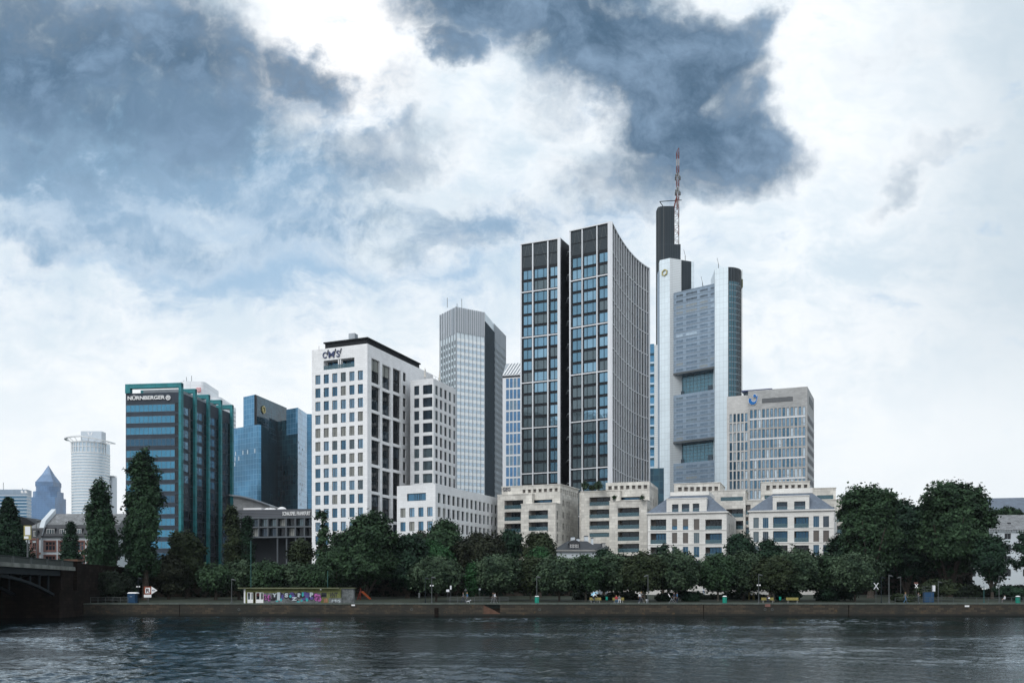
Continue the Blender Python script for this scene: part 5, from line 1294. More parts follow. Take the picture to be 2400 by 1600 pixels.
# ================================================================== slate-roofed palace houses
def palace(name_label, px_l, py_l, px_c, py_c, Yc, side_px, side_py, rt, roof_par, dorm, wins, logs, cop, darkside=False, sidewin=()):
    global t
    c1 = pp(px_c, Yc); H = py2z(py_c, Yc); c0 = corner(px_l, py_l, H); c2 = corner(side_px, side_py, H); FA, FB = Face(c0, c1), Face(c1, c2)
    t = Thing('slate_roofed_house', (*c1, GZ), name_label, 'house')
    dep = FB.L; hs = []
    for (x0, x1, y0, y1, kind) in wins:
        h = hole(FA, a, x0, x1, y0, y1, .28)
        h = (h[0], h[1], h[2], h[3], .28)
        if h[2] < GZ: continue
        hs.append(h)
        if kind == 's': t.win(FA, *h[:4], .2, 'shutter', 'window_frame_grey', fw=.04, name='shuttered_window')
        elif kind == 'h':
            zm = h[2] + (h[3] - h[2]) * .36; t.win(FA, h[0], h[1], zm, h[3], .18, 'shutter', 'window_frame_grey', fw=.04, name='shuttered_window'); t.win(FA, h[0], h[1], h[2], zm, .24, 'glass_blue', 'window_frame_dark', [.5])
        else: t.win(FA, *h[:4], .24, rng.choice(['glass_slate', 'glass_blue_deep', 'glass_mid', 'glass_blue_deep']), 'window_frame_grey', [.33, .66] if kind == '3' else [.5], fw=.07)
    for (x0, x1, y0, y1, sp, cuts) in logs:
        h = hole(FA, a, x0, x1, y0, y1, 1.7)
        if h[2] < GZ: continue
        hs.append(h); loggia(t, FA, h, 1.7, rng.choice(['glass_blue_deep', 'glass_dark']), cuts, sp)
    g = MB(); panel(g, FA, 0, FA.L, GZ, H, hs)
    sh = [(FB.L * f0, FB.L * f1, H - y - 2.4, H - y, .3) for f0, f1, y in sidewin if H - y - 2.4 > GZ]
    panel(g, FB, 0, FB.L, GZ, H, sh)
    for h in sh: t.win(FB, *h[:4], .25, 'glass_mid', 'window_frame_dark')
    q = [FB.xy(FB.L), (c0[0] + c2[0] - c1[0], c0[1] + c2[1] - c1[1]), c0]
    for i in range(2): g.quad((*q[i], GZ), (*q[i + 1], GZ), (*q[i + 1], H), (*q[i], H))
    t.part('wall', g, 'palace_stone')
    g = MB(); g.fbox(FA, -.35, FA.L + .35, H, H + .32, -dep - .3, .4); t.part('cornice', g, 'palace_stone')
    for py_ in cop:
        g = MB(); z = FA.z(a(300)[0] if px_l < 1700 else a(1300)[0], a(0, py_)[1]); g.fbox(FA, -.02, FA.L + .05, z - .08, z + .08, .002, .12); t.part('string_course', g, 'palace_stone')
    # truncated hipped roof
    (xl, yl), (xr, yr) = rt
    inset = 4.0; Fi = FA.off(-inset); zr = Fi.z(xl, yl); ua, ub = Fi.u(xl), Fi.u(xr); z0 = H + .32
    e = [FA.xy(-.2, .25), FA.xy(FA.L + .2, .25), FA.xy(FA.L + .2, -dep - .2), FA.xy(-.2, -dep - .2)]
    r_ = [Fi.xy(ua), Fi.xy(ub), Fi.xy(ub, -(dep - 2 * inset)), Fi.xy(ua, -(dep - 2 * inset))]
    g = MB()
    for i in range(4): j = (i + 1) % 4; g.quad((*e[i], z0), (*e[j], z0), (*r_[j], zr), (*r_[i], zr))
    g.poly([(*p, zr) for p in r_]); t.part('roof', g, 'slate')
    g = MB(); zp = Fi.z(xl, roof_par); Fp = Face(r_[0], r_[1]); g.fbox(Fp, -.1, Fp.L + .1, zr + .002, zp, -.5, .1)
    Fp2 = Face(r_[1], r_[2]); g.fbox(Fp2, .12, Fp2.L, zr + .002, zp - .002, -.5, .1); t.part('roof_parapet', g, 'palace_stone')
    # dormer block
    x0, x1, xt0, xt1, y0, y1, ops = dorm
    Fd = FA.off(.12); ua, ub, va, vb = Fd.u(a(x0)[0]), Fd.u(a(x1)[0]), Fd.u(a(xt0)[0]), Fd.u(a(xt1)[0]); zt = Fd.z(a(x0)[0], a(0, y0)[1]); zb = H - .1
    g = MB(); ho = [hole(Fd, a, *o, 1.0) for o in ops]; ho = [(h[0], h[1], max(h[2], zb + .25), h[3], 1.0) for h in ho]
    panel(g, Fd, ua, vb, zb, zt, ho)
    g.quad(Fd.pt(vb, zb), Fd.pt(ub, zb) if ub > vb else Fd.pt(vb + .01, zb), Fd.pt(ub, zb + .02) if ub > vb else Fd.pt(vb + .01, zt), Fd.pt(vb, zt)) if ub > vb else None
    g.quad(Fd.pt(vb, zb), Fd.pt(vb, zb, -6), Fd.pt(vb, zt, -6), Fd.pt(vb, zt)); g.quad(Fd.pt(ua, zb, -6), Fd.pt(ua, zb), Fd.pt(ua, zt), Fd.pt(ua, zt, -6)); g.quad(Fd.pt(ua, zt), Fd.pt(vb, zt), Fd.pt(vb, zt, -6), Fd.pt(ua, zt, -6))
    g.fbox(Fd, ua - .08, vb + .08, zt + .002, zt + .2, -6, .12)
    t.part('dormer', g, 'palace_stone')
    for h in ho: t.win(Fd, *h[:4], .95, 'glass_mid', 'window_frame_dark', [.3, .65], name='dormer_window'); bal(t, Fd, h, -.1, .85)
    t.finish(); return FA, FB, H
wl = []
for x0, x1 in ((360, 418), (482, 542), (605, 667)):
    for ri, (y0, y1) in enumerate(((507, 629), (662, 781), (818, 938), (972, 1090), (1125, 1240))):
        wl.append((x0, x1, y0, y1, [['h', 's', 'w', 'w', 'w'], ['h', 's', 'w', 'w', 's'], ['s', '3', 'w', 'w', 'w']][(360, 482, 605).index(x0)][ri]))
ll = [(x0, x1, y0, y1, sp, cu_) for (y0, y1) in ((513, 632), (668, 788), (823, 940), (978, 1092)) for x0, x1, sp, cu_ in ((117, 295, .28, (.25, .5, .75)), (735, 921, .22, (.25, .5, .75)))]
PL = palace('white stone house with blue slate hip roof and triple-opening dormer, left of the pair', 1517.7, 1204.8, 1703, 1200.6, 238.0, 1725, 1215.2, ((1571.9, 1162), (1661, 1159)), 1153, (298, 735, 302, 750, 286, 440, [(360, 432, 342, 438), (470, 555, 338, 436), (593, 667, 333, 434)]), wl, ll, (638, 795, 950), sidewin=[(f, f + .07, y) for y in (2.2, 5.5, 8.8, 12) for f in (.25, .45, .62)])
wl = []
for x0, x1 in ((1275, 1337), (1382, 1445), (1950, 2015), (2060, 2127)):
    for ri, (y0, y1) in enumerate(((492 if x0 < 1500 else 474, 610 if x0 < 1500 else 600), (650 if x0 < 1500 else 636, 770 if x0 < 1500 else 762), (808 if x0 < 1500 else 797, 928 if x0 < 1500 else 920), (965, 1080), (1120, 1235))):
        wl.append((x0, x1, y0, y1, 's' if (ri == 1 and x0 > 1500) else '3'))
ll = [(x0, x1, y0, y1, sp, cu_) for (y0, y1) in ((485, 606), (643, 766), (803, 925), (962, 1080)) for x0, x1, sp, cu_ in ((1497, 1660, .0, (.2, .4, .55)), (1735, 1899, .1, (.25, .5, .75)))]
PR = palace('white stone house with blue slate hip roof and double-opening dormer, beside the big plane trees', 1755.8, 1199.6, 1955, 1195.4, 232.0, 1961, 1208, ((1811.5, 1157), (1903.5, 1153)), 1145, (1493, 1903, 1497, 1905, 258, 410, [(1537, 1658, 315, 412), (1735, 1860, 309, 409)]), wl, ll, (618, 778, 938))

# ================================================================== small slate villa
a = zf(1150, 1110, 5.7366); Yv = 212.0
x0, x1 = px2x(1297, Yv), px2x(1409, Yv); ze = py2z(1291, Yv)
t = Thing('villa', (px2x(1352, Yv), Yv, GZ), 'small white villa with dark slate hip roof and three-light dormer above the park trees', 'house')
g = MB(); g.prism([(x0 + .7, Yv + .6), (x1 - .7, Yv + .6), (x1 - .7, Yv + 12), (x0 + .7, Yv + 12)], GZ, ze); t.part('wall', g, 'render_white')
g = MB(); g.prism([(x0, Yv), (x1, Yv), (x1, Yv + 12.6), (x0, Yv + 12.6)], ze + .002, ze + .3); t.part('eaves', g, 'concrete')
zr = py2z(1267.5, Yv + 5); r0, r1 = px2x(1330, Yv + 5), px2x(1376, Yv + 5)
g = MB(); e = [(x0, Yv), (x1, Yv), (x1, Yv + 12.6), (x0, Yv + 12.6)]; r_ = [(r0, Yv + 5), (r1, Yv + 5), (r1, Yv + 7), (r0, Yv + 7)]
for i in range(4): j = (i + 1) % 4; g.quad((*e[i], ze + .3), (*e[j], ze + .3), (*r_[j], zr), (*r_[i], zr))
g.poly([(*p, zr) for p in r_]); t.part('roof', g, 'slate_dark')
Fv = Face((x0, Yv + 1.2), (x1, Yv + 1.2)); u0, u1 = Fv.u(1333.5), Fv.u(1358); zd0, zd1 = Fv.z(1345, 1286), Fv.z(1345, 1273)
g = MB(); g.fbox(Fv, u0, u1, zd0 - .1, zd1, -4, 0); um = (u0 + u1) / 2
for k in range(6):
    a0, a1 = math.pi * k / 6, math.pi * (k + 1) / 6
    q = [(um - math.cos(a0) * (u1 - u0) * .56, zd1 + math.sin(a0) * .75), (um - math.cos(a1) * (u1 - u0) * .56, zd1 + math.sin(a1) * .75)]
    g.hexa([Fv.pt(q[0][0], zd1 - .05, .2), Fv.pt(q[1][0], zd1 - .05, .2), Fv.pt(*q[1], .2), Fv.pt(*q[0], .2)], [Fv.pt(q[0][0], zd1 - .05, -4), Fv.pt(q[1][0], zd1 - .05, -4), Fv.pt(*q[1], -4), Fv.pt(*q[0], -4)])
t.part('dormer', g, 'slate_dark')
for p0_, p1_ in ((1336, 1341.6), (1343, 1348.6), (1350, 1355.6)): t.win(Fv, Fv.u(p0_), Fv.u(p1_), zd0 + .08, zd1 - .05, -.04, 'glass_dark', 'window_frame_white', [], [.35, .68], fw=.08, name='dormer_window')
for p0_, p1_, y0, y1, w_ in ((1337.8, 1347, 1258, 1268, 1.6), (1350.5, 1358, 1262, 1268, 1), (1369.5, 1378, 1256.5, 1268, 1.4), (1385, 1390, 1261, 1272, 1)):
    g = MB(); g.box(px2x(p0_, Yv + 6), px2x(p1_, Yv + 6), Yv + 5.4, Yv + 5.4 + w_, zr - 1.5, py2z(y0, Yv + 6)); t.part('chimney', g, 'render_white')
    g = MB(); g.box(px2x(p0_, Yv + 6) - .05, px2x(p1_, Yv + 6) + .05, Yv + 5.3, Yv + 5.5 + w_, py2z(y0, Yv + 6) + .002, py2z(y0, Yv + 6) + .15); t.part('chimney_cap', g, 'slate_dark')
for k in range(5):
    u = 1.2 + k * 1.95; t.win(Fv, u, u + 1, ze - 2.6, ze - .7, .56 + .02, 'glass_dark', 'window_frame_white', [.5], [.4])
t.finish()
Yv2 = 226.0
t = Thing('gabled_annex', (px2x(1405, Yv2), Yv2, GZ), 'low dark slate roof with white dormer just right of the small villa', 'house')
x0, x1 = px2x(1380, Yv2), px2x(1428, Yv2); ze = py2z(1284, Yv2); zr = py2z(1273, Yv2 + 4)
g = MB(); g.box(x0 + .3, x1 - .3, Yv2 + .4, Yv2 + 9, GZ, ze); t.part('wall', g, 'render_white')
g = MB()
e = [(x0, Yv2), (x1, Yv2), (x1, Yv2 + 9.5), (x0, Yv2 + 9.5)]; r_ = [(x0 + 1, Yv2 + 4), (x1 - .8, Yv2 + 4), (x1 - .8, Yv2 + 6), (x0 + 1, Yv2 + 6)]
for i in range(4): j = (i + 1) % 4; g.quad((*e[i], ze), (*e[j], ze), (*r_[j], zr), (*r_[i], zr))
g.poly([(*p, zr) for p in r_]); t.part('roof', g, 'slate_dark')
Fv = Face((x0, Yv2 + 1), (x1, Yv2 + 1)); g = MB(); g.fbox(Fv, Fv.u(1411), Fv.u(1419.5), ze + .1, zr, -3, 0); t.part('dormer', g, 'slate_dark')
for p0_ in (1412, 1416): t.win(Fv, Fv.u(p0_), Fv.u(p0_ + 3), ze + .25, zr - .15, -.04, 'glass_dark', 'window_frame_white', [], [.5], fw=.07, name='dormer_window')
t.finish()

# ================================================================== white house and long slate roof at the right
Yh = 214.0; a = zf(1900, 1080, 4.126)
x0, x1 = px2x(2250, Yh), px2x(2480, Yh); ze = py2z(1241.5, Yh)
t = Thing('white_house', (px2x(2350, Yh), Yh, GZ), 'long white rendered house with weathered grey roof at the right edge', 'house')
F = Face((x0, Yh), (x1, Yh)); hs = []
for px in (2140, 2163, 2186, 2229, 2272, 2312, 2354.4, 2397.5, 2440):
    for y0 in (1249, 1274.5, 1302, 1333):
        h = (F.u(px), F.u(px + 15.3), F.z(px, y0 + (14 if y0 < 1270 else 17)), F.z(px, y0), .25)
        if h[1] < F.L: hs.append(h); t.win(F, *h[:4], .2, 'glass_dark', 'window_frame_grey', [.5])
g = MB(); panel(g, F, 0, F.L, GZ, ze, hs); shell(g, F, 11, GZ, ze); t.part('wall', g, 'render_white')
zr = py2z(1206, Yh + 5.5); g = MB(); xe = px2x(2322, Yh)
q = [(x0 - .4, Yh - .5), (x1, Yh - .5), (x1, Yh + 11.5), (x0 - .4, Yh + 11.5)]; r_ = [(x0 + 2, Yh + 5.5), (x1, Yh + 5.5)]
g.quad((*q[0], ze), (*q[1], ze), (*r_[1], zr), (*r_[0], zr)); g.quad((*q[2], ze), (*q[3], ze), (*r_[0], zr), (*r_[1], zr)); g.poly([(*q[3], ze), (*q[0], ze), (*r_[0], zr)])
t.part('roof', g, 'slate_old')
Fr = Face((x0, Yh + 2), (x1, Yh + 2)); g = MB(); u = Fr.u(2361); g.fbox(Fr, u, u + .7, Fr.z(2361, 1232), Fr.z(2361, 1224), -1.5, .2); t.part('roof_hatch', g, 'slate_dark')
g = MB(); 
for k in range(60): g.fbox(F, k * .55, k * .55 + .28, ze - .3, ze - .05, .0, .4)
t.part('rafter_end', g, 'render_white'); t.finish()
Yb = 350.0
t = Thing('hall', (px2x(2420, Yb), Yb, GZ), 'long blue slate hall roof rising behind the white house at the right', 'building')
x0, x1 = px2x(2296, Yb), px2x(2700, Yb); ze, zr = py2z(1206, Yb), py2z(1168, Yb + 12)
g = MB(); g.box(x0 + .5, x1, Yb + .5, Yb + 24, GZ, ze); t.part('wall', g, 'render_white')
g = MB(); g.quad((x0, Yb, ze), (x1, Yb, ze), (x1, Yb + 12, zr + 1.2), (x0 + 1.5, Yb + 12, zr)); g.quad((x1, Yb + 25, ze), (x0, Yb + 25, ze), (x0 + 1.5, Yb + 12, zr), (x1, Yb + 12, zr + 1.2)); g.poly([(x0, Yb + 25, ze), (x0, Yb, ze), (x0 + 1.5, Yb + 12, zr)]); t.part('roof', g, 'slate')

# ================================================================== old white house at the left (mansard)
Ym = 205.0; a = zf(0, 1140, 4.9)
t = Thing('mansard_house', (px2x(150, Ym), Ym, GZ), 'white house with grey mansard roof and red stone window surrounds behind the bridge', 'house')
x0, x1 = px2x(97, Ym), px2x(272, Ym); ze = py2z(1258.5, Ym); F = Face((x0, Ym), (x1, Ym)); hs = []
for k in range(5):
    p0_ = 105 + k * 33.6; w_ = 24.5 if k == 0 else 24.5
    for y0, y1 in ((1268.5, 1290), (1302, 1323), (1336, 1357)):
        h = (F.u(p0_), F.u(p0_ + w_), F.z(p0_, y1), F.z(p0_, y0), .25)
        hs.append(h); t.win(F, *h[:4], .2, 'glass_mid', 'sandstone_red', [.33, .67], [.6], fw=.16)
g = MB(); panel(g, F, 0, F.L, GZ, ze, hs); shell(g, F, 12, GZ, ze); t.part('wall', g, 'render_white')
g = MB()
for h in hs: g.fbox(F, h[0] - .25, h[0], h[2], h[3], .01, .08); g.fbox(F, h[1], h[1] + .25, h[2], h[3], .01, .08); g.fbox(F, h[0] - .25, h[1] + .25, h[3], h[3] + .28, .01, .1); g.fbox(F, h[0] - .25, h[1] + .25, h[2] - .22, h[2], .01, .12)
t.part('stone_surround', g, 'sandstone_red')
zm, zr = py2z(1229, Ym + 1.6), py2z(1203.5, Ym + 6)
g = MB(); g.fbox(F, -.3, F.L + .3, ze, ze + .3, -12, .4); t.part('eaves', g, 'slate_dark')
g = MB(); g.quad(F.pt(0, ze + .3, .1), F.pt(F.L, ze + .3, .1), F.pt(F.L, zm, -1.6), F.pt(0, zm, -1.6), 0); t.part('mansard', g, 'slate_dark')
g = MB(); g.quad(F.pt(0, zm, -1.6), F.pt(F.L, zm, -1.6), F.pt(F.L, zr, -6), F.pt(0, zr, -6)); g.quad(F.pt(F.L, zm, -11), F.pt(0, zm, -11), F.pt(0, zr, -6), F.pt(F.L, zr, -6)); g.poly([F.pt(F.L, ze, 0), F.pt(F.L, ze, -12), F.pt(F.L, zm, -11), F.pt(F.L, zr, -6), F.pt(F.L, zm, -1.6)]); t.part('roof', g, 'slate_old')
g = MB()           # white firewall along the left gable
pts = [(ze - .1, .35), (zm + .3, -1.4), (zr + .45, -6)]
for (za_, na), (zb_, nb_) in zip(pts, pts[1:]):
    g.hexa([F.pt(-.7, za_ - .5, na), F.pt(.25, za_ - .5, na), F.pt(.25, za_ + .55, na), F.pt(-.7, za_ + .55, na)], [F.pt(-.7, zb_ - .5, nb_), F.pt(.25, zb_ - .5, nb_), F.pt(.25, zb_ + .55, nb_), F.pt(-.7, zb_ + .55, nb_)])
g.poly([F.pt(-.3, GZ, 0), F.pt(-.3, GZ, -12), F.pt(-.3, zm, -11), F.pt(-.3, zr, -6), F.pt(-.3, zm, -1.6), F.pt(-.3, ze, 0)][::-1]); t.part('firewall', g, 'render_white')
for p0_, p1_ in ((110, 127.5), (140.5, 154), (176.5, 191), (210, 224), (240, 254)):
    Fd = F.off(-.35); u0, u1 = Fd.u(p0_), Fd.u(p1_); z0, z1 = Fd.z(p0_, 1252.5), Fd.z(p0_, 1239)
    g = MB(); g.fbox(Fd, u0 - .15, u1 + .15, z0 - .3, z1 + .2, -1.6, 0); t.part('dormer', g, 'slate_dark'); t.win(Fd, u0, u1, z0, z1, -.04, 'glass_slate', 'window_frame_white', [.33, .67], name='dormer_window')
g = MB(); g.fbox(F, F.u(184), F.u(191), zr - 1, py2z(1199.5, Ym + 6), -7, -6.1); t.part('chimney', g, 'sandstone_dark')
t.finish()
t = Thing('gatehouse', (px2x(82, Ym - 1), Ym - 1, GZ), 'lower grey roofed house with red stone trim joined to the mansard house', 'house')
x0, x1 = px2x(55, Ym - 1), px2x(95.4, Ym - 1); F = Face((x0, Ym - 1), (x1, Ym - 1)); ze = F.z(80, 1263); hs = []
for y0, y1 in ((1271, 1288), (1299, 1318)):
    for p0_ in (76,): hs.append((F.u(p0_), F.u(p0_ + 9.5), F.z(p0_, y1), F.z(p0_, y0), .2))
g = MB(); panel(g, F, 0, F.L, GZ, ze, hs); shell(g, F, 10, GZ, ze); t.part('wall', g, 'render_white')
for h in hs: t.win(F, *h[:4], .15, 'glass_mid', 'sandstone_red', [.5], [.5], fw=.13)
g = MB()
for h in hs: g.fbox(F, h[0] - .5, h[0] - .02, h[2] - .5, h[3] + .5, .01, .12); g.fbox(F, h[1] + .02, h[1] + .5, h[2] - .5, h[3] + .5, .01, .12); g.fbox(F, h[0] - .5, h[1] + .5, h[3] + .5, h[3] + .9, .01, .16); g.fbox(F, h[0] - .9, h[1] + .9, h[2] - .9, h[2] - .5, .01, .2)
t.part('stone_surround', g, 'sandstone_red')
zm, zr = F.z(80, 1236), py2z(1218, Ym + 5); g = MB(); g.quad(F.pt(0, ze, .15), F.pt(F.L, ze, .15), F.pt(F.L, zm, -1.3), F.pt(0, zm, -1.3)); t.part('mansard', g, 'slate_dark')
g = MB(); g.quad(F.pt(0, zm, -1.3), F.pt(F.L, zm, -1.3), F.pt(F.L + 1.5, zr, -6), F.pt(1.6, zr, -6)); g.poly([F.pt(0, zm, -10), F.pt(0, zm, -1.3), F.pt(1.6, zr, -6)]); t.part('roof', g, 'slate_old')
Fd = F.off(-.2); u0, u1 = Fd.u(76), Fd.u(88); z0, z1 = Fd.z(80, 1256), Fd.z(80, 1241)
g = MB(); g.fbox(Fd, u0, u1, z0 - .2, z1, -1.4, 0); t.part('dormer', g, 'slate_dark'); t.win(Fd, u0 + .2, u1 - .2, z0, z1 - .2, -.04, 'glass_slate', 'window_frame_white', [.5], name='dormer_window'); t.finish()
Yd = 236.0
t = Thing('barrel_roof_hall', (px2x(70, Yd), Yd, GZ), 'dark curved barrel roof behind the grey conifer at the far left', 'building')
g = MB(); x0, x1 = px2x(30, Yd), px2x(88, Yd); zb = py2z(1232, Yd); zt = py2z(1208, Yd); n = 8; P_ = [(x0 + (x1 - x0) * i / n, zb + (zt - zb) * (1 - (i / n) ** 2.2)) for i in range(n + 1)]
for p, q in zip(P_, P_[1:]): g.hexa([(p[0], Yd, zb - 2), (q[0], Yd, zb - 2), (q[0], Yd, q[1]), (p[0], Yd, p[1])], [(p[0], Yd + 20, zb - 2), (q[0], Yd + 20, zb - 2), (q[0], Yd + 20, q[1]), (p[0], Yd + 20, p[1])])
t.part('roof', g, 'black_metal'); g = MB(); g.box(x0, x1, Yd + .5, Yd + 19, GZ, zb - 2); t.part('wall', g, 'hall_dark_grey')
Yg = 222.0
t = Thing('glass_fronted_house', (px2x(290, Yg), Yg, GZ), 'pale modern house with blue glass bays between the two poplars', 'house')
x0, x1 = px2x(262, Yg), px2x(306, Yg); F = Face((x0, Yg), (x1, Yg)); zt = F.z(280, 1217)
g = MB(); g.prism([F.xy(0), F.xy(F.L), F.xy(F.L, -9), F.xy(0, -9)], GZ, zt); g.hexa([F.pt(0, zt, 0), F.pt(F.L, zt, 0), F.pt(F.L, F.z(290, 1203), 0), F.pt(F.L * .45, F.z(290, 1203), 0)], [F.pt(0, zt, -9), F.pt(F.L, zt, -9), F.pt(F.L, F.z(290, 1203), -9), F.pt(F.L * .45, F.z(290, 1203), -9)]); t.part('wall', g, 'render_white')
for y0, y1 in ((1220, 1239), (1245, 1262), (1268, 1288), (1294, 1312)): t.win(F, F.u(274), F.u(294), F.z(280, y1), F.z(280, y0), -.04, 'glass_blue', 'window_frame_dark', [.25, .5, .75])
t.finish()

# ================================================================== bridge
Xb0, Yb0, Xb1, Yb1 = -66.7, 152.0, -64.1, 124.6
d = ((Xb1 - Xb0) / 27.52, (Yb1 - Yb0) / 27.52)
FBr = Face((Xb1 + d[0] * 90, Yb1 + d[1] * 90), (Xb0 - d[0] * 6, Yb0 - d[1] * 6))   # left->right as seen from the river side? near -> far
FBr = Face((Xb1 + d[0] * 90, Yb1 + d[1] * 90), (Xb0 - d[0] * 2, Yb0 - d[1] * 2))
if FBr.n[0] < 0: pass
t = Thing('bridge', (Xb0, Yb0, 0), 'dark steel arch road bridge with stone abutment crossing the river at the left', 'bridge')
zrail, zd1, zd0 = 8.45, 7.42, 7.02; LB = FBr.L; Wb = 19.0
def bb(u0, u1, z0, z1, n0, n1, mt, nm):
    g = MB(); g.fbox(FBr, u0, u1, z0, z1, n0, n1); t.part(nm, g, mt)
bb(0, LB, zd0, zd1, -Wb, .12, 'fascia', 'deck')
bb(0, LB, 6.15, zd0 - .01, -Wb + .5, -.35, 'steel_dark', 'girder')
sgn = 1
n_p = 14
for i in range(n_p + 1):
    u = LB - 1.2 - i * 6.0
    if u < 1: break
    g = MB(); g.fbox(FBr, u - .28, u + .28, zd1 + .002, zrail - .06, -.4, -.05); t.part('railing_post', g, 'railing_metal')
g = MB(); g.fbox(FBr, 0, LB, zrail - .06, zrail + .02, -.3, -.12)
u = 0
while u < LB: g.fbox(FBr, u, u + .05, zd1, zrail - .06, -.24, -.2); u += .14
t.part('railing', g, 'railing_dark')
bb(0, LB, zd1 + .002, zd1 + .16, -.45, .08, 'fascia', 'kerb')
# arch ribs between abutment and first pier
uS, uE = LB - 7.5, LB - 58; um = (uS + uE) / 2; hs2 = (uS - uE) / 2; zs, zc_ = 3.2, 6.2
for nn in (-.6, -6, -12, -17.5):
    g = MB(); K2 = 30
    for i in range(K2):
        def pz(k): u = uE + (uS - uE) * k / K2; return u, zs + (zc_ - zs) * (1 - ((u - um) / hs2) ** 2)
        (u0, z0), (u1, z1) = pz(i), pz(i + 1)
        g.hexa([FBr.pt(u0, z0 - .35, nn), FBr.pt(u1, z1 - .35, nn), FBr.pt(u1, z1, nn), FBr.pt(u0, z0, nn)], [FBr.pt(u0, z0 - .35, nn - .5), FBr.pt(u1, z1 - .35, nn - .5), FBr.pt(u1, z1, nn - .5), FBr.pt(u0, z0, nn - .5)])
        if i % 2 == 0: g.fbox(FBr, u0, u0 + .25, z0, 6.2, nn - .35, nn - .15)
    t.part('arch_rib', g, 'steel_dark')
bb(LB - 64, LB - 59, -1, 6.3, -Wb + 1, -1, 'sandstone_dark', 'pier')
# abutment
bb(LB - 7.4, LB + 10, -1, 7.0, -Wb, -.2, 'sandstone_dark', 'abutment')
bb(LB - 9.2, LB + 11, 3.75, 4.05, -Wb, .25, 'sandstone_dark', 'ledge')
bb(LB - 9.0, LB + 10.6, -1, 3.74, -Wb, .1, 'sandstone_dark', 'plinth')
bb(LB - 2.2, LB - .4, 4.06, 8.45, -1.2, .35, 'sandstone_dark', 'pilaster'); bb(LB - 2.5, LB - .1, 8.452, 8.75, -1.5, .55, 'quay_step', 'pilaster_cap')
bb(LB - .39, LB + 40, 7.0, 8.2, -.7, -.1, 'sandstone_dark', 'parapet_wall'); bb(LB + 10.01, LB + 40, 2, 7.0, -Wb, -.25, 'sandstone_dark', 'ramp_wall'); bb(LB + .01, LB + 60, 6.9, 7.4, -Wb, -.8, 'fascia', 'ramp_deck')
# ================================================================== trees
def gz(Y):
    for (y0, z0), (y1, z1) in zip(prof, prof[1:]):
        if Y <= y1: return max(2.0, z0 + (z1 - z0) * max(0, (Y - y0)) / (y1 - y0))
    return GZ
def leaf_mesh(name, C3, size, rs, mat, up=.5):
    n = len(C3)
    out = C3 - C3.mean(0); out /= np.maximum(np.linalg.norm(out / np.maximum(np.abs(out).max(0), .1), axis=1), .2)[:, None] * np.maximum(np.abs(out).max(0), .1)
    nrm = rs.normal(size=(n, 3)) * .62 + out * .9; nrm[:, 2] += up; nrm /= np.linalg.norm(nrm, axis=1)[:, None]
    t_ = rs.normal(size=(n, 3)); a_ = np.cross(nrm, t_); a_ /= np.linalg.norm(a_, axis=1)[:, None]; b_ = np.cross(nrm, a_)
    s_ = (size * rs.uniform(.6, 1.3, n))[:, None]
    V = np.stack([C3 + a_ * s_, C3 + b_ * s_ * .62, C3 - a_ * s_ * .8, C3 - b_ * s_ * .62], 1).reshape(-1, 3)
    me = bpy.data.meshes.new(name); me.vertices.add(n * 4); me.vertices.foreach_set('co', V.ravel())
    me.loops.add(n * 4); me.loops.foreach_set('vertex_index', np.arange(n * 4, dtype=np.int32))
    me.polygons.add(n); me.polygons.foreach_set('loop_start', np.arange(0, n * 4, 4, dtype=np.int32)); me.polygons.foreach_set('loop_total', np.full(n, 4, dtype=np.int32))
    me.update(calc_edges=True); me.materials.append(MATS[mat]); return me
def sph(rs, n):
    v = rs.normal(size=(n, 3)); return v / np.linalg.norm(v, axis=1)[:, None]
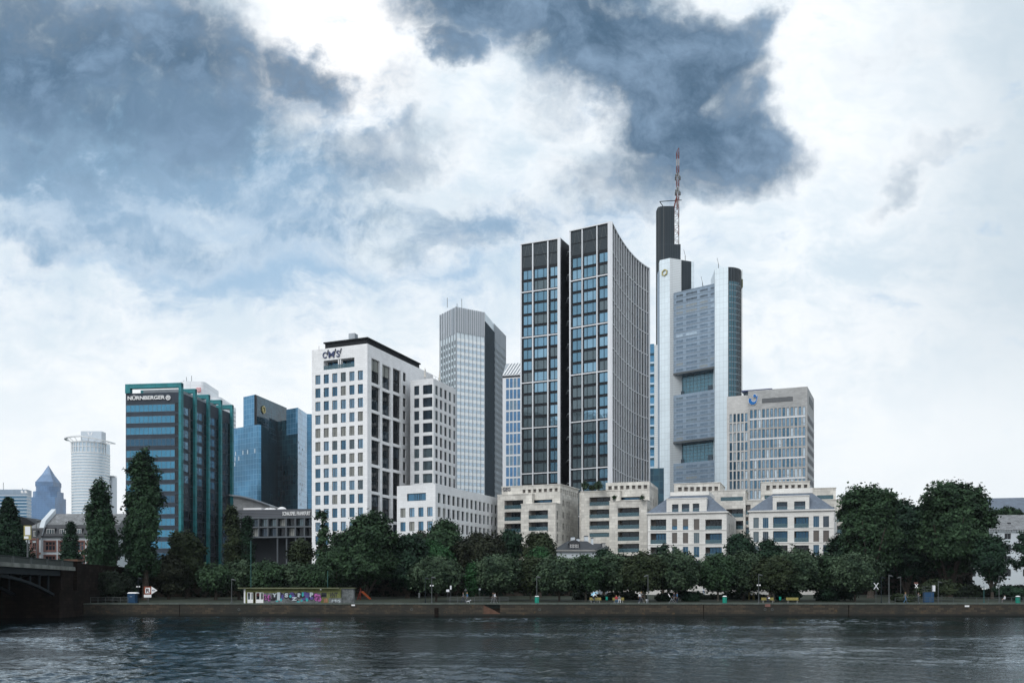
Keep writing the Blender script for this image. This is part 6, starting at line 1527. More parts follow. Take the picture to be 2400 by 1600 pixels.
def crown(kind, w, h, n, rs):
    """leaf centres for a crown of half width w, height h, standing on z = 0"""
    per = 14; nc = n // per; hh = h / 2
    if kind == 'broad':
        K_ = 22; L = []
        while len(L) < K_:
            p = rs.uniform(-1, 1, 3)
            if .25 < np.linalg.norm(p) < 1: L.append(p * np.array([w * .72, w * .72, hh * .72]) + [0, 0, hh])
        L.append(np.array([rs.uniform(-.2, .2) * w, 0, hh * 1.5])); L = np.array(L); rad = rs.uniform(.20, .40, len(L)) * min(w, hh) * 1.05
        k = rs.integers(0, len(L), nc); d = sph(rs, nc); d[:, 2] = np.where(d[:, 2] < -.3, d[:, 2] * .5, d[:, 2])
        c = L[k] + d * (rad[k] * rs.uniform(.55, 1.12, nc))[:, None]
        cc = sph(rs, nc // 3) * np.array([w * .6, w * .6, hh * .6]) * rs.uniform(.2, 1.25, (nc // 3, 1)) + [0, 0, hh]; c = np.vstack([c, cc]); sg = .38
    elif kind in ('poplar', 'slim'):
        zc = rs.uniform(0, 1, 60); pr = np.sin(np.clip(zc * .86 + .12, 0, 1) * math.pi) ** .55; an = rs.uniform(0, 6.28, 60); rr = rs.uniform(.35, .7, 60) * w * pr
        L = np.stack([rr * np.cos(an), rr * np.sin(an), zc * h * .9], 1); k = rs.integers(0, 60, nc); d = sph(rs, nc) * np.array([.36 * w, .36 * w, .10 * h])
        c = L[k] + d * rs.uniform(.4, 1.1, (nc, 1)); sg = .30
        c[:, 2] = np.clip(c[:, 2], 0, h * 1.02); m_ = rs.random(nc) < .12; c[m_] += sph(rs, int(m_.sum())) * np.array([.22 * w, .22 * w, .03 * h])
    elif kind == 'conifer':
        zc = rs.uniform(0, 1, nc) ** 1.35; an = rs.uniform(0, 6.28, nc); lay = 1 - .16 * ((zc * 14) % 1); rr = w * (1 - zc) ** .72 * lay * rs.uniform(.55, 1.08, nc) + .15 * (1 - zc)
        c = np.stack([rr * np.cos(an), rr * np.sin(an), zc * h], 1); sg = .28
    elif kind == 'pollard':
        d = sph(rs, nc); r = rs.uniform(.45, 1.0, nc) ** .6; bumps = 1 + .10 * np.sin(5 * np.arctan2(d[:, 1], d[:, 0]) + 3 * d[:, 2] + rs.uniform(0, 6)) + rs.normal(0, .05, nc)
        c = d * (r * bumps)[:, None] * np.array([w, w, hh * 1.0]) + [0, 0, hh]; c[:, 2] = np.where(c[:, 2] < .3 * hh, .3 * hh + (c[:, 2] - .3 * hh) * .45, c[:, 2]); sg = .30
    elif kind == 'hedge':
        c = rs.uniform(-1, 1, (nc, 3)) * np.array([w, .9, hh]) + [0, 0, hh]; c[:, 2] += .35 * np.sin(c[:, 0] * .7) + .2 * np.sin(c[:, 0] * 2.3); sg = .3
    elif kind == 'bush':
        L = rs.uniform(-1, 1, (7, 3)) * np.array([w * .6, w * .4, hh * .35]) + [0, 0, hh * .8]; k = rs.integers(0, 7, nc); c = L[k] + sph(rs, nc) * np.array([w * .45, w * .45, hh * .7]) * rs.uniform(.4, 1.05, (nc, 1)); c[:, 2] = np.maximum(c[:, 2], .05); sg = .22
    else:  # loose, open branching crown
        K_ = 22; zc = rs.uniform(.05, 1, K_); an = rs.uniform(0, 6.28, K_); rr = rs.uniform(.2, 1, K_) * w * (1.1 - zc * .6); L = np.stack([rr * np.cos(an), rr * np.sin(an), zc * h], 1)
        k = rs.integers(0, K_, nc); c = L[k] + sph(rs, nc) * rs.uniform(.1, .30, (nc, 1)) * w; sg = .30
    P_ = np.repeat(c, per, axis=0) + rs.normal(0, sg, (len(c) * per, 3)) * [1, 1, .8]
    return P_
CR = {}
def tree(label, px, hw, pt, pb, Y, kind='broad', mat='leaf_green', n=9000, size=.34, group='trees in the riverside park', bark='bark', trunk=.28, seed=None, name='tree', lean=0.0, base=None):
    x = px2x(px, Y); w_ = hw * Y / FP; z0, z1 = py2z(pb, Y), py2z(pt, Y); b = gz(Y) if base is None else base; z0 = max(z0, b)
    rs = np.random.default_rng(abs(hash((px, hw, kind))) % 9999 if seed is None else seed); seed_ = int(px * 7 + pt)
    rs = np.random.default_rng(seed_)
    r = empty(name, (x, Y, b), label, 'tree' if name not in ('hedge', 'shrub', 'potted_plant') else name.replace('_', ' '), group)
    P_ = crown(kind, w_, z1 - z0, n, rs); P_[:, 2] += z0 - b; P_[:, 0] += lean * P_[:, 2]
    link('crown', leaf_mesh('crown', P_, size, rs, mat), r)
    if kind in ('hedge', 'bush'): return r
    g = MB(); top = (z0 - b) + (z1 - z0) * (.55 if kind == 'broad' else .75); cb_ = z0 - b
    g.tube([(0, 0, -.3), (.05, 0, .4), (lean * cb_ * .5 + .06, .03, cb_ * .6 + .2), (lean * top, 0, top)], [trunk * 1.5, trunk * 1.1, trunk, trunk * .25], 8)
    for k in range(6 if kind in ('broad', 'loose', 'pollard') else 3):
        an = rs.uniform(0, 6.28); h0 = cb_ * rs.uniform(.65, 1.0) + .2; L = w_ * rs.uniform(.5, .85)
        p0 = Vector((lean * h0, 0, h0)); p1 = p0 + Vector((math.cos(an) * L * .5, math.sin(an) * L * .5, (z1 - z0) * .25)); p2 = p0 + Vector((math.cos(an) * L, math.sin(an) * L, (z1 - z0) * rs.uniform(.4, .6)))
        g.tube([p0, p1, p2], [trunk * .55, trunk * .35, trunk * .1], 6)
    link('trunk', g.mesh('trunk', [bark]), r)
    return r
# left side
tree('tall dark pyramidal conifer at the far left edge above the bridge railing', 20, 50, 1170, 1310, 196, 'conifer', 'leaf_conifer', 15000, .32)
tree('small pointed conifer with sparse gaps in front of the white mansard house', 166, 25, 1224, 1322, 186, 'conifer', 'leaf_conifer', 5000, .24)
tree('narrower dark poplar between the small conifer and the giant poplar', 234, 38, 1117, 1390, 172, 'poplar', 'leaf_poplar', 26000, .27, trunk=.4)
tree('giant poplar in front of the dark teal-framed office block, tallest of the left trees', 340, 53, 1048, 1345, 176, 'poplar', 'leaf_poplar', 40000, .28, bark='bark', trunk=.55)
tree('dull brownish rounded tree at the foot of the teal-framed block', 437, 48, 1216, 1395, 186, 'broad', 'leaf_brown', 16000, .30)
tree('brown-green column tree just right of the teal-framed block', 545, 23, 1180, 1330, 200, 'slim', 'leaf_brown', 9000, .26)
tree('dark slim column tree in front of the grey theatre', 578, 17, 1206, 1335, 201, 'slim', 'leaf_conifer', 6000, .24)
tree('russet broad tree under the giant poplar crown', 395, 42, 1290, 1400, 180, 'broad', 'leaf_russet', 9000, .3)
tree('dark bushy tree filling the gap below the two poplars', 290, 40, 1330, 1405, 178, 'broad', 'leaf_deep', 7000, .3)
tree('dark grey-green tree half hidden behind the narrower poplar', 268, 22, 1255, 1340, 190, 'loose', 'leaf_deep', 3000, .25)
for i, (px, pt, tx) in enumerate(((505, 1322, 'left of the kiosk lamp post'), (560, 1314, 'above the left end of the kiosk roof'), (625, 1316, 'above the kiosk doors'), (690, 1318, 'above the middle of the kiosk'), (740, 1322, 'above the right end of the kiosk'))):
    tree('round grey-green plane tree ' + tx, px, 38, pt, 1385, 176 + i % 2 * 3, 'pollard', 'leaf_silver' if i % 2 else 'leaf_green', 8000, .28, 'clipped plane trees behind the kiosk')
tree('thin airy young tree with sky gaps in front of the white tower base', 755, 22, 1203, 1330, 192, 'loose', 'leaf_green', 2600, .25)
tree('brown-green tree at the left foot of the white tower', 705, 34, 1255, 1345, 196, 'broad', 'leaf_brown', 7000, .28)
# centre
tree('largest dark broad tree in front of the white tower', 858, 82, 1193, 1400, 182, 'broad', 'leaf_green', 46000, .33, trunk=.5)
tree('wide dark tree right of the largest one below the white tower', 955, 62, 1238, 1400, 186, 'broad', 'leaf_deep', 26000, .31, trunk=.4)
tree('dark tree to the left of the largest one with low crown', 790, 44, 1262, 1400, 180, 'broad', 'leaf_green', 14000, .30)
tree('tree with feathery top below the low white building corner', 1040, 52, 1213, 1330, 198, 'broad', 'leaf_green', 18000, .28)
tree('fresh green rounded tree at the middle of the park', 1022, 42, 1262, 1350, 189, 'broad', 'leaf_fresh', 12000, .28)
tree('dark reddish broad tree below the rows of narrow windows', 1120, 62, 1224, 1380, 194, 'broad', 'leaf_russet', 24000, .30)
tree('deep green tree in front of the lettered travertine block', 1195, 36, 1233, 1330, 200, 'broad', 'leaf_deep', 11000, .28)
tree('olive-brown tree left of the small slate villa', 1262, 42, 1239, 1345, 196, 'broad', 'leaf_brown', 14000, .27)
tree('small bright green tree left of the villa eaves', 1265, 26, 1281, 1325, 188, 'broad', 'leaf_fresh', 5000, .22)
tree('dark tree behind the villa rising beside the travertine terraces', 1415, 26, 1285, 1340, 202, 'broad', 'leaf_deep', 6000, .25)
tree('dark understorey tree at the centre of the park', 1150, 40, 1300, 1400, 184, 'broad', 'leaf_deep', 9000, .28)
tree('dark reddish tree rising between the largest trees', 985, 34, 1232, 1330, 204, 'broad', 'leaf_russet', 7000, .26)
# promenade row of clipped planes
row = [(1022, 54, 1309, 'right of the twin lamp posts'), (1106, 17, 1318, 'slender one behind the quay railing'), (1165, 56, 1303, 'above the right end of the quay railing'), (1243, 44, 1306, 'beside the left green bin'), (1310, 48, 1304, 'below the villa dormer'),
       (1372, 44, 1300, 'above the bench with the leaning cyclist'), (1440, 46, 1297, 'above the bench with two sitters'), (1510, 44, 1299, 'beside the lamp post with the white bin'), (1583, 50, 1292, 'below the left slate-roofed house'), (1682, 42, 1300, 'beside the middle green bin'),
       (1742, 50, 1296, 'between the two slate-roofed houses'), (1812, 44, 1306, 'above the bench with the reader'), (1868, 52, 1284, 'above the empty yellow bench'), (1935, 44, 1298, 'below the right slate-roofed house'), (2003, 56, 1299, 'at the right end, before the white cross sign')]
for i, (px, hw, pt, tx) in enumerate(row):
    k_ = 'slim' if hw < 20 else 'pollard'
    tree('round clipped plane tree ' + tx if hw > 20 else 'slender pale-stemmed sapling behind the quay railing', px, hw * (1.1 if hw > 20 else 1), pt + (i * 29 % 7) - 3, 1389, 168 + (i * 37 % 7), k_, ('leaf_silver', 'leaf_green', 'leaf_silver', 'leaf_brown')[i % 4] if hw > 20 else 'leaf_fresh', 15000 if hw > 20 else 2500, .25, 'clipped plane trees along the promenade', bark='bark_pale' if i % 2 else 'bark', trunk=.16 if hw > 20 else .06)
tree('taller dark leafy tree between the two slate-roofed houses', 1736, 40, 1241, 1330, 192, 'broad', 'leaf_deep', 11000, .27, trunk=.35)
tree('dark leafy tree in front of the left bays of the right slate-roofed house', 1804, 28, 1257, 1340, 191, 'broad', 'leaf_deep', 8000, .27)
tree('small dark treetop in front of the left slate-roofed house', 1553, 18, 1280, 1330, 188, 'loose', 'leaf_deep', 2200, .24)
# right
tree('huge plane tree with notched crown, left of the right-hand pair', 2040, 80, 1098, 1375, 186, 'broad', 'leaf_green', 64000, .33, trunk=.6)
tree('huge plane tree with the highest right-hand crown', 2225, 102, 1097, 1385, 190, 'broad', 'leaf_green', 84000, .33, trunk=.7)
tree('lower plane tree filling the space between the two huge ones', 2125, 72, 1138, 1392, 194, 'broad', 'leaf_deep', 30000, .33, trunk=.5)
tree('dark low tree spreading in front of the white house', 2325, 48, 1248, 1385, 182, 'broad', 'leaf_deep', 14000, .28)
tree('dark branch of a tree reaching in at the right frame edge', 2412, 36, 1252, 1335, 180, 'loose', 'leaf_deep', 4000, .25)
tree('distant green treetops between the white house and the slate hall', 2360, 36, 1184, 1240, 290, 'broad', 'leaf_green', 7000, .4)
tree('dark lower tree at the foot of the right slate-roofed house', 1975, 44, 1230, 1385, 198, 'broad', 'leaf_deep', 11000, .28)
tree('black-green bushy tree filling the corner beside the bridge abutment', 262, 58, 1338, 1412, 166, 'broad', 'leaf_hedge', 14000, .26)
tree('dark backdrop tree added behind the path opening, under the left huge plane tree', 2085, 62, 1262, 1412, 206, 'broad', 'leaf_deep', 20000, .34, trunk=.4)  # added backdrop: closes the bright sky gaps under the plane trees
tree('dark backdrop tree added under the right huge plane tree', 2190, 66, 1262, 1412, 208, 'broad', 'leaf_hedge', 20000, .34, trunk=.4)  # second added backdrop, keeps the sky from showing below the crowns
# shrubs; hedges added to make the space under the trees dark
for px, hw, pt, pb, Y, tx, mt in ((2195, 62, 1352, 1398, 172, 'rounded dark hedge behind the blue information stand', 'leaf_brown'), (1960, 48, 1372, 1408, 172, 'low dark shrub left of the white cross sign', 'leaf_conifer'), (1845, 38, 1378, 1404, 172, 'dark shrub behind the empty yellow bench', 'leaf_conifer'),
                                     (1612, 28, 1380, 1406, 171, 'spiky shrub left of the gap with the pale wall', 'leaf_conifer'), (2120, 30, 1392, 1410, 166, 'flower bush behind the walking couple at right', 'leaf_brown'), (1565, 30, 1386, 1407, 172, 'dark shrub behind the wheeled easel', 'leaf_conifer'), (2360, 60, 1368, 1402, 174, 'dark shrub mass in front of the white house', 'leaf_conifer')):
    tree(tx, px, hw, pt, pb, Y, 'bush', mt, 5000, .22, 'shrubs in the park', name='shrub')
for px, hw, pt, Y, tx in ((90, 150, 1372, 186, 'dark hedge added behind the bridge abutment at far left'), (420, 200, 1340, 190, 'long dark hedge added under the trees left of the kiosk'), (800, 190, 1345, 192, 'long dark hedge added behind the kiosk'), (1180, 200, 1350, 194, 'long dark hedge added below the central trees'),
                           (1430, 80, 1392, 178, 'low dark hedge added behind the seated pair'), (1700, 100, 1396, 180, 'low dark hedge added in front of the pale garden wall'), (2130, 150, 1318, 203, 'tall dark hedge added under the huge plane trees'), (2350, 110, 1375, 186, 'dark hedge added in front of the white house')):
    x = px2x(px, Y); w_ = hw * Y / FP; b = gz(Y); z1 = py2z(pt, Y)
    r = empty('hedge', (x, Y, b), tx, 'hedge', 'hedges added to darken the park under the trees'); rs = np.random.default_rng(px)
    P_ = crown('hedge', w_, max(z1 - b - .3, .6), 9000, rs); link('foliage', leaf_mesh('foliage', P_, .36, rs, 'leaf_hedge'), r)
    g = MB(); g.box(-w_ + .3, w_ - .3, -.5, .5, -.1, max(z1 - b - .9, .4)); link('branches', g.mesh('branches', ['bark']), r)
# roof garden and balcony plants
FU, H, zlow = T2roof
for i, (px, hw, pt, tx, mt) in enumerate(((1372, 11, 1121, 'pale feathery shrub at the left of the planted roof terrace', 'leaf_silver'), (1388, 9, 1136, 'reddish low shrub at the middle of the roof terrace', 'leaf_brown'), (1402, 11, 1122, 'tall pale grass at the right of the roof terrace', 'leaf_silver'))):
    tree(tx, px, hw, pt, 1150, 258, 'bush', mt, 1400, .16, 'plants on the roof terrace', name='shrub', base=zlow + .2)
for px, pt, pb, Y, tx in ((1440, 1157, 1172, 254, 'palm-like plant on the upper terrace of the planted block'), (1505, 1158, 1170, 253, 'small tree on the right end of the upper terrace')):
    zb = py2z(1173.6, Y); r = tree(tx, px, 5, pt, pb, Y, 'bush', 'leaf_green', 420, .14, 'plants on the roof terrace', name='potted_plant', base=zb)
    g = MB(); g.tube([(0, 0, 0), (0, 0, .5)], [.3, .38], 8); link('pot', g.mesh('pot', ['concrete']), r); g = MB(); g.bar((0, 0, .45), (0, 0, 1.1), .06); link('stem', g.mesh('stem', ['bark']), r)
# ================================================================== park walls
def wallthing(name, label, px0, px1, Y, z0, z1, mat, cap=None, thick=.4):
    x0, x1 = px2x(px0, Y), px2x(px1, Y); t = Thing(name, ((x0 + x1) / 2, Y, z0), label, 'wall'); g = MB(); g.box(x0, x1, Y, Y + thick, z0, z1); t.part('wall', g, mat)
    if cap: g = MB(); g.box(x0 - .05, x1 + .05, Y - .08, Y + thick + .08, z1 + .002, z1 + .12); t.part('wall_cap', g, cap)
    return t
wallthing('garden_wall', 'pale stone garden wall seen between the clipped trees at right', 1470, 1955, 204, 2.4, 5.6, 'palace_stone', 'palace_stone')
wallthing('street_wall', 'dark retaining wall behind the park trees at the left', 215, 1290, 207, 2.0, 5.3, 'sandstone_dark', 'concrete')
# park fence in front of the pale wall
x0, x1 = px2x(1560, 192), px2x(1800, 192); t = Thing('park_fence', (x0, 192, 2.9), 'thin black park fence in front of the pale garden wall', 'fence'); g = MB(); z = 2.9
g.box(x0, x1, 192, 192.05, z + .95, z + 1.0); g.box(x0, x1, 192, 192.05, z + .25, z + .3); x = x0
while x < x1: g.box(x, x + .03, 192.01, 192.04, z - .2, z + 1.1); x += .22
t.part('railing', g, 'black_metal')

# ================================================================== kiosk with graffiti
a = zf(555, 1360, 7.84); Yk = 158.6; gk = 2.01
x0, x1 = px2x(571.5, Yk), px2x(799, Yk); Fk = Face((x0, Yk), (x1, Yk)); zt = Fk.z(600, 1379)
t = Thing('kiosk', ((x0 + x1) / 2, Yk, gk), 'long low flat-roofed kiosk covered in colourful graffiti on the quay', 'kiosk')
dr = [hole(Fk, a, x_, y_, 213, 402, .12) for x_, y_ in ((190, 298), (345, 488))] + [hole(Fk, a, 303, 337, 208, 404, .5)]
dr = [(h[0], h[1], gk + .02, h[3], h[4]) for h in dr]; wn = [hole(Fk, a, 1552, 1650, 220, 303, .15), hole(Fk, a, 528, 580, 222, 252, .1)]
g = MB(); panel(g, Fk, 0, Fk.L, gk, zt, dr + wn); shell(g, Fk, 1.9, gk, zt); t.part('wall', g, 'kiosk_wall')
g = MB(); Fo = Fk.off(0); g.fbox(Fk, Fk.u(559.5), Fk.u(795.5), zt + .002, zt + .2, -2.1, .5); t.part('roof', g, 'kiosk_roof')
x2, x3 = px2x(799.1, Yk + .3), px2x(829, Yk + .3); F2k = Face((x2, Yk + .3), (x3, Yk + .3)); g = MB(); g.fbox(F2k, 0, F2k.L, gk, zt + .05, -1.4, 0); t.part('side_room', g, 'graf_grey')
g = MB(); g.fbox(F2k, 0, F2k.L + .2, zt + .06, zt + .18, -1.6, .2); t.part('side_roof', g, 'kiosk_roof')
for h, gl in ((dr[0], ('glass_slate',)), (dr[1], ('dark_red',))):
    g = MB(); zm = h[2] + (h[3] - h[2]) * .33; wq = h[1] - h[0]
    g.fbox(Fk, h[0] + .01, h[1] - .01, h[2], zm, -.1, -.05); g.fbox(Fk, h[0] + .01, h[1] - .01, h[3] - .1, h[3], -.1, -.05)
    for f in (0, .50, .62, .93): g.fbox(Fk, h[0] + wq * f, h[0] + wq * f + .09, zm, h[3] - .1, -.1, -.05)
    o = t.part('door', g, 'white_paint'); g = MB(); g.quad(Fk.pt(h[0], zm, -.09), Fk.pt(h[1], zm, -.09), Fk.pt(h[1], h[3], -.09), Fk.pt(h[0], h[3], -.09)); t.part('pane', g, 'glass_slate' if gl[0] == 'glass_slate' else 'glass_dark', parent=o)
    g = MB(); g.fbox(Fk, h[0] + .12, h[0] + wq * .46, zm + (h[3] - zm) * .45, h[3] - .15, -.085, -.06); t.part('poster', g, 'dark_red' if gl[0] != 'glass_slate' else 'graf_black', parent=o)
h = dr[2]; g = MB(); g.quad(Fk.pt(h[0], h[2], -.48), Fk.pt(h[1], h[2], -.48), Fk.pt(h[1], h[3], -.48), Fk.pt(h[0], h[3], -.48)); t.part('open_doorway', g, 'dark_red')
for h in wn: g = MB(); g.quad(Fk.pt(h[0], h[2], -.12), Fk.pt(h[1], h[2], -.12), Fk.pt(h[1], h[3], -.12), Fk.pt(h[0], h[3], -.12)); t.part('window', g, 'glass_dark')
g = MB(); g.fbox(Fk, 0, .25, gk, zt, .002, .03); t.part('corner_post', g, 'white_paint')
def blobs(F, lst, n0, mat, nm):
    g = MB()
    for (x, y, rx, ry) in lst:
        p, q = a(x, y); disc(g, F, F.u(p), F.z(p, q), 1, .001, n0, 0, 14, rx / 7.84 * Yk / FP, ry / 7.84 * Yk / FP)
    t.part(nm, g, mat)
def gtext(s_, x0_, x1_, y0_, y1_, n, mat, bold=.0, sh=0.0):
    p, q = a(x0_, y0_); r_, s2_ = a(x1_, y1_); return txt(s_, Fk, Fk.u(p), Fk.z(p, s2_), Fk.u(r_) - Fk.u(p), Fk.z(p, q) - Fk.z(p, s2_), n, .004, bold=bold, shear=sh)
g = MB(); h = hole(Fk, a, 492, 1545, 225, 402, 0); g.fbox(Fk, h[0], h[1], gk, h[3], .001, .004, back=False); h = hole(Fk, a, 1690, 1925, 320, 402, 0); g.fbox(Fk, h[0], h[1], gk, h[3], .001, .004, back=False); t.part('graffiti', g, 'graf_grey')
blobs(Fk, [(700, 290, 62, 62), (800, 285, 60, 75), (910, 270, 52, 65), (1020, 290, 75, 80), (1150, 265, 62, 65), (1270, 290, 85, 88), (1370, 285, 60, 80), (520, 315, 32, 66), (590, 320, 38, 62), (1455, 300, 42, 82), (1515, 320, 46, 70), (1070, 360, 60, 22), (660, 350, 50, 22)], .006, 'graf_black', 'graffiti')
blobs(Fk, [(520, 275, 24, 24), (522, 330, 24, 40), (590, 300, 30, 44), (592, 350, 26, 26), (1455, 270, 34, 36), (1462, 330, 34, 42), (1515, 340, 40, 40), (1510, 280, 28, 30)], .010, 'graf_pink', 'graffiti')
blobs(Fk, [(785, 250, 24, 36), (840, 300, 22, 50), (1010, 235, 40, 22), (1035, 290, 28, 50), (1250, 240, 34, 38), (1310, 260, 40, 44), (1225, 340, 24, 26), (1375, 320, 34, 30), (1350, 250, 24, 24)], .009, 'graf_purple', 'graffiti')
blobs(Fk, [(760, 300, 22, 34), (812, 350, 18, 30), (985, 285, 22, 28), (1212, 250, 20, 44), (1290, 345, 26, 36), (740, 375, 26, 12), (1190, 365, 20, 22), (1130, 385, 30, 12)], .011, 'graf_teal', 'graffiti')
for s_, x0_, x1_, y0_, y1_ in (('Y', 650, 738, 232, 300), ('I', 742, 795, 212, 360), ('S', 880, 945, 228, 305), ('Z', 1005, 1105, 300, 366), ('R', 1118, 1190, 228, 300), ('P', 1340, 1405, 215, 300), ('A', 1235, 1335, 225, 345)):
    t.part('graffiti', gtext(s_, x0_, x1_, y0_, y1_, .014 if s_ != 'A' else .0125, 'graf_white', .06), 'graf_white' if s_ != 'A' else 'graf_purple')
t.part('graffiti', gtext('EI', 505, 612, 272, 362, .014, '', .0), 'graf_black'); t.part('graffiti', gtext('CB', 1440, 1530, 275, 355, .014, '', .0), 'graf_black')
t.part('graffiti', gtext('VNT', 1710, 1855, 215, 310, .012, '', .03, .2), 'graf_black'); t.part('graffiti', gtext('MIS', 1745, 1905, 345, 395, .010, '', .02), 'graf_white')
g = MB(); h = hole(Fk, a, 1600, 1670, 325, 402, 0); g.fbox(Fk, h[0], h[1], h[2], h[3], .001, .02, back=False); t.part('poster', g, 'graf_orange')
g = MB(); h = hole(Fk, a, 1540, 1562, 157, 168, 0); g.fbox(Fk, h[0], h[1], h[2], h[3], .3, .45); t.part('wall_lamp', g, 'white_paint')

# ================================================================== street furniture
def P3(px, Y): return px2x(px, Y)
def lamp(px, pt, Y, label, mat='pole_grey', arm=1, boxz=None, head=True, r=.055, base=None, nm='street_lamp', cat='street lamp', grp='lamp posts along the promenade'):
    x, b, zt = px2x(px, Y), (2.01 if Y < QY + 5 else gz(Y)) if base is None else base, py2z(pt, Y); t = Thing(nm, (x, Y, b), label, cat, grp)
    g = MB(); g.tube([(x, Y, b), (x, Y, b + 1), (x, Y, zt)], [r * 1.5, r * 1.1, r], 8); t.part('pole', g, mat)
    g = MB(); g.tube([(x, Y, b), (x, Y, b + .25)], [r * 2.4, r * 2], 8); t.part('base', g, mat)
    if head: g = MB(); g.tube([(x - .05 * arm, Y, zt - .12), (x + .35 * arm, Y, zt - .2), (x + .62 * arm, Y, zt - .3)], [.07, .11, .06], 8); t.part('lamp_head', g, mat)
    if boxz: g = MB(); z = py2z(boxz, Y); g.box(x - .28, x - .1, Y - .1, Y + .1, z - .1, z + .12); g.box(x + .1, x + .28, Y - .1, Y + .1, z - .1, z + .12); t.part('sensor_box', g, 'white_paint')
    return t
lamp(543, 1355, 156.8, 'dark lamp post standing just left of the graffiti kiosk')
lamp(588, 1266, 159.5, 'tall green flag pole rising above the kiosk left end', 'pole_green', head=False, r=.06, nm='flag_pole', cat='pole', grp='tall poles')
lamp(768, 1337, 161.5, 'leaning pale green pole above the kiosk right end', 'pole_green', head=False, r=.05, nm='flag_pole', cat='pole', grp='tall poles')
lamp(1012, 1350, 157.0, 'pale lamp post at the left of the quay railing', boxz=1371.5)
lamp(997, 1352, 160.0, 'dark lamp post with tilted head behind the pale one', 'steel_dark')
lamp(1258, 1349, 157.0, 'lamp post standing behind the left green bin')
lamp(1518.7, 1346, 157.0, 'lamp post beside the white bin', arm=-1)
lamp(1778.2, 1344, 157.0, 'lamp post with two small white boxes left of the reader bench', boxz=1370.5)
lamp(2065.5, 1350, 158.0, 'thin brown-headed lamp post right of the left cross sign', 'steel_dark', arm=1)
lamp(2083.5, 1346, 156.8, 'thick grey lamp post with long arm beside the path opening', r=.075, arm=1)
lamp(2111, 1350, 175, 'grey traffic mast behind the walking couple', arm=-1, grp='traffic masts at the path opening')
lamp(2199, 1361, 165, 'thin grey lamp post right of the blue information stand')
lamp(2306, 1372, 163, 'bluish signal post on the lawn at right', 'pole_green', head=False, boxz=1379)
lamp(2341.5, 1348, 163, 'tall thin lamp post on the lawn near the right green bin')
lamp(324, 1352, 160, 'thin dark lamp post right of the blue cabin', 'steel_dark', boxz=1374)
lamp(85, 1216, 150, 'lamp post on the bridge beside the yellow poster board', base=7.4, grp='lamp posts along the promenade')
# bins
def tallbin(px, label):
    Y = 157.2; x = px2x(px, Y); b = 2.01; t = Thing('litter_bin', (x, Y, b), label, 'bin', 'tall green bins'); r = .35
    g = MB(); g.tube([(x, Y, b), (x, Y, b + .08), (x, Y, b + .95)], [r * .9, r, r], 16); t.part('body', g, 'bin_green')
    g = MB(); g.tube([(x, Y, b + .951), (x, Y, b + 1.03)], [r * .85, r * .85], 16); t.part('slot', g, 'black_metal')
    g = MB(); g.tube([(x, Y, b + 1.031), (x, Y, b + 1.1), (x, Y, b + 1.18)], [r * 1.02, r * .95, r * .4], 16); t.part('lid', g, 'white_paint')
    g = MB(); g.box(x + .02, x + .05, Y - r - .012, Y - r - .0, b + .1, b + .9); t.part('hinge', g, 'pole_green')
    return t
tallbin(1258.5, 'tall green cylinder bin with white lid below the left lamp post'); tallbin(1698.5, 'tall green cylinder bin with white lid left of the reader bench'); tallbin(2385.5, 'tall green cylinder bin with white lid at the right edge')
for px, tx in ((1422, 'small green post bin between the cyclist bench and the seated pair'), (1828.5, 'small green post bin between the reader bench and the empty bench')):
    Y = 160.2; x = px2x(px, Y); b = 2.03; t = Thing('post_bin', (x, Y, b), tx, 'bin', 'small green bins'); g = MB(); g.tube([(x, Y, b + .42), (x, Y, b + .5), (x, Y, b + .95)], [.14, .17, .19], 12); t.part('basket', g, 'bin_green')
    g = MB(); g.tube([(x, Y + .2, b - .05), (x, Y + .2, b + 1)], [.03, .03], 6); t.part('post', g, 'pole_grey'); g = MB(); g.tube([(x, Y, b + .951), (x, Y, b + .99)], [.2, .2], 12); t.part('rim', g, 'bin_green')
Y = 157.3; x = px2x(1517.3, Y); t = Thing('white_bin', (x, Y, 2.01), 'pale grey bucket bin leaning by the lamp post right of the walking pair', 'bin'); g = MB(); g.tube([(x, Y, 2.01), (x, Y, 2.35), (x, Y, 2.5)], [.14, .19, .2], 12); t.part('body', g, 'pale_grey_metal')
g = MB(); g.tube([(x - .05, Y, 2.5), (x - .05, Y, 2.6)], [.25, .24], 12); t.part('lid', g, 'cloth_white')
# benches
def bench(px0, px1, label):
    Y = 159.6; x0, x1 = px2x(px0, Y), px2x(px1, Y); b = 2.01; t = Thing('park_bench', ((x0 + x1) / 2, Y, b), label, 'bench', 'yellow benches on the promenade')
    g = MB()
    for k in range(3): g.box(x0, x1, Y + .22 + k * .012, Y + .26 + k * .012, b + .50 + k * .13, b + .61 + k * .13)
    t.part('backrest', g, 'bench_yellow')
    g = MB()
    for k in range(4): g.box(x0, x1, Y - .22 + k * .11, Y - .13 + k * .11, b + .42, b + .46)
    t.part('seat', g, 'bench_yellow')
    for xx in (x0 + .25, x1 - .25):
        g = MB(); g.box(xx - .03, xx + .03, Y - .2, Y - .14, b, b + .42); g.box(xx - .03, xx + .03, Y + .28, Y + .33, b, b + .86); g.box(xx - .03, xx + .03, Y - .14, Y + .28, b + .37, b + .415); t.part('leg', g, 'concrete')
    return t
bench(1382, 1409, 'yellow bench behind the leaning cyclist'); bench(1436, 1463, 'yellow bench with two people sitting on it'); bench(1785, 1814, 'yellow bench with a person in dark clothes reading'); bench(1843, 1872, 'empty yellow bench at the right')
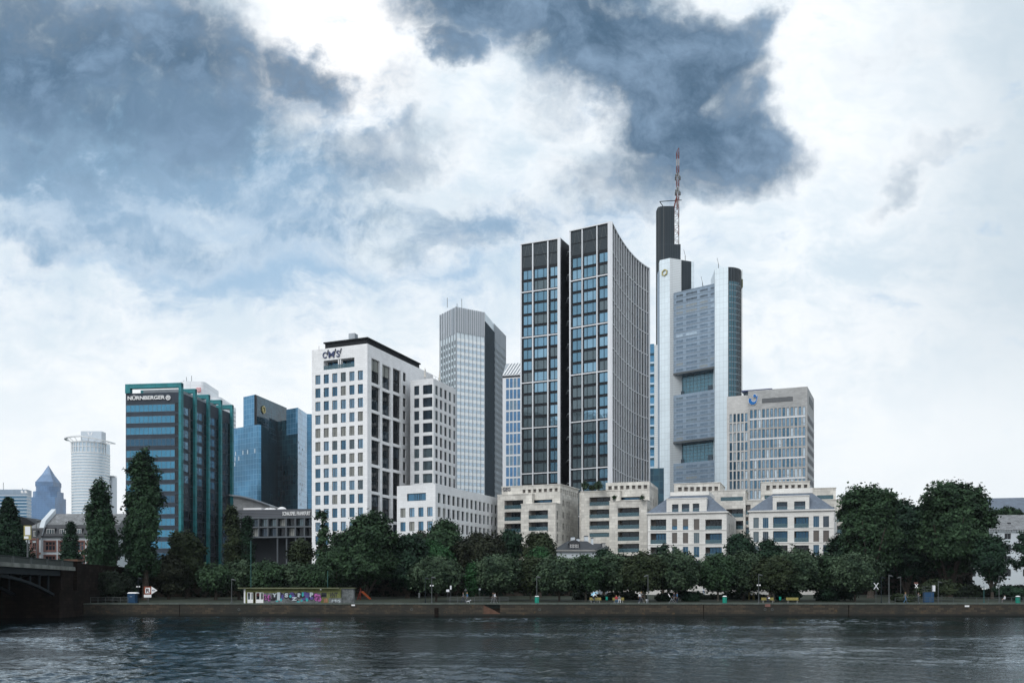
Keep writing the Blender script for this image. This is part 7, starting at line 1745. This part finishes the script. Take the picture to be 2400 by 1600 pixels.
# railings
def rail(px0, px1, Y, label, n, bars, mat='railing_metal', h=.95, b=2.01, name='railing', grp='quay railings'):
    x0, x1 = px2x(px0, Y), px2x(px1, Y); t = Thing(name, ((x0 + x1) / 2, Y, b), label, 'railing', grp)
    for i in range(n + 1): g = MB(); x = x0 + (x1 - x0) * i / n; g.box(x - .03, x + .03, Y - .03, Y + .03, b, b + h - .03); t.part('post', g, mat)
    for j in range(bars): g = MB(); z = b + h * (1 - j / bars * .8) - .02; g.tube([(x0, Y, z), (x1, Y, z)], .028, 6); t.part('bar', g, mat)
rail(1053, 1191, 156.6, 'grey railing above the quay steps', 7, 3, 'pole_grey'); rail(212, 300, 156.8, 'thin dark railing left of the blue cabin', 5, 3); rail(2098, 2480, 156.7, 'long thin dark railing at the right along the lawn', 14, 2, 'railing_metal', .9)
# navigation sign
Y = 156.8; a = zf(240, 1340, 9.8); F = Face((px2x(330, Y), Y), (px2x(375, Y), Y)); t = Thing('navigation_sign', (px2x(346.5, Y), Y, 2.01), 'orange bordered navigation sign with crossed letter and white arrow', 'sign')
h = hole(F, a, 955, 1125, 328, 508, 0); g = MB(); g.fbox(F, *h[:4], 0, .05); t.part('board', g, 'sign_orange')
h2 = hole(F, a, 985, 1100, 355, 482, 0); g = MB(); g.fbox(F, *h2[:4], .051, .058); t.part('panel', g, 'white_paint')
p_ = hole(F, a, 1005, 1092, 378, 468, 0); t.part('letter', txt('R', F, p_[0], p_[2], p_[1] - p_[0], p_[3] - p_[2], .06, .006, bold=.03), 'sign_dark')
g = MB(); g.hexa([F.pt(h2[0], h2[3] - .08, .072), F.pt(h2[0], h2[3], .072), F.pt(h2[1], h2[2] + .08, .072), F.pt(h2[1], h2[2], .072)][::-1], [F.pt(h2[0], h2[3] - .08, .066), F.pt(h2[0], h2[3], .066), F.pt(h2[1], h2[2] + .08, .066), F.pt(h2[1], h2[2], .066)][::-1]); t.part('slash', g, 'sign_orange')
g = MB(); q = [(h[1] + .01, h[3]), (h[1] + .01, h[2]), (F.u(a(1265)[0]), (h[2] + h[3]) / 2)]; g.poly([F.pt(*p, .05) for p in (q[1], q[2], q[0])]); g.poly([F.pt(*p, 0) for p in (q[0], q[2], q[1])])
for i in range(3): j = (i + 1) % 3; g.quad(F.pt(*q[j], .05), F.pt(*q[i], .05), F.pt(*q[i], 0), F.pt(*q[j], 0))
t.part('arrow', g, 'white_paint'); t.part('number', txt('400', F, h[1] + .1, (h[2] + h[3]) / 2 - .13, .5, .26, .052, .006, bold=.01), 'navy')
h = hole(F, a, 955, 1125, 514, 578, 0); g = MB(); g.fbox(F, *h[:4], 0, .05); t.part('lower_plate', g, 'white_paint'); g = MB(); u = F.u(347); g.fbox(F, u - .06, u + .06, 2.01, F.z(347, 1375), -.1, -.01); t.part('post', g, 'pole_grey')
# blue cabin
Y = 158; x0, x1 = px2x(298.5, Y), px2x(316, Y); t = Thing('portable_toilet', ((x0 + x1) / 2, Y, 2.01), 'dark blue portable cabin with white roof left of the navigation sign', 'cabin'); g = MB(); g.box(x0, x1, Y, Y + 1.1, 2.01, 3.55); t.part('body', g, 'blue_plastic')
g = MB(); g.hexa([(x0 - .05, Y - .05, 3.552), (x1 + .3, Y - .05, 3.552), (x1 + .15, Y + .1, 3.74), (x0 + .18, Y + .1, 3.74)], [(x0 - .05, Y + 1.15, 3.552), (x1 + .3, Y + 1.15, 3.552), (x1 + .15, Y + 1.0, 3.74), (x0 + .18, Y + 1.0, 3.74)]); t.part('roof', g, 'white_paint')
g = MB(); g.box(x0 + .15, x1 - .15, Y - .03, Y - .002, 2.08, 3.4); t.part('door', g, 'blue_plastic'); g = MB(); g.box(x0 + .4, x0 + .75, Y - .05, Y - .032, 3.0, 3.08); t.part('vent', g, 'pale_grey_metal')
# cross signs
def crosssign(px, py, w, h, Y, label, mat, back=None):
    x, z = px2x(px, Y), py2z(py, Y); t = Thing('cross_sign', (x, Y, gz(Y)), label, 'sign', 'white cross signs'); s = Y / FP; w *= s; h *= s; F = Face((x - 1, Y), (x + 1, Y))
    for sg in (1, -1): g = MB(); o = .002 if sg > 0 else 0; g.hexa([F.pt(1 - sg * w / 2 - .07, z - h / 2, .03 + o), F.pt(1 - sg * w / 2 + .07, z - h / 2, .03 + o), F.pt(1 + sg * w / 2 + .07, z + h / 2, .03 + o), F.pt(1 + sg * w / 2 - .07, z + h / 2, .03 + o)], [F.pt(1 - sg * w / 2 - .07, z - h / 2, 0), F.pt(1 - sg * w / 2 + .07, z - h / 2, 0), F.pt(1 + sg * w / 2 + .07, z + h / 2, 0), F.pt(1 + sg * w / 2 - .07, z + h / 2, 0)]); t.part('cross_arm', g, mat)
    g = MB(); g.bar((x, Y + .05, gz(Y)), (x, Y + .05, z + h / 3), .035); t.part('post', g, 'pole_grey')
    if back: g = MB(); g.box(x - w * .7, x + w * .7, Y + .1, Y + .13, z + h * .55, z + h * .95); t.part('red_signal', g, 'sandstone_red')
crosssign(2053.3, 1372.5, 10.5, 15, 161, 'slim pale blue cross sign at the path opening', 'white_fin'); crosssign(2147.7, 1372.3, 6.5, 9, 166, 'stout white cross sign with red signal left of the blue stand', 'white_paint', True)
# information stand
Y = 163; t = Thing('information_stand', (px2x(2178, Y), Y, 2.1), 'blue based information stand with white panel on the lawn', 'stand'); s = lambda p: px2x(p, Y); b = 2.08
g = MB(); g.box(s(2166), s(2189), Y, Y + .6, b, py2z(1387, Y)); t.part('base', g, 'blue_plastic')
g = MB()
for p in (2163, 2167.5, 2184): g.bar((s(p), Y, b), (s(p), Y, py2z(1374, Y)), .03)
for py_ in (1374, 1380.5, 1386): g.bar((s(2163), Y, py2z(py_, Y)), (s(2186), Y, py2z(py_, Y)), .03)
t.part('frame', g, 'pole_grey'); g = MB(); g.box(s(2186), s(2191.5), Y - .1, Y + .3, py2z(1385, Y), py2z(1371, Y)); t.part('panel', g, 'cloth_white')
# signs on posts near the railing
for px, py0, py1, w_, Y, tx, mt, pt in ((1049.5, 1380.5, 1386, 3.6, 158.5, 'white rectangular sign on a post left of the railing', 'cloth_white', 0), (1056.5, 1371.5, 1380.5, 1.8, 160, 'narrow tall pale sign on a post behind the railing', 'cloth_white', 0), (1124.5, 1378, 1382, 2.3, 168, 'small faded sign hanging under the trees above the railing', 'pale_grey_metal', 0), (982.5, 1388, 1400, 2.0, 159, 'grey parking meter post left of the lamp posts', 'pole_grey', 0), (1091.5, 1377, 1384, 4, 163, 'grey triangular warning sign behind the two strollers', 'pole_grey', 1)):
    x = px2x(px, Y); s_ = w_ * Y / FP; b = 2.01 if Y < QY + 5 else gz(Y); t = Thing('signpost', (x, Y, b), tx, 'sign', 'small signs by the railing'); g = MB()
    if pt: g.poly([(x - s_, Y - .03, py2z(py1, Y)), (x + s_, Y - .03, py2z(py1, Y)), (x, Y - .03, py2z(py0, Y))]); g.poly([(x - s_, Y, py2z(py1, Y)), (x, Y, py2z(py0, Y)), (x + s_, Y, py2z(py1, Y))])
    else: g.box(x - s_, x + s_, Y - .04, Y, py2z(py1, Y), py2z(py0, Y))
    t.part('board', g, mt); g = MB(); g.bar((x, Y + .03, b), (x, Y + .03, py2z(py0, Y) - .05), .03); t.part('post', g, 'pole_grey')
# advertising board on the bridge
Y = 146; s = lambda p: px2x(p, Y); t = Thing('poster_board', (s(64), Y, 7.42), 'yellow-green poster board with white notice on the bridge by the big conifer', 'poster board')
g = MB(); g.box(s(55.5), s(72), Y, Y + .25, py2z(1263.5, Y), py2z(1231, Y)); t.part('frame', g, 'bench_yellow'); g = MB(); g.box(s(59), s(71.3), Y - .04, Y - .002, py2z(1253, Y), py2z(1233, Y)); g.box(s(57), s(67), Y - .04, Y - .002, py2z(1261.5, Y), py2z(1256, Y)); t.part('notice', g, 'cloth_white')
g = MB(); g.bar((s(64), Y + .1, 7.42), (s(64), Y + .1, py2z(1263.5, Y)), .12); t.part('post', g, 'pole_grey')
# playground slide, frame, benches and chair-like bits
Y = 176; x = px2x(849, Y); t = Thing('playground_slide', (x, Y, gz(Y)), 'dull orange playground slide under the dark trees right of the kiosk', 'slide'); b = gz(Y)
g = MB(); g.hexa([(x - .3, Y, b + 1.5), (x + .1, Y, b + 1.6), (x + 1.6, Y, b + .2), (x + 1.3, Y, b + .1)], [(x - .3, Y + .6, b + 1.5), (x + .1, Y + .6, b + 1.6), (x + 1.6, Y + .6, b + .2), (x + 1.3, Y + .6, b + .1)]); t.part('chute', g, 'sign_orange')
g = MB()
for yy in (Y, Y + .6): g.bar((x - .4, yy, b), (x - .3, yy, b + 2.1), .04); g.bar((x - .9, yy, b), (x - .4, yy, b + 1.6), .04)
t.part('ladder', g, 'mast_red')
Y = 176; x = px2x(1763, Y); b = gz(Y); t = Thing('climbing_frame', (x, Y, b), 'yellow climbing frame in front of the pale garden wall', 'climbing frame'); g = MB()
for dx_ in (-.45, .35): 
    for dy_ in (0, .8): g.bar((x + dx_, Y + dy_, b), (x + dx_, Y + dy_, b + 1.7), .06)
for z_ in (.6, 1.1, 1.65):
    for dy_ in (0, .8): g.bar((x - .45, Y + dy_, b + z_), (x + .35, Y + dy_, b + z_), .05)
t.part('frame', g, 'bench_yellow'); g = MB(); g.box(x - .45, x + .35, Y, Y + .8, b + 1.2, b + 1.26); t.part('platform', g, 'bench_yellow')

# ================================================================== people
J = ['pelvis', 'spine', 'chest', 'neck', 'head', 'crown', 'face', 'hipL', 'kneeL', 'ankL', 'toeL', 'hipR', 'kneeR', 'ankR', 'toeR', 'shL', 'elL', 'wrL', 'shR', 'elR', 'wrR']
RAD = dict(pelvis=.135, spine=.12, chest=.145, neck=.055, head=.088, crown=.07, face=.03, hip=.085, knee=.06, ank=.042, toe=.036, sh=.055, el=.042, wr=.028)
LINK = [('pelvis', 'spine'), ('spine', 'chest'), ('chest', 'neck'), ('neck', 'head'), ('head', 'crown'), ('head', 'face')] + [(a_ + s_, b_ + s_) for s_ in 'LR' for a_, b_ in (('hip', 'knee'), ('knee', 'ank'), ('ank', 'toe'), ('sh', 'el'), ('el', 'wr'))] + [('pelvis', 'hipL'), ('pelvis', 'hipR'), ('chest', 'shL'), ('chest', 'shR')]
REG = dict(pelvis=1, spine=0, chest=0, neck=2, head=2, crown=2, face=2, hip=1, knee=1, ank=1, toe=3, sh=0, el=0, wr=2)
def pose(kind):
    p = dict(pelvis=(0, 0, .95), spine=(0, 0, 1.13), chest=(0, .01, 1.34), neck=(0, .01, 1.48), head=(0, .03, 1.59), crown=(0, .01, 1.66), face=(0, .115, 1.57),
             hipL=(-.09, 0, .9), kneeL=(-.1, .02, .5), ankL=(-.1, 0, .08), toeL=(-.11, .15, .04), hipR=(.09, 0, .9), kneeR=(.1, .02, .5), ankR=(.1, 0, .08), toeR=(.11, .15, .04),
             shL=(-.19, 0, 1.40), elL=(-.24, -.02, 1.13), wrL=(-.24, .06, .9), shR=(.19, 0, 1.40), elR=(.24, -.02, 1.13), wrR=(.24, .06, .9))
    if kind == 'walk':
        p.update(kneeL=(-.1, .2, .52), ankL=(-.1, .3, .1), toeL=(-.1, .45, .07), kneeR=(.1, -.05, .5), ankR=(.1, -.33, .14), toeR=(.1, -.2, .04), elL=(-.23, -.15, 1.16), wrL=(-.22, -.12, .93), elR=(.23, .08, 1.14), wrR=(.2, .26, .99))
    if kind == 'phone': p.update(elR=(.24, .05, 1.13), wrR=(.12, .26, 1.28), elL=(-.24, .03, 1.13), wrL=(-.1, .27, 1.24))
    if kind == 'sit':
        d = -.43; p = {k: (v[0], v[1], v[2] + d) for k, v in p.items()}
        p.update(hipL=(-.1, .02, .5), hipR=(.1, .02, .5), kneeL=(-.13, .43, .52), kneeR=(.13, .43, .52), ankL=(-.13, .42, .09), ankR=(.13, .4, .09), toeL=(-.14, .57, .04), toeR=(.14, .55, .04), wrL=(-.12, .3, .62), wrR=(.12, .3, .62), elL=(-.24, .08, .72), elR=(.24, .08, .72))
    if kind == 'read':
        p = pose('sit'); p.update(chest=(0, .12, .9), neck=(0, .2, 1.02), head=(0, .28, 1.1), crown=(0, .28, 1.18), face=(0, .37, 1.06), shL=(-.18, .15, .95), shR=(.18, .15, .95), elL=(-.22, .3, .75), elR=(.22, .3, .75), wrL=(-.08, .42, .78), wrR=(.08, .42, .78))
    if kind == 'ride':
        p.update(pelvis=(0, -.15, .98), spine=(0, .02, 1.13), chest=(0, .2, 1.30), neck=(0, .3, 1.40), head=(0, .38, 1.49), crown=(0, .37, 1.57), face=(0, .48, 1.47), shL=(-.17, .24, 1.33), shR=(.17, .24, 1.33), elL=(-.22, .4, 1.14), elR=(.22, .4, 1.14), wrL=(-.22, .58, 1.02), wrR=(.22, .58, 1.02),
                 hipL=(-.09, -.12, .93), kneeL=(-.1, .22, .75), ankL=(-.1, .12, .36), toeL=(-.1, .27, .33), hipR=(.09, -.12, .93), kneeR=(.1, .1, .53), ankR=(.1, -.02, .12), toeR=(.1, .13, .08))
    return p
def person(label, px, Y, kind, face_, mats, hair='hair_dark', base=2.012, scale=1.0, dx=0.0):
    p = pose(kind); names = list(p); idx = {n: i for i, n in enumerate(names)}; V = [Vector(p[n]) for n in names]; rad = [RAD[n.rstrip('LR') if n not in RAD else n] for n in names]
    E_ = [(idx[a_], idx[b_]) for a_, b_ in LINK]; reg = [REG[n.rstrip('LR') if n not in REG else n] for n in names]
    for s_ in 'LR':                                   # palm, thumb and four fingers
        w_, e_ = Vector(p['wr' + s_]), Vector(p['el' + s_]); d = (w_ - e_).normalized(); side = d.cross(Vector((0, 1, 0)) if abs(d.y) < .8 else Vector((0, 0, 1))).normalized()
        palm = w_ + d * .07; V.append(palm); rad.append(.026); reg.append(2); ip = len(V) - 1; E_.append((idx['wr' + s_], ip))
        curl = d.cross(side).normalized()
        for f in range(4):
            o = side * (f - 1.5) * .02; L_ = (.062, .072, .068, .052)[f]; a_ = palm + o + d * .03; b_ = a_ + d * L_ * .6 + curl * .012; c_ = b_ + d * L_ * .3 + curl * .025
            for q, r_ in ((a_, .009), (b_, .008), (c_, .007)): V.append(q); rad.append(r_); reg.append(2)
            n0 = len(V) - 3; E_ += [(ip, n0), (n0, n0 + 1), (n0 + 1, n0 + 2)]
        a_ = w_ + d * .035 + side * .038; b_ = a_ + d * .04 + side * .012
        for q in (a_, b_): V.append(q); rad.append(.010); reg.append(2)
        E_ += [(ip, len(V) - 2), (len(V) - 2, len(V) - 1)]
    me = bpy.data.meshes.new('b'); me.from_pydata([v[:] for v in V], E_, []); ob = bpy.data.objects.new('b', me); C.objects.link(ob)
    sk = ob.modifiers.new('s', 'SKIN'); sk.use_smooth_shade = True
    for i, v in enumerate(me.skin_vertices[0].data): v.radius = (rad[i], rad[i]); v.use_root = (i == 0)
    ss = ob.modifiers.new('u', 'SUBSURF'); ss.levels = 1
    dg = bpy.context.evaluated_depsgraph_get(); m2 = bpy.data.meshes.new_from_object(ob.evaluated_get(dg)); bpy.data.objects.remove(ob)
    m2.name = 'person'; m2.materials.clear()
    for m in mats: m2.materials.append(MATS[m])
    VV = np.array([v[:] for v in V]); n_ = len(m2.polygons)
    cs_ = np.empty(n_ * 3); m2.polygons.foreach_get('center', cs_); cs_ = cs_.reshape(-1, 3)
    best = np.full(n_, 9.0); rg = np.zeros(n_, np.int32)
    for (i, j) in E_:
        a_, b_ = VV[i], VV[j]; ab = b_ - a_; tt = np.clip(((cs_ - a_) @ ab) / max(ab @ ab, 1e-9), 0, 1); dd = np.linalg.norm(cs_ - (a_ + tt[:, None] * ab), axis=1) / max(rad[i], rad[j])
        r_ = np.where(tt < .5, reg[i], reg[j]); m_ = dd < best; best[m_] = dd[m_]; rg[m_] = r_[m_]
    m2.polygons.foreach_set('material_index', rg)
    x = px2x(px, Y) + dx
    o = link('person', m2); o.location = (x, Y, base); o.rotation_euler.z = R(face_); o.scale = (scale,) * 3; tagp(o, label, 'person', 'people on the promenade')
    hd = Vector(p['head']); g = MB()                   # hair cap with a little volume at the back
    for i in range(5):
        for j in range(12):
            def q(i, j): th, ph = math.pi * .5 * i / 5 * 1.15, 2 * math.pi * j / 12; r_ = .118; back_ = -.02; return (hd.x + r_ * .88 * math.sin(th) * math.cos(ph), hd.y - .02 + r_ * math.sin(th) * math.sin(ph) + back_ * math.sin(th), hd.z + .015 + r_ * math.cos(th))
            g.quad(q(i, j), q(i + 1, j), q(i + 1, j + 1), q(i, j + 1))
    link('hair', g.mesh('hair', [hair]), o)
    return o
def bicycle(px, Y, rz, label, mat='steel_dark', base=2.01, dx=0.0):
    x = px2x(px, Y) + dx; t = Thing('bicycle', (x, Y, base), label, 'bicycle'); c, s_ = math.cos(R(rz)), math.sin(R(rz))
    def w_(u, v, z): return (x + c * u - s_ * v, Y + s_ * u + c * v, base + z)
    for cx_ in (-.52, .52):
        g = MB(); g.tube([w_(cx_ + .33 * math.cos(2 * math.pi * i / 16), 0, .35 + .33 * math.sin(2 * math.pi * i / 16)) for i in range(17)], .02, 5, cap=False); o = t.part('wheel', g, 'black_metal')
        g = MB()
        for i in range(6): an = math.pi * i / 6; g.bar(w_(cx_ - .32 * math.cos(an), 0, .35 - .32 * math.sin(an)), w_(cx_ + .32 * math.cos(an), 0, .35 + .32 * math.sin(an)), .004)
        t.part('spokes', g, 'pale_grey_metal', parent=o)
    g = MB()
    for p_, q_ in (((-.52, .35), (-.18, .8)), ((-.52, .35), (-.08, .33)), ((-.08, .33), (-.18, .85)), ((-.08, .33), (.36, .78)), ((-.18, .78), (.36, .84)), ((.52, .35), (.34, .98))): g.bar(w_(p_[0], 0, p_[1]), w_(q_[0], 0, q_[1]), .018)
    t.part('frame', g, mat); g = MB(); g.bar(w_(.36, -.26, 1.0), w_(.36, .26, 1.0), .014); g.bar(w_(.34, 0, .96), w_(.36, 0, 1.0), .016); t.part('handlebar', g, 'black_metal')
    g = MB(); g.hexa([w_(-.3, -.06, .84), w_(-.08, -.03, .84), w_(-.08, -.03, .89), w_(-.3, -.06, .89)], [w_(-.3, .06, .84), w_(-.08, .03, .84), w_(-.08, .03, .89), w_(-.3, .06, .89)]); t.part('saddle', g, 'black_metal')
    return t
W4 = lambda s_, l_, f_='cloth_white': (s_, l_, 'skin', f_)
bicycle(1392, 157.6, 0, 'dark bicycle ridden past the left yellow bench'); person('leaning cyclist in white shirt and dark shorts passing the left yellow bench', 1391, 157.6, 'ride', -90, W4('cloth_white', 'cloth_navy'), scale=1.03)
person('person in dark red top and blue jeans sitting at left on the bench', 1444.5, 159.6, 'sit', 180, W4('cloth_red', 'cloth_blue'), 'hair_fair', scale=.98)
person('person in grey top and white trousers sitting at right on the bench', 1451.5, 159.6, 'sit', 180, W4('cloth_grey', 'cloth_white'), 'hair_dark')
person('person in white top and navy shorts walking left of the lamp post', 1499.3, 157.4, 'walk', -78, W4('cloth_white', 'cloth_navy'), 'hair_dark')
person('tall person in grey walking close behind the one in navy shorts', 1503, 158.2, 'walk', -100, W4('cloth_grey', 'cloth_grey'), 'hair_fair', scale=1.07)
person('person in dark clothes bent over a white book on the bench', 1799, 159.6, 'read', 180, W4('cloth_navy', 'cloth_navy', 'cloth_navy'), 'hair_dark')
t = Thing('open_book', (px2x(1802.2, 159.1), 159.05, 2.95), 'white open book held by the reader on the bench', 'book'); g = MB(); x = px2x(1802.2, 159.1)
g.hexa([(x - .14, 159.0, 2.72), (x, 158.96, 2.74), (x, 158.98, 2.92), (x - .14, 159.02, 2.9)], [(x - .14, 159.02, 2.72), (x, 158.98, 2.74), (x, 159.0, 2.92), (x - .14, 159.04, 2.9)]); g.hexa([(x + .001, 158.96, 2.74), (x + .14, 159.0, 2.72), (x + .14, 159.02, 2.9), (x + .001, 158.98, 2.92)], [(x + .001, 158.98, 2.74), (x + .14, 159.02, 2.72), (x + .14, 159.04, 2.9), (x + .001, 159.0, 2.92)]); t.part('pages', g, 'white_paint')
g = MB(); g.box(x - .15, x + .15, 159.045, 159.055, 2.71, 2.93); t.part('cover', g, 'navy')
person('walker in dark jacket behind the right end of the quay railing', 1156, 157.6, 'walk', 90, W4('cloth_grey', 'cloth_grey'), 'hair_dark')
person('walker in white top and striped trousers by the railing end', 1160, 157.3, 'walk', -90, W4('cloth_white', 'cloth_grey'), 'hair_dark', scale=.98)
person('dark dressed stroller behind the railing, left of the sapling', 1086, 160.2, 'walk', 90, W4('cloth_grey', 'cloth_navy', 'cloth_navy'), 'hair_dark')
person('stroller in blue grey jacket behind the railing by the sapling', 1095, 160.4, 'walk', 90, W4('cloth_blue', 'cloth_grey', 'cloth_navy'), 'hair_fair')
person('person in long blue skirt walking right of the path opening', 2122, 157.5, 'walk', -90, W4('cloth_grey', 'cloth_blue', 'cloth_blue'), 'hair_fair')
person('person in dark clothes and white shoes holding a phone by the lawn railing', 2152.5, 157.6, 'phone', -90, W4('cloth_grey', 'cloth_navy'), 'hair_dark')
person('person in white top standing on the lawn near the right green bin', 2355, 163, 'sit', 90, W4('cloth_white', 'cloth_grey', 'cloth_grey'), 'hair_dark', base=2.0)
person('person in white and blue beyond the park fence by the pale wall', 1649, 193.5, 'stand', 180, W4('cloth_white', 'cloth_blue'), 'hair_dark', base=gz(193.5))
person('person in navy top leaning over the wheeled easel', 1580, 159.6, 'walk', 90, W4('cloth_navy', 'cloth_grey', 'cloth_grey'), 'hair_dark')
person('person in dark blue standing right of the wheeled easel', 1587, 159.8, 'stand', 90, W4('cloth_blue', 'cloth_navy', 'cloth_grey'), 'hair_dark')
person('person in pale blue top standing under the bridge arch', 114, 158.5, 'stand', 150, W4('cloth_blue', 'cloth_navy', 'cloth_grey'), 'hair_dark')
x = px2x(1572.5, 158.6); t = Thing('easel', (x, 158.6, 2.01), 'folding wooden easel with narrow white board on the promenade', 'easel'); g = MB(); b = 2.012
g.bar((x - .35, 158.5, b), (x + .15, 158.6, b + .75), .022); g.bar((x + .55, 158.5, b), (x + .05, 158.6, b + .85), .022); g.bar((x + .1, 159.1, b), (x + .1, 158.62, b + .8), .02); t.part('legs', g, 'pale_grey_metal')
g = MB(); g.hexa([(x - .25, 158.45, b + 1.0), (x - .12, 158.45, b + .95), (x - .35, 158.5, b + 1.5), (x - .48, 158.5, b + 1.5)], [(x - .25, 158.5, b + 1.0), (x - .12, 158.5, b + .95), (x - .35, 158.55, b + 1.5), (x - .48, 158.55, b + 1.5)]); t.part('board', g, 'white_paint'); g = MB(); g.bar((x + .05, 158.55, b + .8), (x - .22, 158.5, b + 1.05), .02); t.part('mast', g, 'pole_grey')
# tilted parasol behind the cyclist
Y = 160.6; x = px2x(1393, Y); t = Thing('umbrella', (x, Y, 2.02), 'pale blue open umbrella tilted above the left yellow bench', 'umbrella'); g = MB(); ap = Vector((x - .1, Y, 3.75)); ax = Vector((-.35, -.25, .9)).normalized(); u_ = ax.cross(Vector((0, 1, 0))).normalized(); v_ = ax.cross(u_)
rim = [ap - ax * .3 + (u_ * math.cos(2 * math.pi * i / 8) + v_ * math.sin(2 * math.pi * i / 8)) * .62 for i in range(8)]
for i in range(8): g.poly([tuple(ap), tuple(rim[i]), tuple(rim[(i + 1) % 8])]); g.poly([tuple(ap - ax * .015), tuple(rim[(i + 1) % 8] - ax * .01), tuple(rim[i] - ax * .01)])
t.part('canopy', g, 'umbrella_blue'); g = MB(); g.bar(tuple(ap), tuple(ap - ax * 1.1), .015); t.part('shaft', g, 'pole_grey')
# white dog-like? low pale stones and a swan-white bag on the quay edge
for px, tx in ((1098, 'small white dog led past the railing'),):
    Y = 157.0; x = px2x(px, Y); g = MB(); b = 2.012
    ob = MB(); ob.tube([(x - .28, Y, b + .27), (x - .1, Y, b + .29), (x + .12, Y, b + .31), (x + .22, Y, b + .38), (x + .28, Y, b + .47), (x + .36, Y, b + .47), (x + .44, Y, b + .44)], [.05, .085, .10, .07, .055, .06, .025], 9)
    for dx_ in (-.22, .14):
        for dy_ in (-.05, .05): ob.tube([(x + dx_, Y + dy_, b + .26), (x + dx_ + (-.04 if dx_ < 0 else .0), Y + dy_, b + .13), (x + dx_ + .02, Y + dy_, b)], [.045, .026, .022], 6)
    ob.tube([(x - .3, Y, b + .29), (x - .42, Y, b + .42)], [.025, .012], 6); ob.tube([(x + .30, Y - .03, b + .51), (x + .28, Y - .05, b + .58)], [.025, .006], 5); ob.tube([(x + .30, Y + .03, b + .51), (x + .28, Y + .05, b + .58)], [.025, .006], 5)
    o = link('dog', ob.mesh('dog', ['cloth_white'])); tagp(o, tx, 'dog')

# ================================================================== haze
m = bpy.data.materials.new('haze'); m.use_nodes = True; m.node_tree.nodes.clear(); vn = m.node_tree.nodes.new('ShaderNodeVolumePrincipled'); on = m.node_tree.nodes.new('ShaderNodeOutputMaterial')
vn.inputs['Color'].default_value = (.80, .88, .97, 1); vn.inputs['Density'].default_value = .00005; vn.inputs['Anisotropy'].default_value = .2; m.node_tree.links.new(vn.outputs[0], on.inputs['Volume'])
me = bpy.data.meshes.new('haze'); X_, Y0_, Y1_, Z0_, Z1_ = 2600, -200, 3100, -3, 330
me.from_pydata([(x, y, z) for x in (-X_, X_) for y in (Y0_, Y1_) for z in (Z0_, Z1_)], [], [(0, 1, 3, 2), (4, 6, 7, 5), (0, 4, 5, 1), (2, 3, 7, 6), (0, 2, 6, 4), (1, 5, 7, 3)]); MATS['haze'] = m; me.materials.append(m)
if HAZE: tagp(link('haze', me), 'thin pale city haze in the air', 'haze', kind='stuff')
